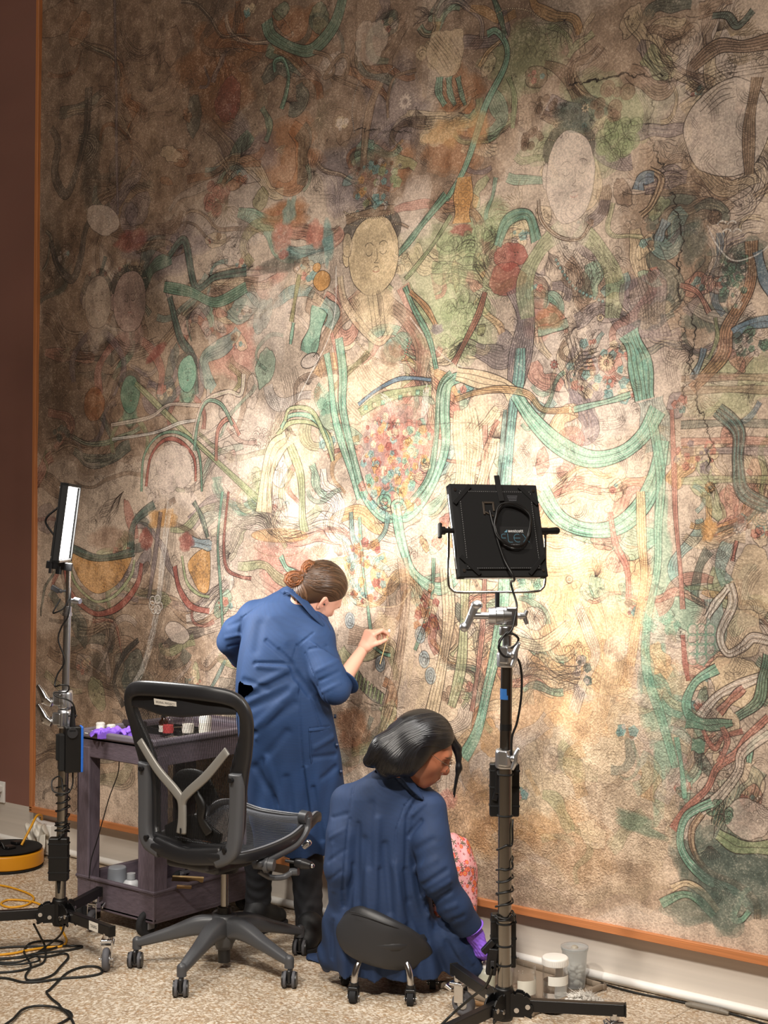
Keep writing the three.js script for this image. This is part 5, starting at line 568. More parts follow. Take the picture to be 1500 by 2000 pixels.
// lower shelf
const LOW = 0.083;
{ const t = thing('plastic_beaker', 'grey plastic beaker turned upside down on the lower cart shelf', 'beaker', [-0.955, LOW, 0.575]); part('body', lathe([[0.045, 0.0], [0.0475, 0.004], [0.038, 0.138], [0.034, 0.144], [0, 0.145]], 36), std(0x8f949c, 0.45), t); part('rim', new THREE.TorusGeometry(0.046, 0.003, 10, 40).rotateX(PI / 2).translate(0, 0.004, 0), std(0x8f949c, 0.45), t); }
{ const t = thing('squeeze_bottle', 'squat pale plastic bottle beside the beaker on the lower cart shelf', 'bottle', [-0.868, LOW, 0.575]); part('body', lathe([[0, 0.001], [0.034, 0.001], [0.036, 0.008], [0.036, 0.085], [0.026, 0.1], [0.016, 0.104], [0.016, 0.11]], 32), std(0xb7b9bc, 0.4), t); part('cap', cyl(0.018, 0.024, 0, 0.118, 0, 24), std(0x9fa2a6, 0.4), t); }
{ const t = thing('wooden_scraper', 'flat wooden scraper leaning on the right rim of the lower cart shelf', 'scraper', [-0.652, 0.186, 0.46]); part('blade', box(0.036, 0.008, 0.13, 0.0, 0.016, 0, 0.003, [-0.12, -0.7, 0.7]), std(0xb89a6a, 0.6), t); part('handle', box(0.018, 0.008, 0.06, 0.055, 0.006, 0.072, 0.003, [-0.12, -0.7, 0.7]), std(0x8a6a40, 0.6), t); }
{ const t = thing('tape_roll', 'dark roll of tape lying on the lower cart shelf', 'tape', [-0.72, LOW, 0.54]); part('roll', lathe([[0.026, 0], [0.05, 0], [0.05, 0.04], [0.026, 0.04], [0.026, 0]], 36), std(0x231c20, 0.55), t); part('core', lathe([[0.023, 0.001], [0.026, 0.001], [0.026, 0.0405], [0.023, 0.0405], [0.023, 0.001]], 30), std(0x7a6850, 0.8), t); }
single('hanging_cable', tube([at(233, 1484, 5.83), at(230, 1512, 5.83), at(214, 1556, 5.83), at(202, 1598, 5.83), at(190, 1640, 5.83), at(178, 1680, 5.83), at(174, 1716, 5.83)], 0.0022, 60, 6), M.black, 'thin black cable hanging below the front of the cart top', 'cable');

// ---------------------------------------------------------------- mesh office chair
{
  const meshMat = std(0x101012, 0.6), bk = std(0x1b1b1d, 0.4), g2 = std(0x47484b, 0.42), brace = std(0x85827c, 0.42, 0.3);
  const t = thing('office_chair', 'black mesh office chair with a pale Y-shaped brace, turned to the painted wall', 'office chair', [-0.16, 0, 0.738], 5.8 * D);
  // base: five tapering legs, casters
  const hubG = [lathe([[0, 0.075], [0.03, 0.075], [0.034, 0.09], [0.05, 0.12], [0.052, 0.185], [0.046, 0.2], [0.036, 0.206], [0, 0.206]], 28)];
  part('base_hub', hubG, g2, t);
  part('gas_cylinder', [cyl(0.0235, 0.1, 0, 0.075, 0, 24), cyl(0.028, 0.03, 0, 0.215, 0, 24, 0.025)], bk, t); part('piston', cyl(0.0145, 0.2, 0, 0.3, 0, 24), M.darkSteel, t);
  const RL = 0.332, A0 = atan2(1.01 - 0.738, -0.07 + 0.16) + 5.8 * D;
  for (let k = 0; k < 5; k++) {
    const a = A0 + k * 72 * D, dx = cos(a), dz = sin(a);
    const leg = part('leg', sweep([V(dx * 0.02, 0.158, dz * 0.02), V(dx * 0.1, 0.158, dz * 0.1), V(dx * 0.2, 0.128, dz * 0.2), V(dx * (RL - 0.02), 0.094, dz * (RL - 0.02)), V(dx * (RL + 0.004), 0.089, dz * (RL + 0.004))], [[0.034, 0.045], [0.032, 0.036], [0.025, 0.024], [0.019, 0.016], [0.015, 0.014]], V(0, 1, 0), 30, 16), g2, t);
    part('leg_end', [cyl(0.0175, 0.03, dx * (RL - 0.004), 0.082, dz * (RL - 0.004)), ball(0.0176, dx * (RL - 0.004), 0.096, dz * (RL - 0.004))], g2, leg);
    const yaw = [0.72, 0.66, 1.0, 0.5, 0.6][k], c = (g) => g.rotateY(yaw - 5.8 * D).translate(dx * RL, 0, dz * RL), cr = part('caster', [c(box(0.018, 0.05, 0.05, 0, 0.042, 0.006, 0.008)), c(cyl(0.007, 0.03, 0, 0.066, 0)), c(box(0.022, 0.006, 0.006, 0, 0.016, 0.024, 0.002))], bk, leg);
    for (const s of [-1, 1]) { part('caster_wheel', [c(rod([s * 0.0105, 0.0295, 0.012], [s * 0.0265, 0.0295, 0.012], 0.029, 0.027, 28))], bk, leg); part('caster_tyre', c(new THREE.TorusGeometry(0.0262, 0.0038, 10, 32).rotateY(PI / 2).scale(1.6, 1, 1).translate(s * 0.0155, 0.0298, 0.012)), M.greyRubber, leg); }
  }
  // mechanism below the seat
  const mech = part('tilt_mechanism', [box(0.16, 0.07, 0.24, 0, 0.415, 0.02, 0.02), lathe([[0, 0.36], [0.05, 0.362], [0.06, 0.385], [0.06, 0.41], [0, 0.41]], 24), box(0.44, 0.035, 0.06, 0, 0.445, 0.04, 0.014)], bk, t);
  for (const s of [-1, 1]) {
    part('linkage', [sweep([V(s * 0.225, 0.435, 0.1), V(s * 0.24, 0.455, 0.0), V(s * 0.245, 0.475, -0.1), V(s * 0.245, 0.52, -0.16), V(s * 0.245, 0.565, -0.17)], [[0.014, 0.022], [0.014, 0.024], [0.013, 0.026], [0.013, 0.03], [0.013, 0.026]], V(s, 0, 0.01), 30, 12), rod([s * 0.23, 0.562, -0.17], [s * 0.262, 0.562, -0.17], 0.027, 0.025), rod([s * 0.258, 0.562, -0.17], [s * 0.266, 0.562, -0.17], 0.012)], std(0x3c3d40, 0.4), mech);
    part('adjuster', [rod([s * 0.20, 0.435, 0.075], [s * 0.27, 0.43, 0.05], 0.022), rod([s * 0.235, 0.43, 0.06], [s * 0.25, 0.43, 0.055], 0.03, 0.03, 8), sweep([V(s * 0.2, 0.40, 0.05), V(s * 0.23, 0.375, 0.02), V(s * 0.26, 0.372, -0.02), V(s * 0.285, 0.39, -0.04)], [[0.01, 0.01]], V(0, 1, 0), 20, 10), rod([s * 0.275, 0.388, -0.042], [s * 0.305, 0.392, -0.05], 0.014)], g2, mech);
    part('lever', [rod([s * 0.26, 0.43, -0.03], [s * 0.31, 0.425, -0.045], 0.006), sweep([V(s * 0.295, 0.425, -0.045), V(s * 0.325, 0.423, -0.05), V(s * 0.36, 0.42, -0.055)], [[0.014, 0.014], [0.021, 0.019], [0.014, 0.012]], V(0, 1, 0), 16, 12)], bk, mech);
    part('lever_cap', [ball(0.009, s * 0.363, 0.42, -0.055), rod([s * 0.285, 0.47, -0.11], [s * 0.305, 0.485, -0.11], 0.012), ball(0.012, s * 0.306, 0.486, -0.11)], M.chrome, mech);
  }
  // seat: frame loop with a waterfall front and woven strands between its sides
  const seatSide = (s) => [V(s * 0.215, 0.475, 0.19), V(s * 0.238, 0.478, 0.06), V(s * 0.246, 0.495, -0.08), V(s * 0.24, 0.528, -0.19), V(s * 0.225, 0.545, -0.26), V(s * 0.19, 0.532, -0.32), V(s * 0.1, 0.512, -0.34)];
  const loop = [...seatSide(-1), V(0, 0.508, -0.345), ...seatSide(1).reverse(), V(0.1, 0.47, 0.215), V(-0.1, 0.47, 0.215)];
  part('seat_frame', sweep(loop, [[0.017, 0.021]], V(0, 1, 0), 120, 12, true), bk, t);
  part('seat_edge', sweep(loop.map((p) => p.clone().add(V(0, 0.019, 0))), [[0.006, 0.003]], V(0, 1, 0), 120, 8, true), std(0x808185, 0.35, 0.3), t);
  const sc = [-1, 1].map((s) => curve(seatSide(s))), str = []; for (let i = 0; i <= 72; i++) { const u = i / 72 * 0.93, a = sc[0].getPoint(u), b = sc[1].getPoint(u), m = a.clone().lerp(b, 0.5).add(V(0, -0.016, 0)); str.push(sweep([a, a.clone().lerp(m, 0.6).add(V(0, -0.004, 0)), m, b.clone().lerp(m, 0.6).add(V(0, -0.004, 0)), b], [[0.0018, 0.0007]], V(0, 1, 0), 8, 4)); }
  const seatMesh = part('seat_mesh', str, std(0x505258, 0.5), t); seatMesh.userData.kind = 'stuff';
  // back: reclined plane. bp(x, y) -> point of the curved back surface
  const bp = (x, y, o = 0) => V(x, y, 0.205 + (y - 0.48) * 0.16 - 0.05 * sin(clamp((y - 0.5) / 0.5, 0, 1) * PI) * 0.6 + (0.06 * (x / 0.27) ** 2 * -1) + o);
  const side = [[0.135, 0.497], [0.185, 0.52], [0.200, 0.58], [0.203, 0.68], [0.212, 0.76], [0.238, 0.845], [0.262, 0.92], [0.272, 0.975], [0.262, 1.02], [0.225, 1.048], [0.12, 1.062]];
  const outline = [...side.map(([x, y]) => bp(x, y)), ...side.slice().reverse().map(([x, y]) => bp(-x, y))];
  part('back_frame', sweep(outline, [[0.02, 0.017], [0.024, 0.018], [0.03, 0.018], [0.034, 0.018], [0.04, 0.018], [0.036, 0.018], [0.027, 0.018], [0.024, 0.018], [0.025, 0.018], [0.028, 0.016], [0.028, 0.016], [0.028, 0.016], [0.028, 0.016], [0.025, 0.018], [0.024, 0.018], [0.027, 0.018], [0.036, 0.018], [0.04, 0.018], [0.034, 0.018], [0.03, 0.018], [0.024, 0.018], [0.02, 0.017]], V(0, 0.15, 1), 150, 14, true), bk, t);
  part('back_rim', sweep(outline.slice(6, -6).map((p) => p.clone().add(V(0, 0.012, -0.014))), [[0.008, 0.004]], V(0, 0.15, 1), 60, 8), std(0x77777a, 0.35, 0.3), t);
  // the solid upper lip inside the frame with its paper label
  part('head_band', sweep([bp(-0.245, 1.01), bp(-0.16, 1.012), bp(-0.06, 1.012), bp(0.04, 1.012), bp(0.16, 1.014), bp(0.245, 1.014)], [[0.026, 0.004], [0.028, 0.005], [0.042, 0.006], [0.042, 0.006], [0.028, 0.005], [0.024, 0.004]], V(0, 0.15, 1), 40, 12), bk, t);
  { const p = bp(-0.035, 1.016, 0.008); part('paper_label', box(0.105, 0.022, 0.0016, p.x, p.y, p.z, 0, [0.2, 0, -0.05]), std(0xffffff, 0.6, 0, { map: canvasTex(512, 112, (g) => { g.fillStyle = '#cfcac0'; g.fillRect(0, 0, 512, 112); g.fillStyle = '#3a3a3a'; g.font = 'bold 56px sans-serif'; g.textAlign = 'center'; g.fillText('MURAL PROJECT', 256, 76); }) }), t, 'white label strip on the chair back'); }
  // woven vertical strands
  const half = (y) => { for (let i = 0; i < side.length - 1; i++) if (y >= side[i][1] && y <= side[i + 1][1]) return lerp(side[i][0], side[i + 1][0], (y - side[i][1]) / (side[i + 1][1] - side[i][1])); return 0.13; };
  const strands = []; for (let i = -34; i <= 34; i++) { const f = i / 34.5, pts = []; let y0 = 0.505; for (let k = 0; k <= 14; k++) { const y = 0.51 + (0.985 - 0.51) * k / 14, x = f * (0.175 + (y - 0.51) * 0.19); if (abs(x) < half(y) - 0.008) pts.push(bp(x, y, 0.004)); } if (pts.length > 3) strands.push(sweep(pts, [[0.00145, 0.0006]], V(0, 0.1, 1), pts.length * 2, 4)); }
  const cross = []; for (let k = 0; k < 60; k++) { const y = 0.515 + k * 0.0078, w = half(y) - 0.006; if (k % 2) cross.push(sweep([bp(-w, y, 0.004), bp(0, y, 0.004), bp(w, y, 0.004)], [[0.00025, 0.0002]], V(0, 1, 0.1), 10, 4)); }
  const bm = part('back_mesh', [...strands, ...cross], std(0x131314, 0.55), t); bm.userData.kind = 'stuff';
  // the Y brace and its lumbar pad
  const Y = (x, y) => bp(x, y, 0.034);
  part('brace', [sweep([Y(-0.21, 0.86), Y(-0.12, 0.765), Y(-0.03, 0.695), Y(-0.003, 0.66), Y(0, 0.6), Y(-0.004, 0.545)], [[0.015, 0.006], [0.017, 0.008], [0.018, 0.009], [0.017, 0.009], [0.018, 0.009], [0.022, 0.008]], V(0, 0.1, 1), 40, 12), sweep([Y(0.205, 0.86), Y(0.115, 0.765), Y(0.03, 0.695), Y(0.003, 0.66), Y(0.001, 0.62)], [[0.016, 0.006], [0.018, 0.008], [0.018, 0.009], [0.016, 0.009], [0.014, 0.008]], V(0, 0.1, 1), 40, 12)], brace, t, 'pale Y-shaped brace');
  part('brace_slot', box(0.006, 0.022, 0.004, 0.002, 0.556, 0.205 + 0.012 + 0.036, 0.002), M.black, t);
  part('lumbar_pad', [sweep([bp(-0.09, 0.66, -0.02), bp(-0.05, 0.72, -0.026), bp(0.04, 0.725, -0.026), bp(0.095, 0.66, -0.02)], [[0.03, 0.006], [0.04, 0.01], [0.04, 0.01], [0.03, 0.006]], V(0, 0.1, 1), 24, 12), sweep([bp(0.05, 0.7, 0.02), bp(0.075, 0.65, 0.02), bp(0.07, 0.6, 0.016), bp(0.1, 0.55, 0.01)], [[0.012, 0.008], [0.02, 0.01], [0.016, 0.009], [0.02, 0.006]], V(0, 0.1, 1), 24, 10), sweep([bp(-0.13, 0.53, -0.012), bp(0, 0.56, -0.02), bp(0.13, 0.53, -0.012)], [[0.02, 0.006], [0.045, 0.01], [0.02, 0.006]], V(0, 0.1, 1), 24, 10)], M.black, t);
  // uprights that carry the back
  for (const s of [-1, 1]) { const u = part('upright', sweep([bp(s * 0.215, 0.775, 0.025), bp(s * 0.218, 0.73, 0.025), bp(s * 0.215, 0.62, 0.03), bp(s * 0.21, 0.53, 0.032), bp(s * 0.19, 0.485, 0.03), bp(s * 0.13, 0.462, 0.02)], [[0.026, 0.014], [0.028, 0.02], [0.028, 0.022], [0.028, 0.022], [0.028, 0.022], [0.03, 0.02]], V(0, 0.1, 1), 40, 14), g2, t);
    part('pivot_bolt', [[0.212, 0.755], [0.185, 0.505]].map(([x, y]) => { const p = bp(s * x, y, 0.05); return rod([p.x, p.y, p.z - 0.01], [p.x, p.y, p.z + 0.004], 0.009); }), M.blackSatin, u); }
  part('lower_bar', sweep([bp(-0.16, 0.478, 0.022), bp(0, 0.462, 0.022), bp(0.16, 0.478, 0.022)], [[0.034, 0.018], [0.03, 0.018], [0.034, 0.018]], V(0, 0.1, 1), 24, 12), bk, t);
  part('back_hinge', [box(0.2, 0.05, 0.12, 0, 0.435, 0.16, 0.016)], bk, t);
}
// ---------------------------------------------------------------- low stool, wet-cleaning tray, cords, wall fittings
{
  const c = [0.466, 0, 0.548], t = thing('rolling_stool', 'low black rolling stool with curved chrome legs under the seated woman', 'stool', c), pad = std(0x29292b, 0.46);
  part('seat', [lathe([[0, 0.17], [0.13, 0.17], [0.155, 0.185], [0.16, 0.205], [0.15, 0.222], [0, 0.226]], 40)], pad, t);
  const f = (() => { const n = 40, pts = []; for (let i = 0; i <= 12; i++) { const a = (38.8 - 90 + 180 * (i / 12 - 0.5) * 0.86 + 12) * -D; pts.push([a, i / 12]); } return pts; })();
  // raised lip behind the sitter, sloping down to the right as seen from the room
  const lip = [], rim = []; for (let i = 0; i <= 14; i++) { const k = i / 14 - 0.5, a = k * 2.3, R = 0.182 - 0.03 * abs(k), Rv = V(0.779, 0, -0.627), Tv = V(0.627, 0, 0.779), p = V(-0.005, 0, 0.0).addScaledVector(Rv, sin(a) * R).addScaledVector(Tv, cos(a) * R * 0.72); p.y = 0.205 - 0.15 * k - 0.06 * k * k; lip.push(p); rim.push(p.clone().add(V(0, 0.07 * sin(clamp(i / 14, 0.05, 0.95) * PI) ** 0.4, 0)).addScaledVector(Tv, 0.018)); }
  const wh = lip.map((p, i) => { const q = i / 14, e = q < 0.3 ? sin(clamp(q / 0.3, 0.06, 1) * PI / 2) ** 0.42 : (1 - clamp((q - 0.3) / 0.72, 0, 0.99) ** 2.1) ** 0.7; return [0.092 * e, 0.031 * max(e, 0.25)]; });
  const seam = lip.map((p, i) => { const e = wh[i], T = lip[min(14, i + 1)].clone().sub(lip[max(0, i - 1)]).normalize(), out = V().crossVectors(T, V(0, 1, 0)).normalize(); if (out.dot(V(0.627, 0, 0.779)) < 0) out.negate(); const n = V().crossVectors(out, T).normalize(); if (n.y < 0) n.negate(); return p.clone().addScaledVector(n, e[0] * 0.785).addScaledVector(out, e[1] * 0.785 + 0.0006); });
  part('backrest', sweep(lip, wh, V(0.627, 0, 0.779), 60, 24), pad, t); part('piping', sweep(seam.slice(2, -4), [[0.0016, 0.0016]], V(0, 1, 0), 60, 6), M.black, t);
  part('hub', [cyl(0.045, 0.05, 0, 0.145, 0, 28), cyl(0.06, 0.01, 0, 0.168, 0, 28)], M.chrome, t);
  const a0 = atan2(0.715 - 0.548, 0.455 - 0.466);
  for (let k = 0; k < 5; k++) { const a = a0 - k * 72 * D, dx = cos(a), dz = sin(a), q = (r, y) => V(dx * r, y, dz * r);
    const leg = part('leg', tube([q(0.03, 0.15), q(0.085, 0.152), q(0.135, 0.138), q(0.16, 0.105), q(0.168, 0.06)], 0.0125, 40, 14), M.chrome, t), yaw = 38.8 * D + (k - 2) * 0.12, cc = (g) => g.rotateY(yaw).translate(dx * 0.168, 0, dz * 0.168);
    part('caster', [cc(cyl(0.016, 0.012, 0, 0.062, 0)), cc(box(0.036, 0.014, 0.034, 0, 0.05, 0.004, 0.005)), cc(box(0.005, 0.036, 0.026, 0.016, 0.034, 0.008, 0.002)), cc(box(0.005, 0.036, 0.026, -0.016, 0.034, 0.008, 0.002))], M.blackSatin, leg);
    part('caster_wheel', cc(rod([-0.011, 0.0235, 0.01], [0.011, 0.0235, 0.01], 0.0232, 0.0232, 26)), M.rubber, leg); part('axle', cc(rod([-0.022, 0.0235, 0.01], [0.022, 0.0235, 0.01], 0.005)), M.chrome, leg); }
}
// tray with jars on the floor
const trayP = [0.80, 0.245], trayTurn = -0.12;
{
  const t = thing('shallow_tray', 'shallow grey-brown tray on the floor holding the jars, below the wall painting', 'tray', [0.83, 0, 0.225], trayTurn), m = std(0x8a7c6c, 0.5), W = 0.40, d = 0.40;
  part('base', box(W - 0.02, 0.006, d - 0.02, 0, 0.004, 0, 0.002), m, t);
  const loop = []; for (const [x, z] of [[-1, -1], [1, -1], [1, 1], [-1, 1]]) for (const k of [0, 1, 2]) { const a = atan2(z, x) + (k - 1) * 0.5; loop.push(V(x * (W / 2 - 0.025) + cos(a) * 0.03, 0.014, z * (d / 2 - 0.025) + sin(a) * 0.03)); }
  part('rim', sweep(loop, [[0.007, 0.011]], V(0, 1, 0), 90, 10, true), m, t);
}
const TZ = 0.0075, water = phys(0xffffff, 0.02, 0, { transmission: 1, thickness: 0.05, ior: 1.33, attenuationColor: new THREE.Color(0.9, 0.92, 0.88), attenuationDistance: 0.6 });
const jarShell = (r, h, neck) => lathe([[0, 0], [r * 0.9, 0], [r, 0.008], [r, h * 0.78], [r * neck, h * 0.87], [r * neck, h], [r * neck - 0.0025, h], [r * neck - 0.0025, h * 0.865], [r - 0.003, h * 0.765], [r - 0.003, 0.009], [r * 0.86, 0.004], [0, 0.004]], 48);
{ const p = onFloor(1022, 1957, TZ), t = thing('glass_jar', 'open glass jar with a white label, nearest the lamp stand on the floor tray', 'jar', [p.x, TZ, p.z]); part('body', jarShell(0.044, 0.125, 0.93), glass, t); part('thread', [0.113, 0.119].map((y) => new THREE.TorusGeometry(0.0415, 0.0014, 8, 48).rotateX(PI / 2).translate(0, y, 0)), glass, t); part('liquid', cyl(0.0405, 0.05, 0, 0.031, 0, 40), water, t); part('label', new THREE.CylinderGeometry(0.0443, 0.0443, 0.05, 32, 1, true, 0.1, 2.6).translate(0, 0.06, 0), std(0xe2dfd2, 0.6, 0, { side: THREE.DoubleSide }), t); }
{ const p = onFloor(1084, 1948, TZ), t = thing('glass_jar', 'clear jar with a white screw lid standing in the floor tray', 'jar', [p.x, TZ, p.z]); part('body', jarShell(0.045, 0.118, 0.95), glass, t); part('lid', [lathe([[0, 0.144], [0.041, 0.144], [0.0455, 0.140], [0.0465, 0.136], [0.0465, 0.116], [0.044, 0.116]], 48), ...[...Array(40).keys()].map((i) => box(0.0012, 0.016, 0.0012, cos(i / 40 * 2 * PI) * 0.0465, 0.126, sin(i / 40 * 2 * PI) * 0.0465))], M.white, t); part('liquid', cyl(0.0415, 0.055, 0, 0.033, 0, 40), water, t); part('label', new THREE.CylinderGeometry(0.0453, 0.0453, 0.032, 32, 1, true, 0.0, 2.2).translate(0, 0.068, 0), std(0xe8e6dd, 0.6, 0, { side: THREE.DoubleSide }), t); }
{ const p = onFloor(1122, 1927, TZ), t = thing('plastic_tub', 'tall translucent plastic tub of cotton swabs behind the lidded jar', 'tub', [p.x, TZ, p.z]); const milky = phys(0xdfe2e2, 0.4, 0, { transmission: 0.75, thickness: 0, ior: 1.4 }); part('body', lathe([[0, 0], [0.036, 0], [0.038, 0.004], [0.0455, 0.13], [0.0485, 0.133], [0.0485, 0.141], [0.046, 0.142]], 44), milky, t); part('lid', lathe([[0, 0.139], [0.03, 0.139], [0.034, 0.143], [0.047, 0.143], [0.0495, 0.146], [0.0495, 0.139], [0.048, 0.137]], 44), milky, t); part('lid_knob', lathe([[0, 0.147], [0.008, 0.147], [0.012, 0.143], [0.013, 0.139]], 24), std(0x9c9486, 0.5), t); const r = rng(31), g = []; for (let i = 0; i < 46; i++) { const a = r() * 6.3, d = r() * 0.026, y = 0.01 + r() * 0.075; g.push(new THREE.IcosahedronGeometry(0.007 + r() * 0.008, 1).scale(1, 0.8, 1).translate(cos(a) * d, y, sin(a) * d)); } const ct = part('cotton', g, std(0xd8d4cc, 0.95), t); ct.userData.kind = 'stuff'; }
{ const p = onFloor(1110, 1962, TZ), r = rng(17), g = []; for (let i = 0; i < 130; i++) { const a = r() * 6.3, d = sqrt(r()), h = 0.03 * (1 - d * d); g.push(new THREE.IcosahedronGeometry(0.006 + r() * 0.007, 1).scale(1, 0.7, 1).translate(cos(a) * d * 0.07, 0.004 + h * r(), sin(a) * d * 0.045)); const b = r() * 6.3, L = 0.012 + r() * 0.018, q = V(cos(a) * d * 0.075, 0.006 + h, sin(a) * d * 0.05); g.push(rod(q.toArray(), [q.x + cos(b) * L, q.y + r() * 0.014, q.z + sin(b) * L], 0.0011, 0.0004, 5)); }
  const o = single('cotton_waste', g.map((x) => x.rotateY(0.4).translate(p.x + 0.035, TZ, p.z - 0.045)), std(0xcfcbc4, 0.95), 'heap of used white cotton on the right side of the floor tray', 'cotton'); o.userData.kind = 'stuff'; }
{ const p = onFloor(1084, 1961, TZ), t = thing('jar_lid', 'black jar lid lying upside down in front of the lidded jar', 'lid', [p.x + 0.02, TZ, p.z + 0.05]); part('ring', lathe([[0.043, 0.001], [0.046, 0.001], [0.0465, 0.017], [0.043, 0.017], [0.043, 0.001]], 44), M.blackSatin, t); part('disc', cyl(0.044, 0.004, 0, 0.003, 0, 40), M.black, t); }
{ const p = onFloor(950, 1938, 0.001), t = thing('squeeze_bottle', 'cloudy plastic bottle on the floor below the purple gloved hand', 'bottle', [p.x, 0, p.z]); part('body', lathe([[0, 0.001], [0.027, 0.001], [0.031, 0.006], [0.031, 0.066], [0.024, 0.08], [0.014, 0.086], [0.013, 0.094]], 36), phys(0xdcdccb, 0.4, 0, { transmission: 0.45, thickness: 0 }), t); part('liquid', cyl(0.0275, 0.05, 0, 0.03, 0, 32), std(0xd6d4bc, 0.5), t); part('neck', [cyl(0.0145, 0.018, 0, 0.097, 0, 24), cyl(0.009, 0.014, 0, 0.112, 0, 20)], whitePlastic, t); }
single('paper_card', box(0.026, 0.1, 0.004, onFloor(1050, 1930, 0.06).x + 0.01, TZ + 0.052, 0.215, 0.001, [-0.05, 0.7, 0]), M.white, 'narrow white card standing between the two glass jars', 'card');
{ const t = thing('wooden_brush', 'brown wooden brush lying by the caster left of the floor tray', 'brush', [0, 0, 0]), a = onFloor(905, 1955, 0.012), b = onFloor(962, 1965, 0.012); part('handle', [rod(a.toArray(), b.toArray(), 0.009, 0.007, 14), ball(0.009, ...a.toArray())], std(0x8d6a44, 0.55), t); const cb = b.clone().lerp(a, -0.35); part('ferrule', rod(b.toArray(), b.clone().lerp(cb, 0.5).toArray(), 0.009, 0.01, 14), M.steel, t); part('bristles', rod(b.clone().lerp(cb, 0.5).toArray(), cb.clone().setY(0.006).toArray(), 0.0095, 0.004, 14), std(0x5a4230, 0.9), t); }
// cords on the floor
const F = (list, y = 0.005) => { const a = []; for (let i = 0; i < list.length; i += 2) { const p = onFloor(list[i], list[i + 1], y); p.y = y; a.push(p); } return a; };
const lift = (list, ks) => { const a = F(list); for (const [i, y] of ks) a[i] = onFloor(list[2 * i], list[2 * i + 1], y); return a; };
const cordMat = std(0x111312, 0.55), yellow = std(0xd99a1c, 0.5);
single('extension_cord', tube(lift([66, 1805, 78, 1828, 88, 1850, 86, 1878, 60, 1890, 30, 1897, -10, 1900], [[0, 0.135], [1, 0.07], [2, 0.016]]), 0.0042, 120, 8), cordMat, 'black cord dropping from the left stand hub into the coil on the floor', 'cord');
single('extension_cord', tube(lift([126, 1806, 118, 1826, 95, 1845, 70, 1862, 40, 1870, -10, 1872], [[0, 0.125], [1, 0.06], [2, 0.014]]), 0.0042, 120, 8), cordMat, 'black cord from the right of the left stand hub, running left across the coil', 'cord');
single('extension_cord', tube(F([-12, 1852, 30, 1849, 90, 1848, 160, 1848, 130, 1856, 60, 1864, 90, 1868, 125, 1862, 133, 1870, 118, 1888, 104, 1903, 80, 1912, 55, 1914, 50, 1905, 60, 1888, 54, 1872, 47, 1858, 60, 1842, 95, 1837, 122, 1840, 110, 1850, 70, 1862, 30, 1870, -12, 1875], 0.006), 0.0042, 320, 8), cordMat, 'black cord lying in tangled loops below the left lamp stand', 'cord');
single('extension_cord', tube(F([-12, 1882, 20, 1884, 50, 1882, 76, 1876, 70, 1868, 40, 1878, 10, 1880, -12, 1878], 0.012), 0.0042, 140, 8), cordMat, 'small tight coil of black cord at the left edge of the floor', 'cord');
single('extension_cord', tube(F([-12, 1909, 15, 1911, 45, 1918, 80, 1917, 120, 1911, 170, 1907, 198, 1900, 192, 1889, 165, 1888, 135, 1898, 116, 1914, 98, 1932, 91, 1938, 100, 1950, 115, 1962, 121, 1970, 135, 1976, 140, 1984, 130, 1992, 108, 2004], 0.005), 0.0046, 260, 8), cordMat, 'black cord making a long loop across the tiles in front of the left stand', 'cord');
single('extension_cord', tube(F([6, 2004, 26, 1990, 44, 1972, 70, 1965, 100, 1966, 122, 1972, 138, 1988, 146, 2004], 0.010), 0.0046, 140, 8), cordMat, 'black cord arching along the bottom left edge of the floor', 'cord');
single('extension_cord', tube(lift([962, 1890, 956, 1912, 945, 1930, 925, 1945, 900, 1966, 880, 1984, 858, 2006], [[0, 0.27], [1, 0.21], [2, 0.16], [3, 0.11], [4, 0.06], [5, 0.025]]), 0.0048, 120, 8), cordMat, 'black cord running from the right stand to the bottom edge of the picture', 'cord');
single('extension_cord', tube(F([-12, 1727, 20, 1733, 55, 1745, 66, 1756, 50, 1768, 20, 1772, 2, 1766, 14, 1758, 40, 1758, 66, 1762, 84, 1770, 96, 1782, 112, 1800, 124, 1822, 130, 1838, 120, 1848, 95, 1850, 60, 1855, 25, 1862, -12, 1866], 0.006), 0.0046, 320, 8), yellow, 'yellow extension cord looping across the floor behind the left stand', 'cord');
single('floor_cable', tube([[0.55, 0.006, -0.012], [0.75, 0.006, -0.010], [0.95, 0.006, -0.006], [1.15, 0.005, 0.012], [1.3, 0.005, 0.0], [1.45, 0.005, -0.006], [1.56, 0.005, 0.002], [1.68, 0.005, 0.022], [1.85, 0.005, 0.03]], 0.0042, 120, 8), cordMat, 'thin black cable on the floor along the foot of the wall', 'cord');
{ const p = onFloor(1380, 1969, 0.01); single('cable_connector', [rod([p.x - 0.05, 0.011, p.z + 0.004], [p.x + 0.05, 0.011, p.z - 0.002], 0.01, 0.01, 14), rod([p.x - 0.075, 0.009, p.z + 0.006], [p.x - 0.05, 0.011, p.z + 0.004], 0.006, 0.01, 12), rod([p.x + 0.05, 0.011, p.z - 0.002], [p.x + 0.08, 0.008, p.z - 0.003], 0.01, 0.006, 12)], std(0x7c756a, 0.5), 'grey plug joint in the floor cable under the painting', 'plug'); }
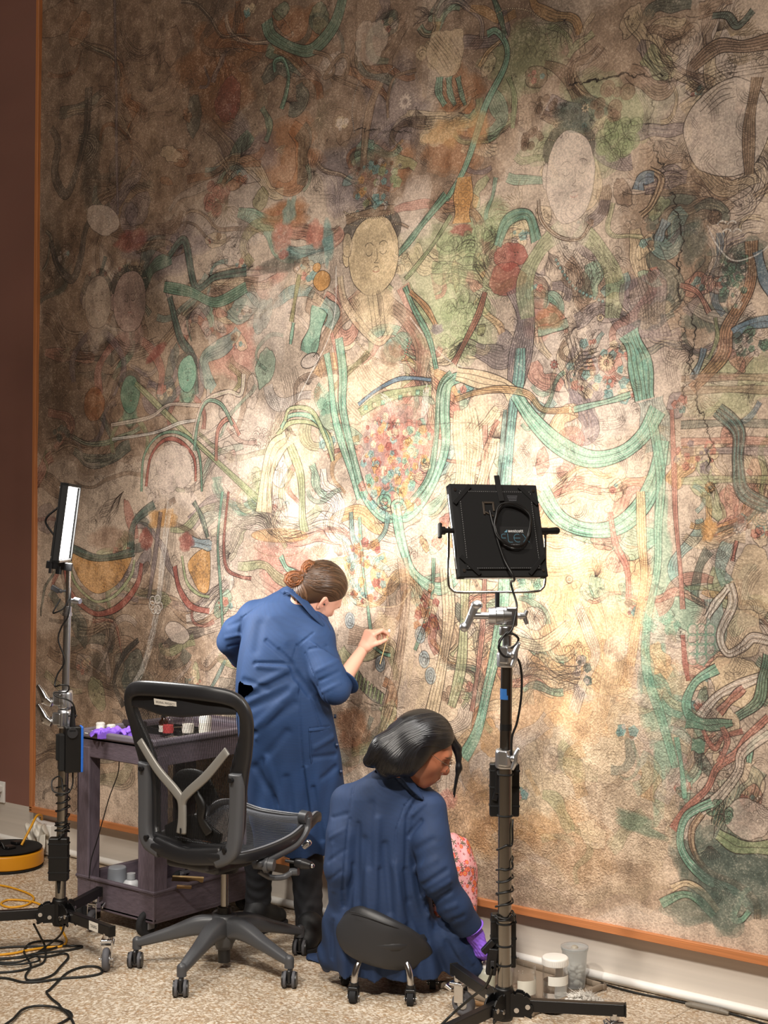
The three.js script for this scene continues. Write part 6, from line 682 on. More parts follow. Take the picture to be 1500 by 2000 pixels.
// yellow cable reel, boxes on the wall at the far left
{ const p = [-2.09, 0, 0.29], t = thing('cable_reel', 'yellow and black cable reel lying on the floor at the left edge', 'cable reel', p); part('drum', lathe([[0.10, 0.012], [0.165, 0.012], [0.172, 0.02], [0.172, 0.075], [0.165, 0.083], [0.15, 0.083]], 56), std(0xd48f14, 0.42), t); part('rim', [lathe([[0, 0.002], [0.168, 0.002], [0.172, 0.012], [0, 0.014]], 56), lathe([[0, 0.078], [0.15, 0.084], [0.166, 0.092], [0.16, 0.098], [0.12, 0.1], [0, 0.098]], 56)], M.blackMatte, t); const s = []; for (let k = 0; k < 3; k++) { const a = k * 2.1 + 0.5; s.push(box(0.05, 0.016, 0.05, cos(a) * 0.06, 0.106, sin(a) * 0.06, 0.006)); } part('socket_cover', s, M.blackSatin, t); part('carry_handle', tube([[-0.03, 0.1, 0.05], [-0.02, 0.125, 0.05], [0.02, 0.128, 0.05], [0.05, 0.1, 0.05]], 0.007, 30, 8), M.black, t);
  single('reel_lead', tube([[-2.02, 0.108, 0.26], [-2.03, 0.18, 0.2], [-2.06, 0.225, 0.14], [-2.1, 0.21, 0.08], [-2.13, 0.185, 0.055]], 0.006, 50, 8), yellow, 'yellow lead rising from the reel to the white wall box', 'cord'); }
{ const t = thing('wall_box', 'white electrical box low on the wall beside the cable reel', 'electrical box', [-2.16, 0, WZ]); part('case', box(0.155, 0.15, 0.08, 0, 0.082, 0.04, 0.006), M.white, t); part('cover', box(0.12, 0.115, 0.006, 0.0, 0.082, 0.082, 0.004), std(0xd8d2c8, 0.5), t); part('conduit', [rod([-0.1, 0.16, 0.02], [-0.1, 0.30, 0.02], 0.012), rod([-0.1, 0.13, 0.02], [-0.1, 0.162, 0.02], 0.016)], M.white, t); }
{ const f = (x, y, z) => { const n = 0.006 * sin(x * 90 + y * 60 + 2 * sin(z * 40)) + 0.006 * sin(y * 110 - z * 90 + x * 50) + 0.003 * sin(x * 210 - z * 140 + y * 90); return (hypot((x + 2.15) / 1.15, (y - 0.125) / 0.85, (z - 0.075) / 0.62) - 0.066 + n); }; const t = thing('plastic_wrap', 'crumpled white plastic wrapped round the cable plug on the wall box', 'plastic sheet', [0, 0, 0]); part('sheet', mesh3(f, [-2.26, 0.03, 0.0], [-2.03, 0.23, 0.15], 0.0045), std(0xd9d4c8, 0.4, 0), t); part('tail', sweep([V(-2.08, 0.12, 0.1), V(-2.06, 0.07, 0.11), V(-2.055, 0.02, 0.115)], [[0.03, 0.002], [0.022, 0.002], [0.006, 0.001]], V(0.3, 0, 1), 16, 8), std(0xd9d4c8, 0.4), t); }
{ const p = onWall(3, 1546, WZ), t = thing('wall_socket', 'small white wall socket at the left edge above the pale wall band', 'socket', [p.x, p.y, WZ]); part('plate', box(0.075, 0.11, 0.012, 0, 0, 0.006, 0.004), M.white, t); part('plug', [box(0.035, 0.035, 0.03, 0.008, 0.02, 0.026, 0.006), rod([0.008, 0.004, 0.034], [0.006, -0.06, 0.03], 0.004)], M.white, t); part('slot', [box(0.004, 0.012, 0.002, -0.01, -0.022, 0.0125), box(0.004, 0.012, 0.002, 0.004, -0.022, 0.0125)], M.black, t); }
// ---------------------------------------------------------------- the two conservators
const RV = V(cos(38.8 * D), 0, -sin(38.8 * D)), FV = V(-sin(38.8 * D), 0, -cos(38.8 * D)), UP = V(0, 1, 0);
const dir3 = (r, u, a) => V(0, 0, 0).addScaledVector(RV, r).addScaledVector(UP, u).addScaledVector(FV, a);
const basis = (f, u) => { f = f.clone().normalize(); const x = V().crossVectors(u, f).normalize(), y = V().crossVectors(f, x); return new THREE.Matrix4().makeBasis(x, y, f); };   // local +z = facing, +y = up, +x = the person's left
function setColor(g, fn) { const p = g.attributes.position, c = new Float32Array(p.count * 3); for (let i = 0; i < p.count; i++) { const q = fn(p.getX(i), p.getY(i), p.getZ(i)); c.set(q, i * 3); } g.setAttribute('color', new THREE.BufferAttribute(c, 3)); return g; }
const lin = (r, g, b) => { const c = new THREE.Color().setRGB(r / 255, g / 255, b / 255, THREE.SRGBColorSpace); return [c.r, c.g, c.b]; };
// elliptical torso: rows of [photo row, left, right, half depth, distance]
function torso(rows, power = 2.3) {
  const L = rows.map(([v, l, r, b, d]) => { const c = at((l + r) / 2, v, d); return { y: c.y, x: c.x, z: c.z, a: (r - l) / 2 * d / 2773, b }; }).sort((p, q) => p.y - q.y);
  return (x, y, z) => { let i = 0; while (i < L.length - 2 && y > L[i + 1].y) i++; const A = L[i], B = L[i + 1], A0 = L[max(0, i - 1)], B1 = L[min(L.length - 1, i + 2)]; const t = clamp((y - A.y) / (B.y - A.y), 0, 1);
    const cr = (k) => 0.5 * (2 * A[k] + (B[k] - A0[k]) * t + (2 * A0[k] - 5 * A[k] + 4 * B[k] - B1[k]) * t * t + (3 * A[k] - A0[k] - 3 * B[k] + B1[k]) * t * t * t);
    const a = max(cr('a'), 0.01), b = max(cr('b'), 0.01), dx = x - cr('x'), dz = z - cr('z'), qx = abs(dx * RV.x + dz * RV.z) / a, qz = abs(dx * FV.x + dz * FV.z) / b, k = (qx ** power + qz ** power) ** (1 / power), m = min(a, b) * 0.8;
    return max((k - 1) * m, max(L[0].y - y, y - L[L.length - 1].y)); };
}
const bonesField = (bones, k) => (x, y, z) => { let d = 1e3; for (const b of bones) d = smin(d, dBone(x, y, z, b), k); return d; };
const toSurface = (f, u, v, d0 = 4.4, d1 = 6.2) => { const r = ray(u, v), c = camera.position; let d = d0; for (let i = 0; i < 220 && d < d1; i++) { const q = f(c.x + r.x * d, c.y + r.y * d, c.z + r.z * d); if (q < 0.0008) break; d += max(q * 0.6, 0.002); } return at(u, v, d); };
// folds and seams: [u1, v1, u2, v2, radius mm, depth mm (negative = ridge)] laid on a garment's surface
function creased(f, list) {
  const C = list.map(([u1, v1, u2, v2, rad, dep]) => { const n = 3, out = []; let p = toSurface(f, u1, v1); for (let i = 1; i <= n; i++) { const q = toSurface(f, lerp(u1, u2, i / n), lerp(v1, v2, i / n)); out.push(bone(p, q, 0, 0)); p = q; } return { s: out, rad: rad / 1000, dep: dep / 1000 }; });
  return (x, y, z) => { let d = f(x, y, z); if (abs(d) > 0.035) return d; let e = 0; for (const c of C) { let m = 1; for (const s of c.s) { const dx = x - s[0], dy = y - s[1], dz = z - s[2]; if (dx * dx + dy * dy + dz * dz > s[8] * 4 + 0.02) continue; m = min(m, seg2(x, y, z, s)[0]); } if (m < c.rad * 2.6) e += c.dep * exp(-((m / c.rad) ** 2)); } return d + e; };
}
// one hand: wrist, palm axis, direction the fingers curl to; curls per finger in degrees per joint; returns bones
function handBones(W, d, n, curlDeg, s = 1, fat = 1, thumbOut = 0.9) {
  d = d.clone().normalize(); n = n.clone().addScaledVector(d, -n.dot(d)).normalize(); const side = V().crossVectors(n, d), B = [], P = (a, b, c) => W.clone().addScaledVector(d, a * s).addScaledVector(side, b * s).addScaledVector(n, c * s), palm = [];
  for (const k of [-1.5, -0.5, 0.5, 1.5]) palm.push(bone(P(0.012, k * 0.011, 0), P(0.076 - abs(k) * 0.003, k * 0.0185, -0.004), 0.0135 * s * fat, 0.0115 * s * fat));
  palm.push(bone(P(-0.05, 0, 0), P(0.01, 0, 0), 0.021 * s * fat, 0.022 * s * fat), bone(P(0.02, 0.022, 0.006), P(0.05, 0.03, 0.012), 0.0145 * s * fat, 0.012 * s * fat));
  const fingers = []; [1.5, 0.5, -0.5, -1.5].forEach((k, i) => { const len = [[0.040, 0.024, 0.019], [0.044, 0.027, 0.02], [0.041, 0.025, 0.02], [0.032, 0.019, 0.017]][i]; let p = P(0.078 - abs(k) * 0.003, k * 0.0195, -0.003), a = 0, q = []; len.forEach((l, j) => { a += curlDeg[i][j] * D; const t = d.clone().multiplyScalar(cos(a)).addScaledVector(n, sin(a)).addScaledVector(side, k * 0.05), e = p.clone().addScaledVector(t.normalize(), l * s); q.push(bone(p, e, [0.0092, 0.0082, 0.0074][j] * s * fat * (i === 3 ? 0.88 : 1), [0.0084, 0.0076, 0.0062][j] * s * fat * (i === 3 ? 0.88 : 1))); p = e; }); fingers.push(q); });
  { let p = P(0.03, 0.03, 0.01), q = [], t1 = d.clone().multiplyScalar(0.75).addScaledVector(side, thumbOut * 0.6).addScaledVector(n, 0.55).normalize(), e = p.clone().addScaledVector(t1, 0.036 * s); q.push(bone(p, e, 0.0115 * s * fat, 0.0098 * s * fat)); const t2 = d.clone().multiplyScalar(0.85).addScaledVector(side, thumbOut * 0.15).addScaledVector(n, 0.75).normalize(), e2 = e.clone().addScaledVector(t2, 0.03 * s); q.push(bone(e, e2, 0.0096 * s * fat, 0.0072 * s * fat)); fingers.push(q); }
  const fp = bonesField(palm, 0.016 * s), fs = fingers.map((q) => bonesField(q, 0.004 * s));
  const f = (x, y, z) => { let m = fp(x, y, z); for (const g of fs) m = smin(m, g(x, y, z), 0.006 * s); return m; };
  return { f, tips: fingers.map((q) => { const b = q[q.length - 1]; return V(b[0] + b[4], b[1] + b[5], b[2] + b[6]); }), c: P(0.06, 0, 0.02) };
}
// a head in its own axes (metres); features from ellipsoids and capsules joined smoothly
function headField(o = {}) {
  const I = new THREE.Quaternion(), E = (x, y, z, a, b, c, q = I) => ell(V(x, y, z), q, [a, b, c]), Bn = (a, b, r1, r2) => bone(V(...a), V(...b), r1, r2), lip = o.lip ?? 1, nw = o.nose ?? 1;
  const base = [E(0, 0.03, -0.014, 0.074, 0.084, 0.094), E(0, -0.028, 0.03, 0.059, 0.082, 0.064)], jaw = [E(0, -0.068, 0.03, 0.046, 0.046, 0.052), E(0.033, -0.03, 0.058, 0.024, 0.022, 0.022), E(-0.033, -0.03, 0.058, 0.024, 0.022, 0.022)], chin = Bn([-0.008, -0.102, 0.07], [0.008, -0.102, 0.07], 0.0165, 0.0165), brow = Bn([-0.034, 0.018, 0.079], [0.034, 0.018, 0.079], 0.0125, 0.0125), brow2 = Bn([0, 0.016, 0.087], [0, 0.03, 0.083], 0.011, 0.013);
  const nose = [Bn([0, 0.008, 0.09], [0, -0.026, 0.108], 0.0085, 0.0115 * nw), Bn([0, -0.026, 0.107], [0, -0.033, 0.1], 0.0115 * nw, 0.009)], ala = [E(0.0125 * nw, -0.033, 0.096, 0.0085 * nw, 0.0075, 0.0105), E(-0.0125 * nw, -0.033, 0.096, 0.0085 * nw, 0.0075, 0.0105)];
  const sock = [E(0.031, 0.0, 0.094, 0.018, 0.0115, 0.017), E(-0.031, 0.0, 0.094, 0.018, 0.0115, 0.017)], lids = [E(0.031, -0.001, 0.0765, 0.0135, 0.0105, 0.0105), E(-0.031, -0.001, 0.0765, 0.0135, 0.0105, 0.0105)], muzzle = E(0, -0.066, 0.076, 0.028, 0.026, 0.024);
  const up = [Bn([-0.017, -0.062, 0.0875], [0, -0.0595, 0.0975], 0.004 * lip, 0.0062 * lip), Bn([0.017, -0.062, 0.0875], [0, -0.0595, 0.0975], 0.004 * lip, 0.0062 * lip)], dn = Bn([-0.010, -0.073, 0.0905], [0.010, -0.073, 0.0905], 0.0072 * lip, 0.0072 * lip), slit = Bn([-0.02, -0.0662, 0.094], [0.02, -0.0662, 0.094], 0.0022, 0.0022);
  const ears = [-1, 1].flatMap((s) => [E(s * 0.077, -0.006, -0.004, 0.007, 0.031, 0.019, new THREE.Quaternion().setFromEuler(new THREE.Euler(-0.15, s * -0.35, s * 0.12)))]), lobes = [-1, 1].map((s) => E(s * 0.074, -0.034, 0.003, 0.006, 0.01, 0.009)), bowls = [-1, 1].flatMap((s) => [E(s * 0.0855, -0.004, 0.001, 0.006, 0.018, 0.0095), E(s * 0.083, -0.012, 0.006, 0.007, 0.009, 0.008)]);
  const neck = Bn([0, -0.06, -0.02], [0, -0.1, -0.03], 0.052, 0.05);
  return (x, y, z) => { let d = smin(dEll(x, y, z, base[0]), dEll(x, y, z, base[1]), 0.05); for (const e of jaw) d = smin(d, dEll(x, y, z, e), 0.035); d = smin(d, dBone(x, y, z, chin), 0.03); d = smin(d, dBone(x, y, z, brow), 0.022); d = smin(d, dBone(x, y, z, brow2), 0.02); d = smin(d, dEll(x, y, z, muzzle), 0.025); for (const e of sock) d = smax(d, -dEll(x, y, z, e), 0.014); for (const e of lids) d = smin(d, dEll(x, y, z, e), 0.006); for (const e of nose) d = smin(d, dBone(x, y, z, e), 0.014); for (const e of ala) d = smin(d, dEll(x, y, z, e), 0.008); for (const e of up) d = smin(d, dBone(x, y, z, e), 0.006); d = smin(d, dBone(x, y, z, dn), 0.006); d = smax(d, -dBone(x, y, z, slit), 0.004); d = smin(d, dBone(x, y, z, neck), 0.03); for (const e of ears) d = smin(d, dEll(x, y, z, e), 0.008); for (const e of lobes) d = smin(d, dEll(x, y, z, e), 0.006); for (const e of bowls) d = smax(d, -dEll(x, y, z, e), 0.004); return d; };
}
function headGeometry(m, o, skin, lips, brows) {
  const f = headField(o), g = mesh3(f, [-0.1, -0.22, -0.13], [0.1, 0.13, 0.135], 0.003);
  setColor(g, (x, y, z) => { let c = skin.slice(); const mixc = (k, t) => { c = c.map((v, i) => lerp(v, k[i], t)); }; const m2 = hypot(x / 0.0215, (y + 0.0665) / 0.0135); if (z > 0.078 && m2 < 1) mixc(lips, 0.85 * smooth(1, 0.7, m2)); const ck = hypot((abs(x) - 0.04) / 0.024, (y + 0.032) / 0.022); if (z > 0.03 && ck < 1) mixc(lips, 0.22 * (1 - ck)); const bw = hypot((abs(x) - 0.031) / 0.021, (y - 0.023 + 0.25 * (abs(x) - 0.03) ** 2 * 40) / 0.0042); if (z > 0.06 && bw < 1) mixc(brows, 0.8); const ly = hypot((abs(x) - 0.031) / 0.0145, (y + 0.006) / 0.0022); if (z > 0.07 && ly < 1) mixc(brows, 0.85); const sp = hypot(abs(x) - 0.085, y + 0.01, z - 0.003); if (sp < 0.02) mixc(lips, 0.25); if (z > 0.09 && abs(x) < 0.03 && y < -0.02 && y > -0.045) mixc(lips, 0.15); return c; });
  g.applyMatrix4(m); return g;
}
// strands laid over a hair mass: start and end curves, pulled on to the surface of the field
function strands(f, count, start, end, o = {}) {
  const r = rng(o.seed ?? 3), out = [], e = 0.003, n = o.n ?? 14;
  for (let i = 0; i < count; i++) {
    const s = (i + r()) / count, jitter = (r() - 0.5) * (o.jit ?? 0.012), A = start(s, r), Z = end(s, r), pts = [];
    for (let k = 0; k <= n; k++) { const t = k / n, p = A.clone().lerp(Z, t); if (o.bow) p.add(o.bow(s, t)); for (let j = 0; j < 5; j++) { const d = f(p.x, p.y, p.z) - (o.lift ?? 0.001); const gx = f(p.x + e, p.y, p.z) - f(p.x - e, p.y, p.z), gy = f(p.x, p.y + e, p.z) - f(p.x, p.y - e, p.z), gz = f(p.x, p.y, p.z + e) - f(p.x, p.y, p.z - e), l = hypot(gx, gy, gz) || 1; p.x -= gx / l * d; p.y -= gy / l * d; p.z -= gz / l * d; } p.y += sin(t * 9 + i) * 0.0006 + jitter * sin(t * 3) * 0.3; pts.push(p); }
    const mid = pts[floor(n / 2)], gx = f(mid.x + e, mid.y, mid.z) - f(mid.x - e, mid.y, mid.z), gy = f(mid.x, mid.y + e, mid.z) - f(mid.x, mid.y - e, mid.z), gz = f(mid.x, mid.y, mid.z + e) - f(mid.x, mid.y, mid.z - e), up = V(gx, gy, gz).normalize(), w = (o.w ?? 0.004) * (0.6 + 0.8 * r()), g = sweep(pts, [[w * 0.7, w * 0.45], [w, w * 0.55], [w, w * 0.5], [w * 0.3, w * 0.2]].flatMap((q) => Array(Math.ceil(pts.length / 4)).fill(q)), up, n * 2, 6), tone = lerp(o.tone?.[0] ?? 0.7, o.tone?.[1] ?? 1.3, r() ** 1.5);
    setColor(g, () => [tone, tone, tone]); out.push(g);
  }
  return out;
}
const cloth = (r, g, b, seed) => std(0xffffff, 0.78, 0, { map: dataTex(256, 256, (u, v, d, i) => { const n = 0.9 + 0.2 * fbm(u * 12 + seed, v * 12, 4) + (((floor(u * 256) + floor(v * 256)) & 3) === 0 ? -0.04 : 0.01); d[i] = r * n; d[i + 1] = g * n; d[i + 2] = b * n; d[i + 3] = 255; }, true), bumpMap: rep(dataTex(256, 256, (u, v, d, i) => { d[i] = 128 + 60 * (fbm(u * 40, v * 40, 3) - 0.5); }, false, 1), 3), bumpScale: 0.0012 });
const skinMat = (rough) => phys(0xffffff, rough, 0, { vertexColors: true, sheen: 0.15, sheenRoughness: 0.5 }), hairMat = (c, rough) => std(c, rough, 0, { vertexColors: true });
const tint = (g, c) => setColor(g, () => c);
const coatA = cloth(30, 58, 99, 2), coatB = cloth(26, 48, 83, 9), dark = cloth(20, 21, 26, 4), shoeMat = std(0x0d0d0f, 0.6);
const boxOf = (pts, pad) => { const lo = [1e9, 1e9, 1e9], hi = [-1e9, -1e9, -1e9]; for (const p of pts) [p.x, p.y, p.z].forEach((v, i) => { lo[i] = min(lo[i], v - pad); hi[i] = max(hi[i], v + pad); }); return [lo, hi]; };

// ---- the standing woman
{
  const skin = lin(226, 172, 150), lips = lin(200, 110, 104), brows = lin(92, 62, 46);
  const f = dir3(0.55, -0.63, 0.55), u = dir3(0.75, 0.66, 0), c = at(624, 1157, 5.66), q = basis(f, u).setPosition(c);
  const t = thing('person', 'standing person in long blue work coat with brown hair bun, swabbing the painting', 'person', [0, 0, 0]);
  // arms, hand
  const S = at(616, 1248, 5.62), El = at(658, 1345, 5.55), W = at(709, 1268, 5.70), hd = dir3(0.42, 0.86, 0.12), hn = dir3(0.8, -0.25, 0.55), H = handBones(W, hd, hn, [[38, 50, 28], [52, 60, 34], [62, 66, 38], [68, 66, 38]], 0.96, 1.02);
  const SL = at(500, 1205, 5.72), ELb = at(447, 1252, 5.80), WL = at(478, 1300, 5.92), HL = handBones(WL, dir3(0.8, -0.3, 0.4), dir3(0.1, -0.6, 0.6), [[20, 20, 15], [22, 22, 15], [25, 25, 18], [28, 25, 18]], 0.92);
  const hips = [at(535, 1520, 5.79), at(598, 1530, 5.79)], knees = [at(504, 1680, 5.83), at(600, 1690, 5.765)], ank = [at(503, 1790, 5.78), at(606, 1828, 5.56)];
  const neckB = at(588, 1180, 5.66), chest = at(560, 1260, 5.68), pelvis = at(565, 1480, 5.73), fp = (i, a, b) => { const p = ank[i].clone().addScaledVector(FV, a).addScaledVector(RV, b); p.y = 0.035; return p; };
  const bodyB = bonesField([bone(neckB, chest, 0.055, 0.11), bone(chest, pelvis, 0.115, 0.12), bone(SL, S, 0.05, 0.05), bone(S, El, 0.047, 0.038), bone(El, W.clone().lerp(El, 0.02), 0.038, 0.0235), bone(SL, ELb, 0.045, 0.037), bone(ELb, WL, 0.036, 0.024), bone(hips[0], knees[0], 0.066, 0.04), bone(hips[1], knees[1], 0.066, 0.04), bone(knees[0], ank[0], 0.038, 0.03), bone(knees[1], ank[1], 0.038, 0.03), bone(ank[0], fp(0, 0.1, 0.06), 0.034, 0.028), bone(ank[1], fp(1, 0.1, 0.05), 0.034, 0.028), bone(c.clone().addScaledVector(u, -0.06).addScaledVector(f, -0.02), neckB, 0.05, 0.056)], 0.03);
  const [bl, bh] = boxOf([neckB, S, El, W, SL, ELb, WL, ...ank, ...knees], 0.16); bl[1] = 0.0;
  const body = tint(mesh3(bodyB, bl, bh, 0.011), skin), hand = tint(mesh3(H.f, ...boxOf([W, H.c, ...H.tips], 0.045), 0.003), skin), handL = tint(mesh3(HL.f, ...boxOf([WL, HL.c, ...HL.tips], 0.045), 0.0035), skin);
  part('body', [body, hand, handL, headGeometry(q, { neckZ: -0.075 }, skin, lips, brows)], skinMat(0.5), t);
  const L = (x, y, z) => V(x, y, z).applyMatrix4(q);
  part('earring', [ball(0.004, ...L(-0.0835, -0.012, 0.003).toArray())], M.black, t);
  // hair: swept back cap, twisted bun of two loops
  const inv = q.clone().invert().elements, cap = [ell(V(0, 0.036, -0.018), new THREE.Quaternion(), [0.084, 0.089, 0.104]), ell(V(0, -0.035, -0.05), new THREE.Quaternion(), [0.062, 0.07, 0.055])];
  const capL = (x, y, z) => { let d = smin(dEll(x, y, z, cap[0]), dEll(x, y, z, cap[1]), 0.04); const line = (z - 0.036) * 0.9 - (y - 0.012) * 0.62 + max(0, abs(x) - 0.05) * 0.3; return smax(d, line * 0.9, 0.012); };
  const capW = (x, y, z) => capL(inv[0] * x + inv[4] * y + inv[8] * z + inv[12], inv[1] * x + inv[5] * y + inv[9] * z + inv[13], inv[2] * x + inv[6] * y + inv[10] * z + inv[14]);
  const hairM = hairMat(0x4a3322, 0.42), bunAt = at(596, 1132, 5.62), b1 = at(577, 1131, 5.61), b2 = at(604, 1113, 5.62), ang = 5;
  const bunF = (x, y, z) => { const dx = x - b1.x, dy = y - b1.y, dz = z - b1.z, ex = x - b2.x, ey = y - b2.y, ez = z - b2.z; const w1 = 0.0022 * sin(atan2(dy, dx * RV.x + dz * RV.z) * 9 + hypot(dx, dy, dz) * 260), w2 = 0.0022 * sin(atan2(ey, ex * RV.x + ez * RV.z) * 8 + hypot(ex, ey, ez) * 260); return smin(smin(dEll(x, y, z, B1) + w1, dEll(x, y, z, B2) + w2, 0.012), dBone(x, y, z, BB), 0.02); };
  const B1 = ell(b1, new THREE.Quaternion().setFromRotationMatrix(basis(FV, UP)), [0.047, 0.034, 0.036]), B2 = ell(b2, new THREE.Quaternion().setFromRotationMatrix(basis(FV, dir3(0.3, 1, 0))), [0.032, 0.041, 0.034]), BB = bone(bunAt, at(606, 1138, 5.66), 0.03, 0.03);
  const capG = tint(mesh3(capW, [c.x - 0.2, c.y - 0.2, c.z - 0.2], [c.x + 0.2, c.y + 0.2, c.z + 0.2], 0.004), [0.85, 0.85, 0.85]);
  const root = (s) => { const a = lerp(-PI * 0.98, PI * 0.02, s); return L(0.078 * cos(a), 0.03 - 0.075 * sin(a), 0.035 - 0.03 * sin(a)); };
  const locks = [...strands(capW, 190, (s, r) => root(s).add(V((r() - 0.5) * 0.012, (r() - 0.5) * 0.012, 0)), (s, r) => bunAt.clone().add(V((r() - 0.5) * 0.03, (r() - 0.5) * 0.03, (r() - 0.5) * 0.03)), { seed: 5, w: 0.0036, n: 16, tone: [0.55, 1.5], lift: 0.0005, bow: (s, tt) => { const a = lerp(-PI * 0.98, PI * 0.02, s); return L(0.15 * cos(a), -0.15 * sin(a), 0).sub(c).multiplyScalar(sin(tt * PI)); } }), ...strands(capW, 46, (s, r) => L(lerp(-0.07, 0.06, s), -0.07 + 0.02 * r(), -0.05 - 0.02 * r()), (s, r) => bunAt.clone().add(V((r() - 0.5) * 0.03, (r() - 0.5) * 0.02, (r() - 0.5) * 0.03)), { seed: 6, w: 0.0036, tone: [0.7, 1.7], lift: 0.0004 })];
  part('hair', [capG, ...locks], hairM, t);
  const bunG = tint(mesh3(bunF, [bunAt.x - 0.13, bunAt.y - 0.1, bunAt.z - 0.13], [bunAt.x + 0.13, bunAt.y + 0.11, bunAt.z + 0.13], 0.0035), [0.9, 0.85, 0.8]), bl2 = [], rr = rng(12);
  for (const [b, n, rx, ry] of [[b1, 34, 0.046, 0.034], [b2, 30, 0.032, 0.04]]) for (let i = 0; i < n; i++) { const a0 = rr() * 6.3, span = 1.6 + rr() * 2, k0 = 0.35 + rr() * 0.65, pts = []; for (let k = 0; k <= 8; k++) { const a = a0 + span * k / 8; pts.push(b.clone().add(dir3(cos(a) * rx * k0, sin(a) * ry * k0, -sqrt(max(0, 1 - k0 * k0)) * 0.034 - 0.002 + 0.004 * sin(k)))); } const g = sweep(pts, [[0.0026, 0.0016]], dir3(0, 0, -1), 18, 6), tn = 0.8 + rr() * 1.1; bl2.push(setColor(g, () => [tn * 1.15, tn, tn * 0.9])); }
  part('hair_bun', [bunG, ...bl2], hairMat(0x6a4428, 0.45), t, 'twisted reddish-brown hair bun');
  part('hair_tie', new THREE.TorusGeometry(0.026, 0.006, 10, 28).applyQuaternion(new THREE.Quaternion().setFromUnitVectors(V(0, 0, 1), dir3(0.85, 0.3, -0.3).normalize())).translate(bunAt.x + 0.012, bunAt.y - 0.002, bunAt.z), M.black, t);
  // coat
  const T = torso([[1148, 552, 600, 0.035, 5.68], [1160, 532, 612, 0.05, 5.68], [1176, 506, 628, 0.075, 5.68], [1200, 484, 640, 0.098, 5.68], [1250, 471, 643, 0.115, 5.67], [1300, 463, 636, 0.12, 5.66], [1350, 460, 640, 0.122, 5.65], [1400, 461, 650, 0.128, 5.67], [1450, 466, 659, 0.132, 5.70], [1500, 474, 667, 0.134, 5.73], [1550, 480, 673, 0.134, 5.755], [1600, 486, 664, 0.134, 5.77], [1662, 492, 640, 0.132, 5.775]]);
  const slR = [bone(at(618, 1240, 5.62), at(640, 1310, 5.55), 0.072, 0.066), bone(at(640, 1310, 5.55), at(656, 1346, 5.53), 0.066, 0.058), bone(at(652, 1346, 5.54), at(668, 1330, 5.58), 0.058, 0.05)], slL = [bone(at(498, 1205, 5.71), at(462, 1235, 5.78), 0.06, 0.058), bone(at(462, 1232, 5.78), at(448, 1254, 5.80), 0.058, 0.05), bone(at(450, 1252, 5.8), at(470, 1285, 5.86), 0.05, 0.045)];
  const cover = bonesField([bone(at(566, 1200, 5.68), at(586, 1166, 5.665), 0.085, 0.062), bone(at(570, 1210, 5.67), at(618, 1246, 5.62), 0.085, 0.072), bone(at(560, 1205, 5.69), at(500, 1206, 5.715), 0.08, 0.066), bone(chest, at(565, 1380, 5.67), 0.125, 0.12), bone(S, S.clone().lerp(El, 0.55), 0.064, 0.06)], 0.03);
  const cuffP = at(671, 1324, 5.58), cuffN = W.clone().sub(El).normalize(), armF = bonesField(slR, 0.02), armL = bonesField(slL, 0.02);
  const raw = (x, y, z) => { let d = T(x, y, z); const folds = 0.004 * sin((x * RV.x + z * RV.z) * 52 + y * 9) * smooth(1.05, 0.55, y) + 0.003 * sin((x * RV.x + z * RV.z) * 95 - y * 14) * smooth(0.9, 0.4, y); d += folds; const a = max(armF(x, y, z), (x - cuffP.x) * cuffN.x + (y - cuffP.y) * cuffN.y + (z - cuffP.z) * cuffN.z); d = smin(d, a, 0.022); d = smin(d, armL(x, y, z), 0.022); return smin(d, cover(x, y, z) + folds * 0.5, 0.03); };
  const cr = [[520, 1252, 572, 1298, 7, 12], [498, 1296, 570, 1297, 7, 13], [505, 1300, 566, 1306, 12, -9], [545, 1270, 575, 1300, 6, 10], [476, 1330, 520, 1344, 12, 9], [480, 1362, 560, 1322, 14, 8], [478, 1352, 555, 1312, 14, -8], [486, 1384, 560, 1350, 16, 8], [500, 1420, 580, 1340, 16, -8], [490, 1440, 575, 1375, 16, 6], [612, 1236, 580, 1262, 4, 6], [580, 1262, 569, 1298, 5, 9], [569, 1298, 580, 1322, 10, 32], [578, 1318, 606, 1354, 11, 36], [604, 1352, 642, 1380, 8, 20], [596, 1276, 622, 1340, 3.5, 5], [620, 1340, 640, 1374, 3.5, 5], [604, 1268, 638, 1262, 5, 6], [618, 1310, 660, 1290, 8, -5], [624, 1330, 662, 1312, 7, 5], [628, 1352, 664, 1334, 7, -5], [584, 1330, 588, 1440, 4, 5], [588, 1440, 592, 1500, 4, 6], [592, 1500, 604, 1600, 5, 7], [598, 1500, 612, 1600, 8, -6], [606, 1355, 628, 1425, 4, 8], [604, 1424, 645, 1420, 3, 3], [605, 1424, 610, 1490, 3, 3], [500, 1500, 540, 1570, 14, 8], [520, 1480, 560, 1600, 16, -8], [560, 1430, 500, 1500, 16, 6], [545, 1380, 500, 1440, 14, -6], [616, 1460, 650, 1440, 12, -4], [610, 1480, 655, 1475, 10, 4], [630, 1520, 655, 1500, 12, 5], [612, 1540, 630, 1640, 10, 8], [560, 1520, 572, 1600, 14, 8], [536, 1560, 540, 1620, 12, 8], [549, 1156, 604, 1178, 3, 4], [600, 1176, 640, 1214, 3.5, 6], [640, 1214, 648, 1232, 3, 5], [512, 1176, 470, 1210, 4, 5], [470, 1210, 468, 1236, 8, 14], [446, 1222, 470, 1214, 8, 6], [440, 1246, 466, 1240, 8, -5], [446, 1264, 468, 1258, 6, 7], [530, 1210, 560, 1250, 20, -5], [508, 1220, 500, 1270, 18, 5]];
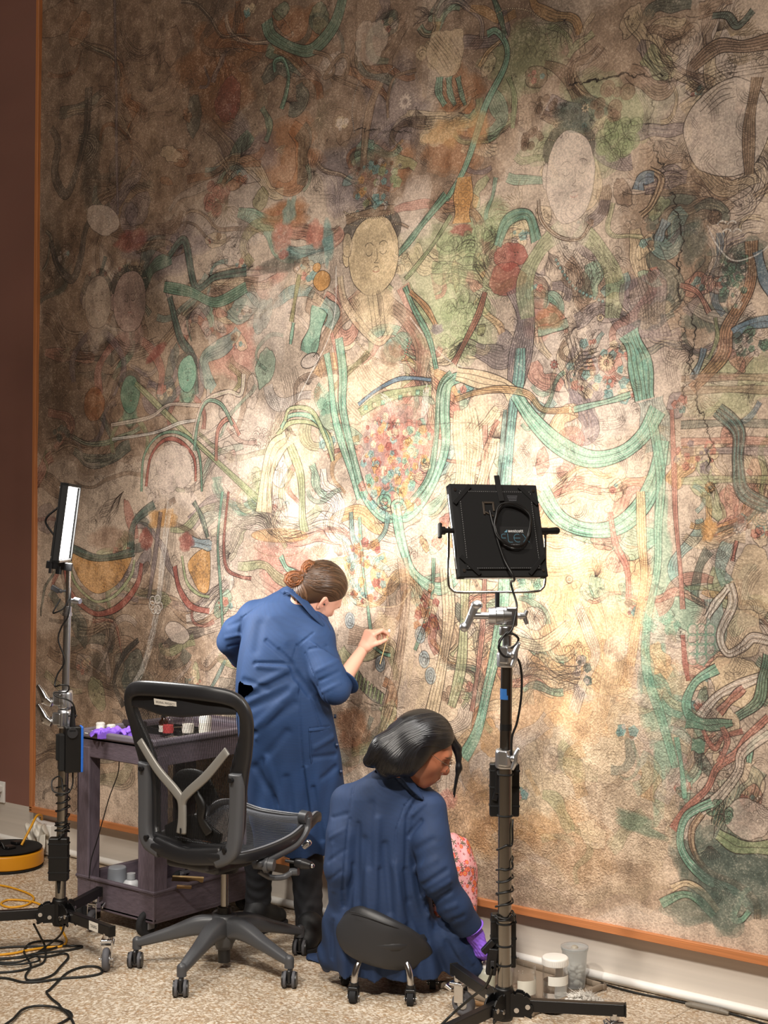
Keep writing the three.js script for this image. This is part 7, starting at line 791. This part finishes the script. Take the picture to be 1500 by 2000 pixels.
  let coatF = creased(raw, cr); const cf0 = coatF; const inner = (x, y, z) => T(x, y, z) + 0.036; coatF = (x, y, z) => { let d = cf0(x, y, z); if (y < 0.95) d = max(d, -(inner(x, y, z) + max(0, (y - 0.85) * 0.4))); return d; };
  part('coat', mesh3(coatF, ...boxOf([at(560, 1145, 5.6), at(440, 1250, 5.85), at(676, 1340, 5.5), at(490, 1664, 5.77), at(672, 1600, 5.77), at(560, 1600, 5.93), at(560, 1400, 5.5)], 0.05), 0.0065), coatA, t);
  // collar, cuff, pocket, buttons
  const col = (a) => at(...a); part('collar', [sweep([col([553, 1160, 5.61]), col([560, 1154, 5.60]), col([570, 1156, 5.59]), col([590, 1172, 5.575]), col([612, 1198, 5.57]), col([632, 1222, 5.575])], [[0.004, 0.003], [0.010, 0.004], [0.014, 0.005], [0.017, 0.005], [0.016, 0.005], [0.006, 0.003]], dir3(0.55, 0.5, -0.8), 40, 10)], coatA, t);
  part('cuff', sweep([...Array(13).keys()].map((i) => { const a = i / 12 * 2 * PI, x = V().crossVectors(cuffN, UP).normalize(), y = V().crossVectors(x, cuffN); return cuffP.clone().addScaledVector(cuffN, -0.012).addScaledVector(x, cos(a) * 0.052).addScaledVector(y, sin(a) * 0.05 - 0.006); }).slice(0, 12), [[0.018, 0.004]], cuffN, 60, 8, true), coatA, t);
  const pk = (a, b) => { const p = toSurface(cf0, a, b); return p.addScaledVector(FV, -0.002); };
  part('pocket', [sweep([pk(603, 1426), pk(622, 1424), pk(644, 1421)], [[0.007, 0.002]], dir3(0, 0, -1), 16, 8), sweep([pk(604, 1430), pk(606, 1460), pk(608, 1490)], [[0.002, 0.0015]], dir3(0, 0, -1), 16, 8)], coatA, t);
  for (const [a, b] of [[655, 1399], [659, 1455], [667, 1507]]) { const p = toSurface(cf0, a - 4, b).addScaledVector(RV, 0.006); part('button', rod(p.clone().addScaledVector(RV, -0.004).toArray(), p.clone().addScaledVector(RV, 0.006).toArray(), 0.009, 0.008, 18), std(0x1f2d4a, 0.4), t); }
  // trousers and shoes
  const tro = bonesField([bone(at(525, 1560, 5.80), at(506, 1680, 5.83), 0.085, 0.058), bone(at(506, 1680, 5.83), at(503, 1786, 5.78), 0.056, 0.05), bone(at(595, 1560, 5.80), at(599, 1690, 5.765), 0.082, 0.062), bone(at(599, 1690, 5.765), at(605, 1836, 5.57), 0.062, 0.05), bone(at(530, 1560, 5.80), at(590, 1560, 5.79), 0.085, 0.085)], 0.025);
  part('trousers', mesh3((x, y, z) => tro(x, y, z) + 0.0016 * sin(y * 170 + x * 60 + 2 * sin(z * 40)) * smooth(0.34, 0.16, y) + 0.002 * sin(y * 40 + z * 60 + x * 30), [-0.75, 0.07, -0.0], [0.2, 0.75, 0.75], 0.0075), dark, t);
  for (const [i, ax, az] of [[0, 0.075, 0.11], [1, 0.04, 0.12]]) { const a = ank[i].clone(), toe = a.clone().addScaledVector(RV, ax).addScaledVector(FV, az), heel = a.clone().addScaledVector(RV, -ax * 0.35).addScaledVector(FV, -az * 0.35); a.y = 0.09; toe.y = 0.036; heel.y = 0.045; const fs = bonesField([bone(heel, a, 0.04, 0.045), bone(heel, toe, 0.042, 0.036), bone(a, toe.clone().lerp(a, 0.35), 0.046, 0.036)], 0.03); const sh = part('shoe', mesh3((x, y, z) => max(fs(x, y, z), 0.012 - y), ...boxOf([a, toe, heel], 0.07), 0.0055), shoeMat, t); part('sole', mesh3((x, y, z) => max(bonesField([bone(heel.clone().setY(0.012), toe.clone().setY(0.012), 0.047, 0.043)], 0.01)(x, y, z), max(0.001 - y, y - 0.02)), ...boxOf([heel, toe], 0.07).map((q2, k) => [q2[0], k ? 0.03 : -0.01, q2[2]]), 0.0045), M.rubber, sh); }
  // the swab she holds between thumb and fingertips, its cotton tip on the paint
  const s0 = H.tips[0].clone().lerp(H.tips[4], 0.5), wp = at(737, 1226, 5.79), s1 = at(716, 1299, 5.70), sw = thing('cotton_swab', 'thin wooden cotton swab in the hand of the standing person', 'swab', [0, 0, 0]);
  const a = H.tips[0].clone().lerp(H.tips[4], 0.5), dd = at(735, 1232, 5.76).sub(at(716, 1299, 5.70)).normalize(), e0 = a.clone().addScaledVector(dd, 0.03), e1 = a.clone().addScaledVector(dd, -0.115);
  part('stick', rod(e0.toArray(), e1.toArray(), 0.0017, 0.0017, 10), std(0xcaa870, 0.6), sw); part('cotton_tip', ball(0.006, ...e0.toArray(), 0.9, 1.3, 0.9), std(0xe8e2d6, 0.95), sw);
}
// ---- the seated woman
{
  const skin = lin(150, 92, 66), lips = lin(128, 58, 52), brows = lin(30, 20, 18);
  const f = dir3(0.84, -0.54, -0.04), u = dir3(0.55, 0.83, 0), c = at(827, 1460, 5.03), q = basis(f, u).setPosition(c), L = (x, y, z) => V(x, y, z).applyMatrix4(q);
  const t = thing('person', 'person in blue work coat on low stool, black shoulder-length hair and glasses, reaching down', 'person', [0, 0, 0]);
  const SR = at(842, 1580, 5.04), ER = at(862, 1706, 4.96), WR = at(924, 1820, 5.02), H = handBones(WR.clone().add(dir3(0.004, -0.004, 0)), dir3(0.32, -0.92, 0.1), dir3(0.6, -0.2, 0.5), [[30, 40, 20], [36, 42, 22], [40, 44, 24], [44, 44, 24]], 1.0, 1.22);
  const SLf = at(676, 1566, 5.10), EL = at(660, 1690, 5.03), WL = at(676, 1770, 5.16), HLf = handBones(WL, dir3(0.4, -0.4, 0.8), dir3(0, -0.9, 0.2), [[20, 20, 15], [22, 22, 15], [24, 24, 16], [26, 24, 16]], 0.95);
  const neckB = at(775, 1525, 5.08), chest = at(758, 1620, 5.12), pelvis = at(750, 1815, 5.10), hipR = at(800, 1822, 5.12), hipL = at(705, 1822, 5.12), kneeR = at(892, 1668, 5.36), kneeL = at(760, 1650, 5.46), footR = V(0.47, 0.04, 0.13), footL = V(0.22, 0.04, 0.2), shinT = (k) => k.clone();
  const bodyB = bonesField([bone(neckB, chest, 0.05, 0.11), bone(chest, pelvis, 0.115, 0.125), bone(SLf, SR, 0.042, 0.042), bone(SR, ER, 0.04, 0.037), bone(ER, WR, 0.037, 0.025), bone(SLf, EL, 0.045, 0.037), bone(EL, WL, 0.036, 0.025), bone(hipR, kneeR, 0.08, 0.055), bone(hipL, kneeL, 0.08, 0.055), bone(kneeR, footR.clone().setY(0.09), 0.052, 0.036), bone(kneeL, footL.clone().setY(0.09), 0.052, 0.036), bone(c.clone().addScaledVector(u, -0.07).addScaledVector(f, -0.02), neckB, 0.049, 0.054)], 0.03);
  const [bl, bh] = boxOf([neckB, SR, ER, WR, SLf, EL, WL, kneeR, kneeL, footR, footL], 0.14); bl[1] = 0.0;
  const body = tint(mesh3(bodyB, bl, bh, 0.011), skin), handL = tint(mesh3(HLf.f, ...boxOf([WL, HLf.c, ...HLf.tips], 0.045), 0.0035), skin);
  part('body', [body, handL, headGeometry(q, { lip: 1.7, nose: 1.22, neckZ: -0.07 }, skin, lips, brows)], skinMat(0.38), t);
  part('nose_ring', new THREE.TorusGeometry(0.0045, 0.0009, 8, 20).applyMatrix4(new THREE.Matrix4().makeRotationY(0.6)).applyMatrix4(q.clone().setPosition(L(-0.0185, -0.036, 0.101))), M.chrome, t);
  // glasses
  { const ex = 0.033, rim = (s) => [...Array(14).keys()].map((i) => { const a = i / 14 * 2 * PI; return L(s * ex + cos(a) * 0.025, -0.004 + Math.sign(sin(a)) * abs(sin(a)) ** 0.7 * 0.0195, 0.112 - abs(cos(a) * 0.025 + 0.006 * s * 0) * 0.12); }); const wire = std(0x9a8f86, 0.25, 1);
    const g = part('glasses', [-1, 1].map((s) => tube(rim(s), 0.0011, 60, 8, true)).concat([tube([L(-0.009, 0.003, 0.113), L(0, 0.006, 0.116), L(0.009, 0.003, 0.113)], 0.0011, 16, 8)], [-1, 1].map((s) => tube([L(s * 0.057, 0.002, 0.108), L(s * 0.07, 0.002, 0.08), L(s * 0.078, 0.004, 0.03), L(s * 0.081, 0.004, -0.006), L(s * 0.078, -0.014, -0.02)], 0.0012, 40, 8))), wire, t);
    for (const s of [-1, 1]) { const sh = new THREE.Shape([...Array(24).keys()].map((i) => { const a = i / 24 * 2 * PI; return new THREE.Vector2(s * ex + cos(a) * 0.0245, -0.004 + Math.sign(sin(a)) * abs(sin(a)) ** 0.7 * 0.019); })); part('lens', new THREE.ShapeGeometry(sh).translate(0, 0, 0.1105).applyMatrix4(q), glass, g); } }
  // hair: a cap over the crown and a straight mass falling behind to the left shoulder
  const inv = q.clone().invert().elements, loc = (x, y, z) => [inv[0] * x + inv[4] * y + inv[8] * z + inv[12], inv[1] * x + inv[5] * y + inv[9] * z + inv[13], inv[2] * x + inv[6] * y + inv[10] * z + inv[14]];
  const capE = ell(V(0, 0.036, -0.016), new THREE.Quaternion(), [0.087, 0.094, 0.108]), capS = ell(V(0, -0.02, -0.035), new THREE.Quaternion(), [0.094, 0.08, 0.062]), fall = [bone(at(800, 1428, 4.99), at(752, 1464, 4.97), 0.058, 0.048), bone(at(752, 1464, 4.97), at(722, 1486, 4.985), 0.048, 0.024), bone(at(808, 1452, 4.96), at(772, 1490, 4.95), 0.05, 0.042), bone(at(772, 1490, 4.95), at(752, 1503, 4.96), 0.042, 0.02), bone(at(806, 1462, 4.96), at(800, 1494, 4.94), 0.036, 0.018), bone(at(834, 1436, 4.96), at(816, 1474, 4.95), 0.034, 0.026), bone(at(816, 1474, 4.95), at(800, 1506, 4.955), 0.026, 0.016), bone(at(770, 1480, 4.97), at(756, 1506, 4.975), 0.045, 0.022), bone(at(780, 1440, 5.06), at(728, 1484, 5.05), 0.055, 0.03)];
  const side = [bone(at(864, 1420, 5.11), at(893, 1462, 5.125), 0.026, 0.014), bone(at(893, 1462, 5.125), at(897, 1500, 5.12), 0.013, 0.009), bone(at(896, 1500, 5.12), at(886, 1552, 5.11), 0.009, 0.004)];
  const hairF = (x, y, z) => { const [a, b, d2] = loc(x, y, z); let d = dEll(a, b, d2, capE); const line = (d2 - 0.046) * 0.88 - max(b - 0.02, -0.02) * 0.62; d = smin(d, dEll(a, b, d2, capS), 0.03); d = smax(d, line, 0.012); for (const s of fall) d = smin(d, dBone(x, y, z, s), 0.035); for (const s of side) d = smin(d, dBone(x, y, z, s), 0.018); return d; };
  const hg = tint(mesh3(hairF, ...boxOf([at(700, 1500, 4.96), at(905, 1400, 5.15), at(885, 1560, 5.1), at(810, 1385, 5.0)], 0.05), 0.0045), [0.7, 0.7, 0.7]);
  const endsC = curve([at(706, 1478, 4.98), at(712, 1492, 4.96), at(730, 1500, 4.95), at(752, 1508, 4.94), at(776, 1508, 4.925), at(800, 1506, 4.92), at(812, 1494, 4.915)]), part0 = curve([L(0.01, 0.128, 0.0), L(0.0, 0.125, 0.03), L(-0.01, 0.112, 0.06), L(-0.02, 0.095, 0.075), L(-0.045, 0.07, 0.08), L(-0.06, 0.045, 0.075)]);
  const lk = strands(hairF, 330, (s, r) => part0.getPoint(clamp(s + (r() - 0.5) * 0.06, 0, 1)), (s, r) => endsC.getPoint(clamp(s + (r() - 0.5) * 0.08, 0, 1)).add(V(0, (r() - 0.5) * 0.012, 0)), { seed: 8, w: 0.0023, n: 18, tone: [0.6, 1.7], lift: 0.0004, bow: (s, tt) => dir3(-0.03 * sin(tt * PI), 0.05 * sin(tt * PI), -0.06 * sin(tt * PI)) });
  const sidePts = []; { const r = rng(44); for (let i = 0; i < 16; i++) { const o = () => (r() - 0.5) * 0.009; const g = sweep([at(872, 1420, 5.10), at(896, 1460, 5.12).add(V(o(), o(), o())), at(897, 1500, 5.12).add(V(o(), 0, o())), at(887, 1560 - r() * 20, 5.11).add(V(o() * 0.6, 0, o() * 0.6))], [[0.003, 0.002], [0.003, 0.002], [0.0025, 0.0015], [0.0008, 0.0006]], FV, 24, 6), tn = 0.6 + r(); sidePts.push(setColor(g, () => [tn, tn, tn])); } }
  part('hair', [hg, ...lk, ...sidePts], hairMat(0x0d0d11, 0.38), t);
  // coat
  const T = torso([[1498, 742, 800, 0.04, 5.05], [1512, 722, 812, 0.055, 5.06], [1530, 696, 834, 0.075, 5.07], [1556, 674, 856, 0.095, 5.08], [1600, 664, 858, 0.115, 5.09], [1650, 664, 846, 0.125, 5.1], [1700, 666, 838, 0.135, 5.1], [1750, 664, 842, 0.145, 5.1], [1800, 656, 852, 0.155, 5.1], [1850, 650, 866, 0.16, 5.1], [1890, 652, 884, 0.15, 5.1]]);
  const aR = bonesField([bone(at(834, 1582, 5.05), at(838, 1640, 5.0), 0.058, 0.06), bone(at(838, 1640, 5.0), at(854, 1712, 4.96), 0.06, 0.059), bone(at(852, 1708, 4.96), at(888, 1770, 4.98), 0.06, 0.054), bone(at(888, 1770, 4.98), at(914, 1808, 5.01), 0.054, 0.05)], 0.025), aL = bonesField([bone(at(684, 1566, 5.09), at(668, 1630, 5.04), 0.052, 0.05), bone(at(668, 1630, 5.04), at(664, 1700, 5.02), 0.05, 0.048), bone(at(664, 1700, 5.02), at(668, 1762, 5.06), 0.048, 0.048)], 0.02);
  const cover = bonesField([bone(at(762, 1540, 5.08), at(784, 1512, 5.055), 0.075, 0.06), bone(at(770, 1562, 5.08), at(830, 1586, 5.05), 0.075, 0.054), bone(at(750, 1556, 5.09), at(684, 1566, 5.1), 0.08, 0.058), bone(chest, at(752, 1740, 5.11), 0.125, 0.13), bone(SR, ER, 0.053, 0.05), bone(SLf, EL, 0.053, 0.047)], 0.03);
  const skirt = bonesField([bone(at(664, 1790, 5.08), at(652, 1862, 5.12), 0.06, 0.05), bone(at(652, 1862, 5.12), at(640, 1884, 5.16), 0.045, 0.024), bone(at(870, 1830, 5.06), at(912, 1886, 5.06), 0.07, 0.045), bone(at(900, 1850, 5.04), at(928, 1894, 5.05), 0.04, 0.02)], 0.04);
  const cuffP = at(919, 1814, 5.015), cuffN = WR.clone().sub(ER).normalize(), cuffLp = at(668, 1774, 5.06);
  const raw = (x, y, z) => { const h = x * RV.x + z * RV.z; let d = T(x, y, z) + 0.0055 * sin(h * 62 + 1.2 * sin(y * 5)) * smooth(0.74, 0.55, y) + 0.003 * sin(h * 118 + y * 12) * smooth(0.6, 0.35, y); d = smin(d, skirt(x, y, z) + 0.004 * sin(h * 110 + y * 40), 0.04); d = smin(d, max(aR(x, y, z), (x - cuffP.x) * cuffN.x + (y - cuffP.y) * cuffN.y + (z - cuffP.z) * cuffN.z), 0.018); d = smin(d, max(aL(x, y, z), cuffLp.y - y + 0.15 * (h - (cuffLp.x * RV.x + cuffLp.z * RV.z))), 0.012); d = smin(d, cover(x, y, z), 0.025); return max(d, 0.004 - y); };
  const cr = [[690, 1536, 683, 1600, 4, 4], [683, 1600, 676, 1660, 5, 9], [676, 1660, 670, 1740, 5, 9], [670, 1740, 672, 1770, 6, 10], [700, 1610, 700, 1760, 8, 5], [812, 1548, 790, 1575, 3, 5], [790, 1575, 774, 1620, 3, 5], [774, 1620, 768, 1690, 3.5, 5], [814, 1560, 795, 1596, 6, 10], [822, 1604, 798, 1632, 7, 13], [795, 1600, 793, 1700, 6, 10], [806, 1590, 828, 1570, 8, -6], [793, 1700, 800, 1760, 9, 13], [800, 1760, 830, 1840, 12, 12], [726, 1570, 720, 1690, 14, 6], [738, 1600, 732, 1780, 12, -6], [712, 1640, 700, 1780, 12, 7], [752, 1650, 762, 1780, 12, 7], [770, 1690, 790, 1800, 12, -6], [742, 1700, 752, 1830, 10, 6], [690, 1690, 682, 1790, 9, 6], [825, 1730, 872, 1700, 9, 9], [828, 1752, 878, 1722, 9, -7], [834, 1770, 880, 1742, 8, 10], [838, 1788, 890, 1768, 9, -6], [850, 1680, 812, 1700, 12, -6], [812, 1660, 846, 1640, 12, 5], [850, 1810, 905, 1790, 9, 6], [640, 1600, 676, 1590, 8, 5], [644, 1636, 672, 1620, 7, -4], [642, 1682, 668, 1664, 8, 5], [642, 1720, 666, 1702, 7, 5], [650, 1650, 652, 1740, 9, -4], [772, 1518, 812, 1560, 3, 4], [650, 1800, 648, 1870, 8, 7], [872, 1840, 904, 1890, 8, 7], [890, 1830, 922, 1880, 9, -6]];
  part('coat', mesh3(creased(raw, cr), ...boxOf([at(770, 1495, 5.05), at(640, 1600, 5.0), at(640, 1890, 5.1), at(930, 1890, 5.0), at(870, 1600, 5.0), at(760, 1700, 5.27), at(760, 1700, 4.93)], 0.05).map((b, k) => [b[0], k ? b[1] : -0.01, b[2]]), 0.0065), coatB, t);
  const hem = [bone(onFloor(612, 1874, 0.0), onFloor(650, 1880, 0), 0.03, 0.05), bone(onFloor(640, 1888, 0), onFloor(668, 1870, 0), 0.02, 0.05)];
  part('coat_hem', mesh3((x, y, z) => { const p = hem; const d = bonesField(p, 0.03)(x, y, z); return max(max(d, y - 0.014 - 0.006 * sin(x * 60 + z * 30)), 0.003 - y); }, [-0.05, -0.005, 0.36], [0.36, 0.03, 0.66], 0.004), coatB, t);
  part('collar', sweep([at(742, 1512, 4.99), at(764, 1504, 4.975), at(786, 1512, 4.97), at(806, 1536, 4.975), at(826, 1560, 4.99)], [[0.006, 0.004], [0.013, 0.005], [0.016, 0.005], [0.015, 0.005], [0.006, 0.003]], dir3(0.5, 0.4, -0.8), 36, 10), coatB, t);
  // floral dress over the raised knee
  const floralM = std(0xffffff, 0.75, 0, { map: canvasTex(512, 512, (g, w, h) => { g.fillStyle = '#e2a3a6'; g.fillRect(0, 0, w, h); const r = rng(70); const put = (x, y, fn) => { for (const ox of [-w, 0, w]) for (const oy of [-h, 0, h]) { g.save(); g.translate(x + ox, y + oy); fn(); g.restore(); } }; for (let i = 0; i < 46; i++) { const x = r() * w, y = r() * h, a = r() * 6, s = 14 + r() * 14; put(x, y, () => { g.rotate(a); for (let k = 0; k < 5; k++) { g.rotate(1.257); g.fillStyle = ['#55503a', '#4a4434', '#6b6146'][k % 3]; g.beginPath(); g.ellipse(0, s * 0.8, s * 0.22, s * 0.75, 0, 0, 6.3); g.fill(); } }); } for (let i = 0; i < 17; i++) { const x = r() * w, y = r() * h, s = 22 + r() * 18, a = r() * 6; put(x, y, () => { g.rotate(a); for (const [R0, c] of [[1, '#d8503f'], [0.72, '#e87a52'], [0.42, '#e9a25c'], [0.2, '#c9473a']]) for (let k = 0; k < 7; k++) { g.rotate(0.9); g.fillStyle = c; g.beginPath(); g.ellipse(0, s * R0 * 0.55, s * R0 * 0.42, s * R0 * 0.55, 0, 0, 6.3); g.fill(); } }); } for (let i = 0; i < 60; i++) { const x = r() * w, y = r() * h, s = 5 + r() * 5; put(x, y, () => { for (let k = 0; k < 5; k++) { g.rotate(1.257); g.fillStyle = '#b8404a'; g.beginPath(); g.ellipse(0, s, s * 0.5, s * 0.8, 0, 0, 6.3); g.fill(); } }); } }) });
  const dressF = bonesField([bone(at(840, 1790, 5.16), at(884, 1668, 5.31), 0.085, 0.068), bone(at(884, 1664, 5.31), at(892, 1700, 5.28), 0.066, 0.076), bone(at(892, 1700, 5.28), at(886, 1812, 5.24), 0.076, 0.085), bone(at(720, 1800, 5.18), kneeL, 0.085, 0.068), bone(kneeL, at(770, 1800, 5.4), 0.068, 0.075)], 0.03);
  part('dress', mesh3((x, y, z) => max(dressF(x, y, z) + 0.004 * sin(y * 42 + x * 60) + 0.0025 * sin(x * 120 - z * 80 + y * 20), 0.06 - y), ...boxOf([at(840, 1800, 5.1), at(900, 1620, 5.3), at(900, 1830, 5.3), kneeL, at(720, 1800, 5.2), at(770, 1830, 5.4)], 0.1).map((b, k) => [b[0], k ? b[1] : 0.05, b[2]]), 0.008, (x, y, z) => [(x * RV.x + z * RV.z) * 7.5 + (x * FV.x + z * FV.z) * 3, y * 7.5]), floralM, t, 'pink dress with red and orange flowers');
  for (const p of [footR, footL]) { const toe = p.clone().add(V(0.03, -0.01, -0.09)); toe.z = max(toe.z, 0.04); part('shoe', mesh3((x, y, z) => max(bonesField([bone(p.clone().setY(0.06), p.clone().setY(0.04), 0.04, 0.04), bone(p, toe, 0.042, 0.034)], 0.03)(x, y, z), 0.002 - y), ...boxOf([p, toe], 0.07), 0.006), shoeMat, t); }
  // purple glove closed on a swab
  const gl = part('glove', [mesh3((x, y, z) => { const w = 0.0006 * sin(x * 400 + y * 260) + 0.0004 * sin(y * 500 - z * 380); return H.f(x, y, z) - 0.0025 + w; }, ...boxOf([WR, H.c, ...H.tips], 0.045), 0.003)], gloveMat, t, 'purple nitrile glove');
  part('glove_cuff', (() => { const x = V().crossVectors(cuffN, UP).normalize(), y = V().crossVectors(x, cuffN), o = WR.clone().addScaledVector(cuffN, -0.018), pts = [...Array(16).keys()].map((i) => { const a = i / 16 * 2 * PI; return o.clone().addScaledVector(x, cos(a) * 0.031).addScaledVector(y, sin(a) * 0.029); }); return sweep(pts, [[0.02, 0.002]], cuffN, 48, 8, true); })(), gloveMat, gl);
}
renderer.render(scene, camera);
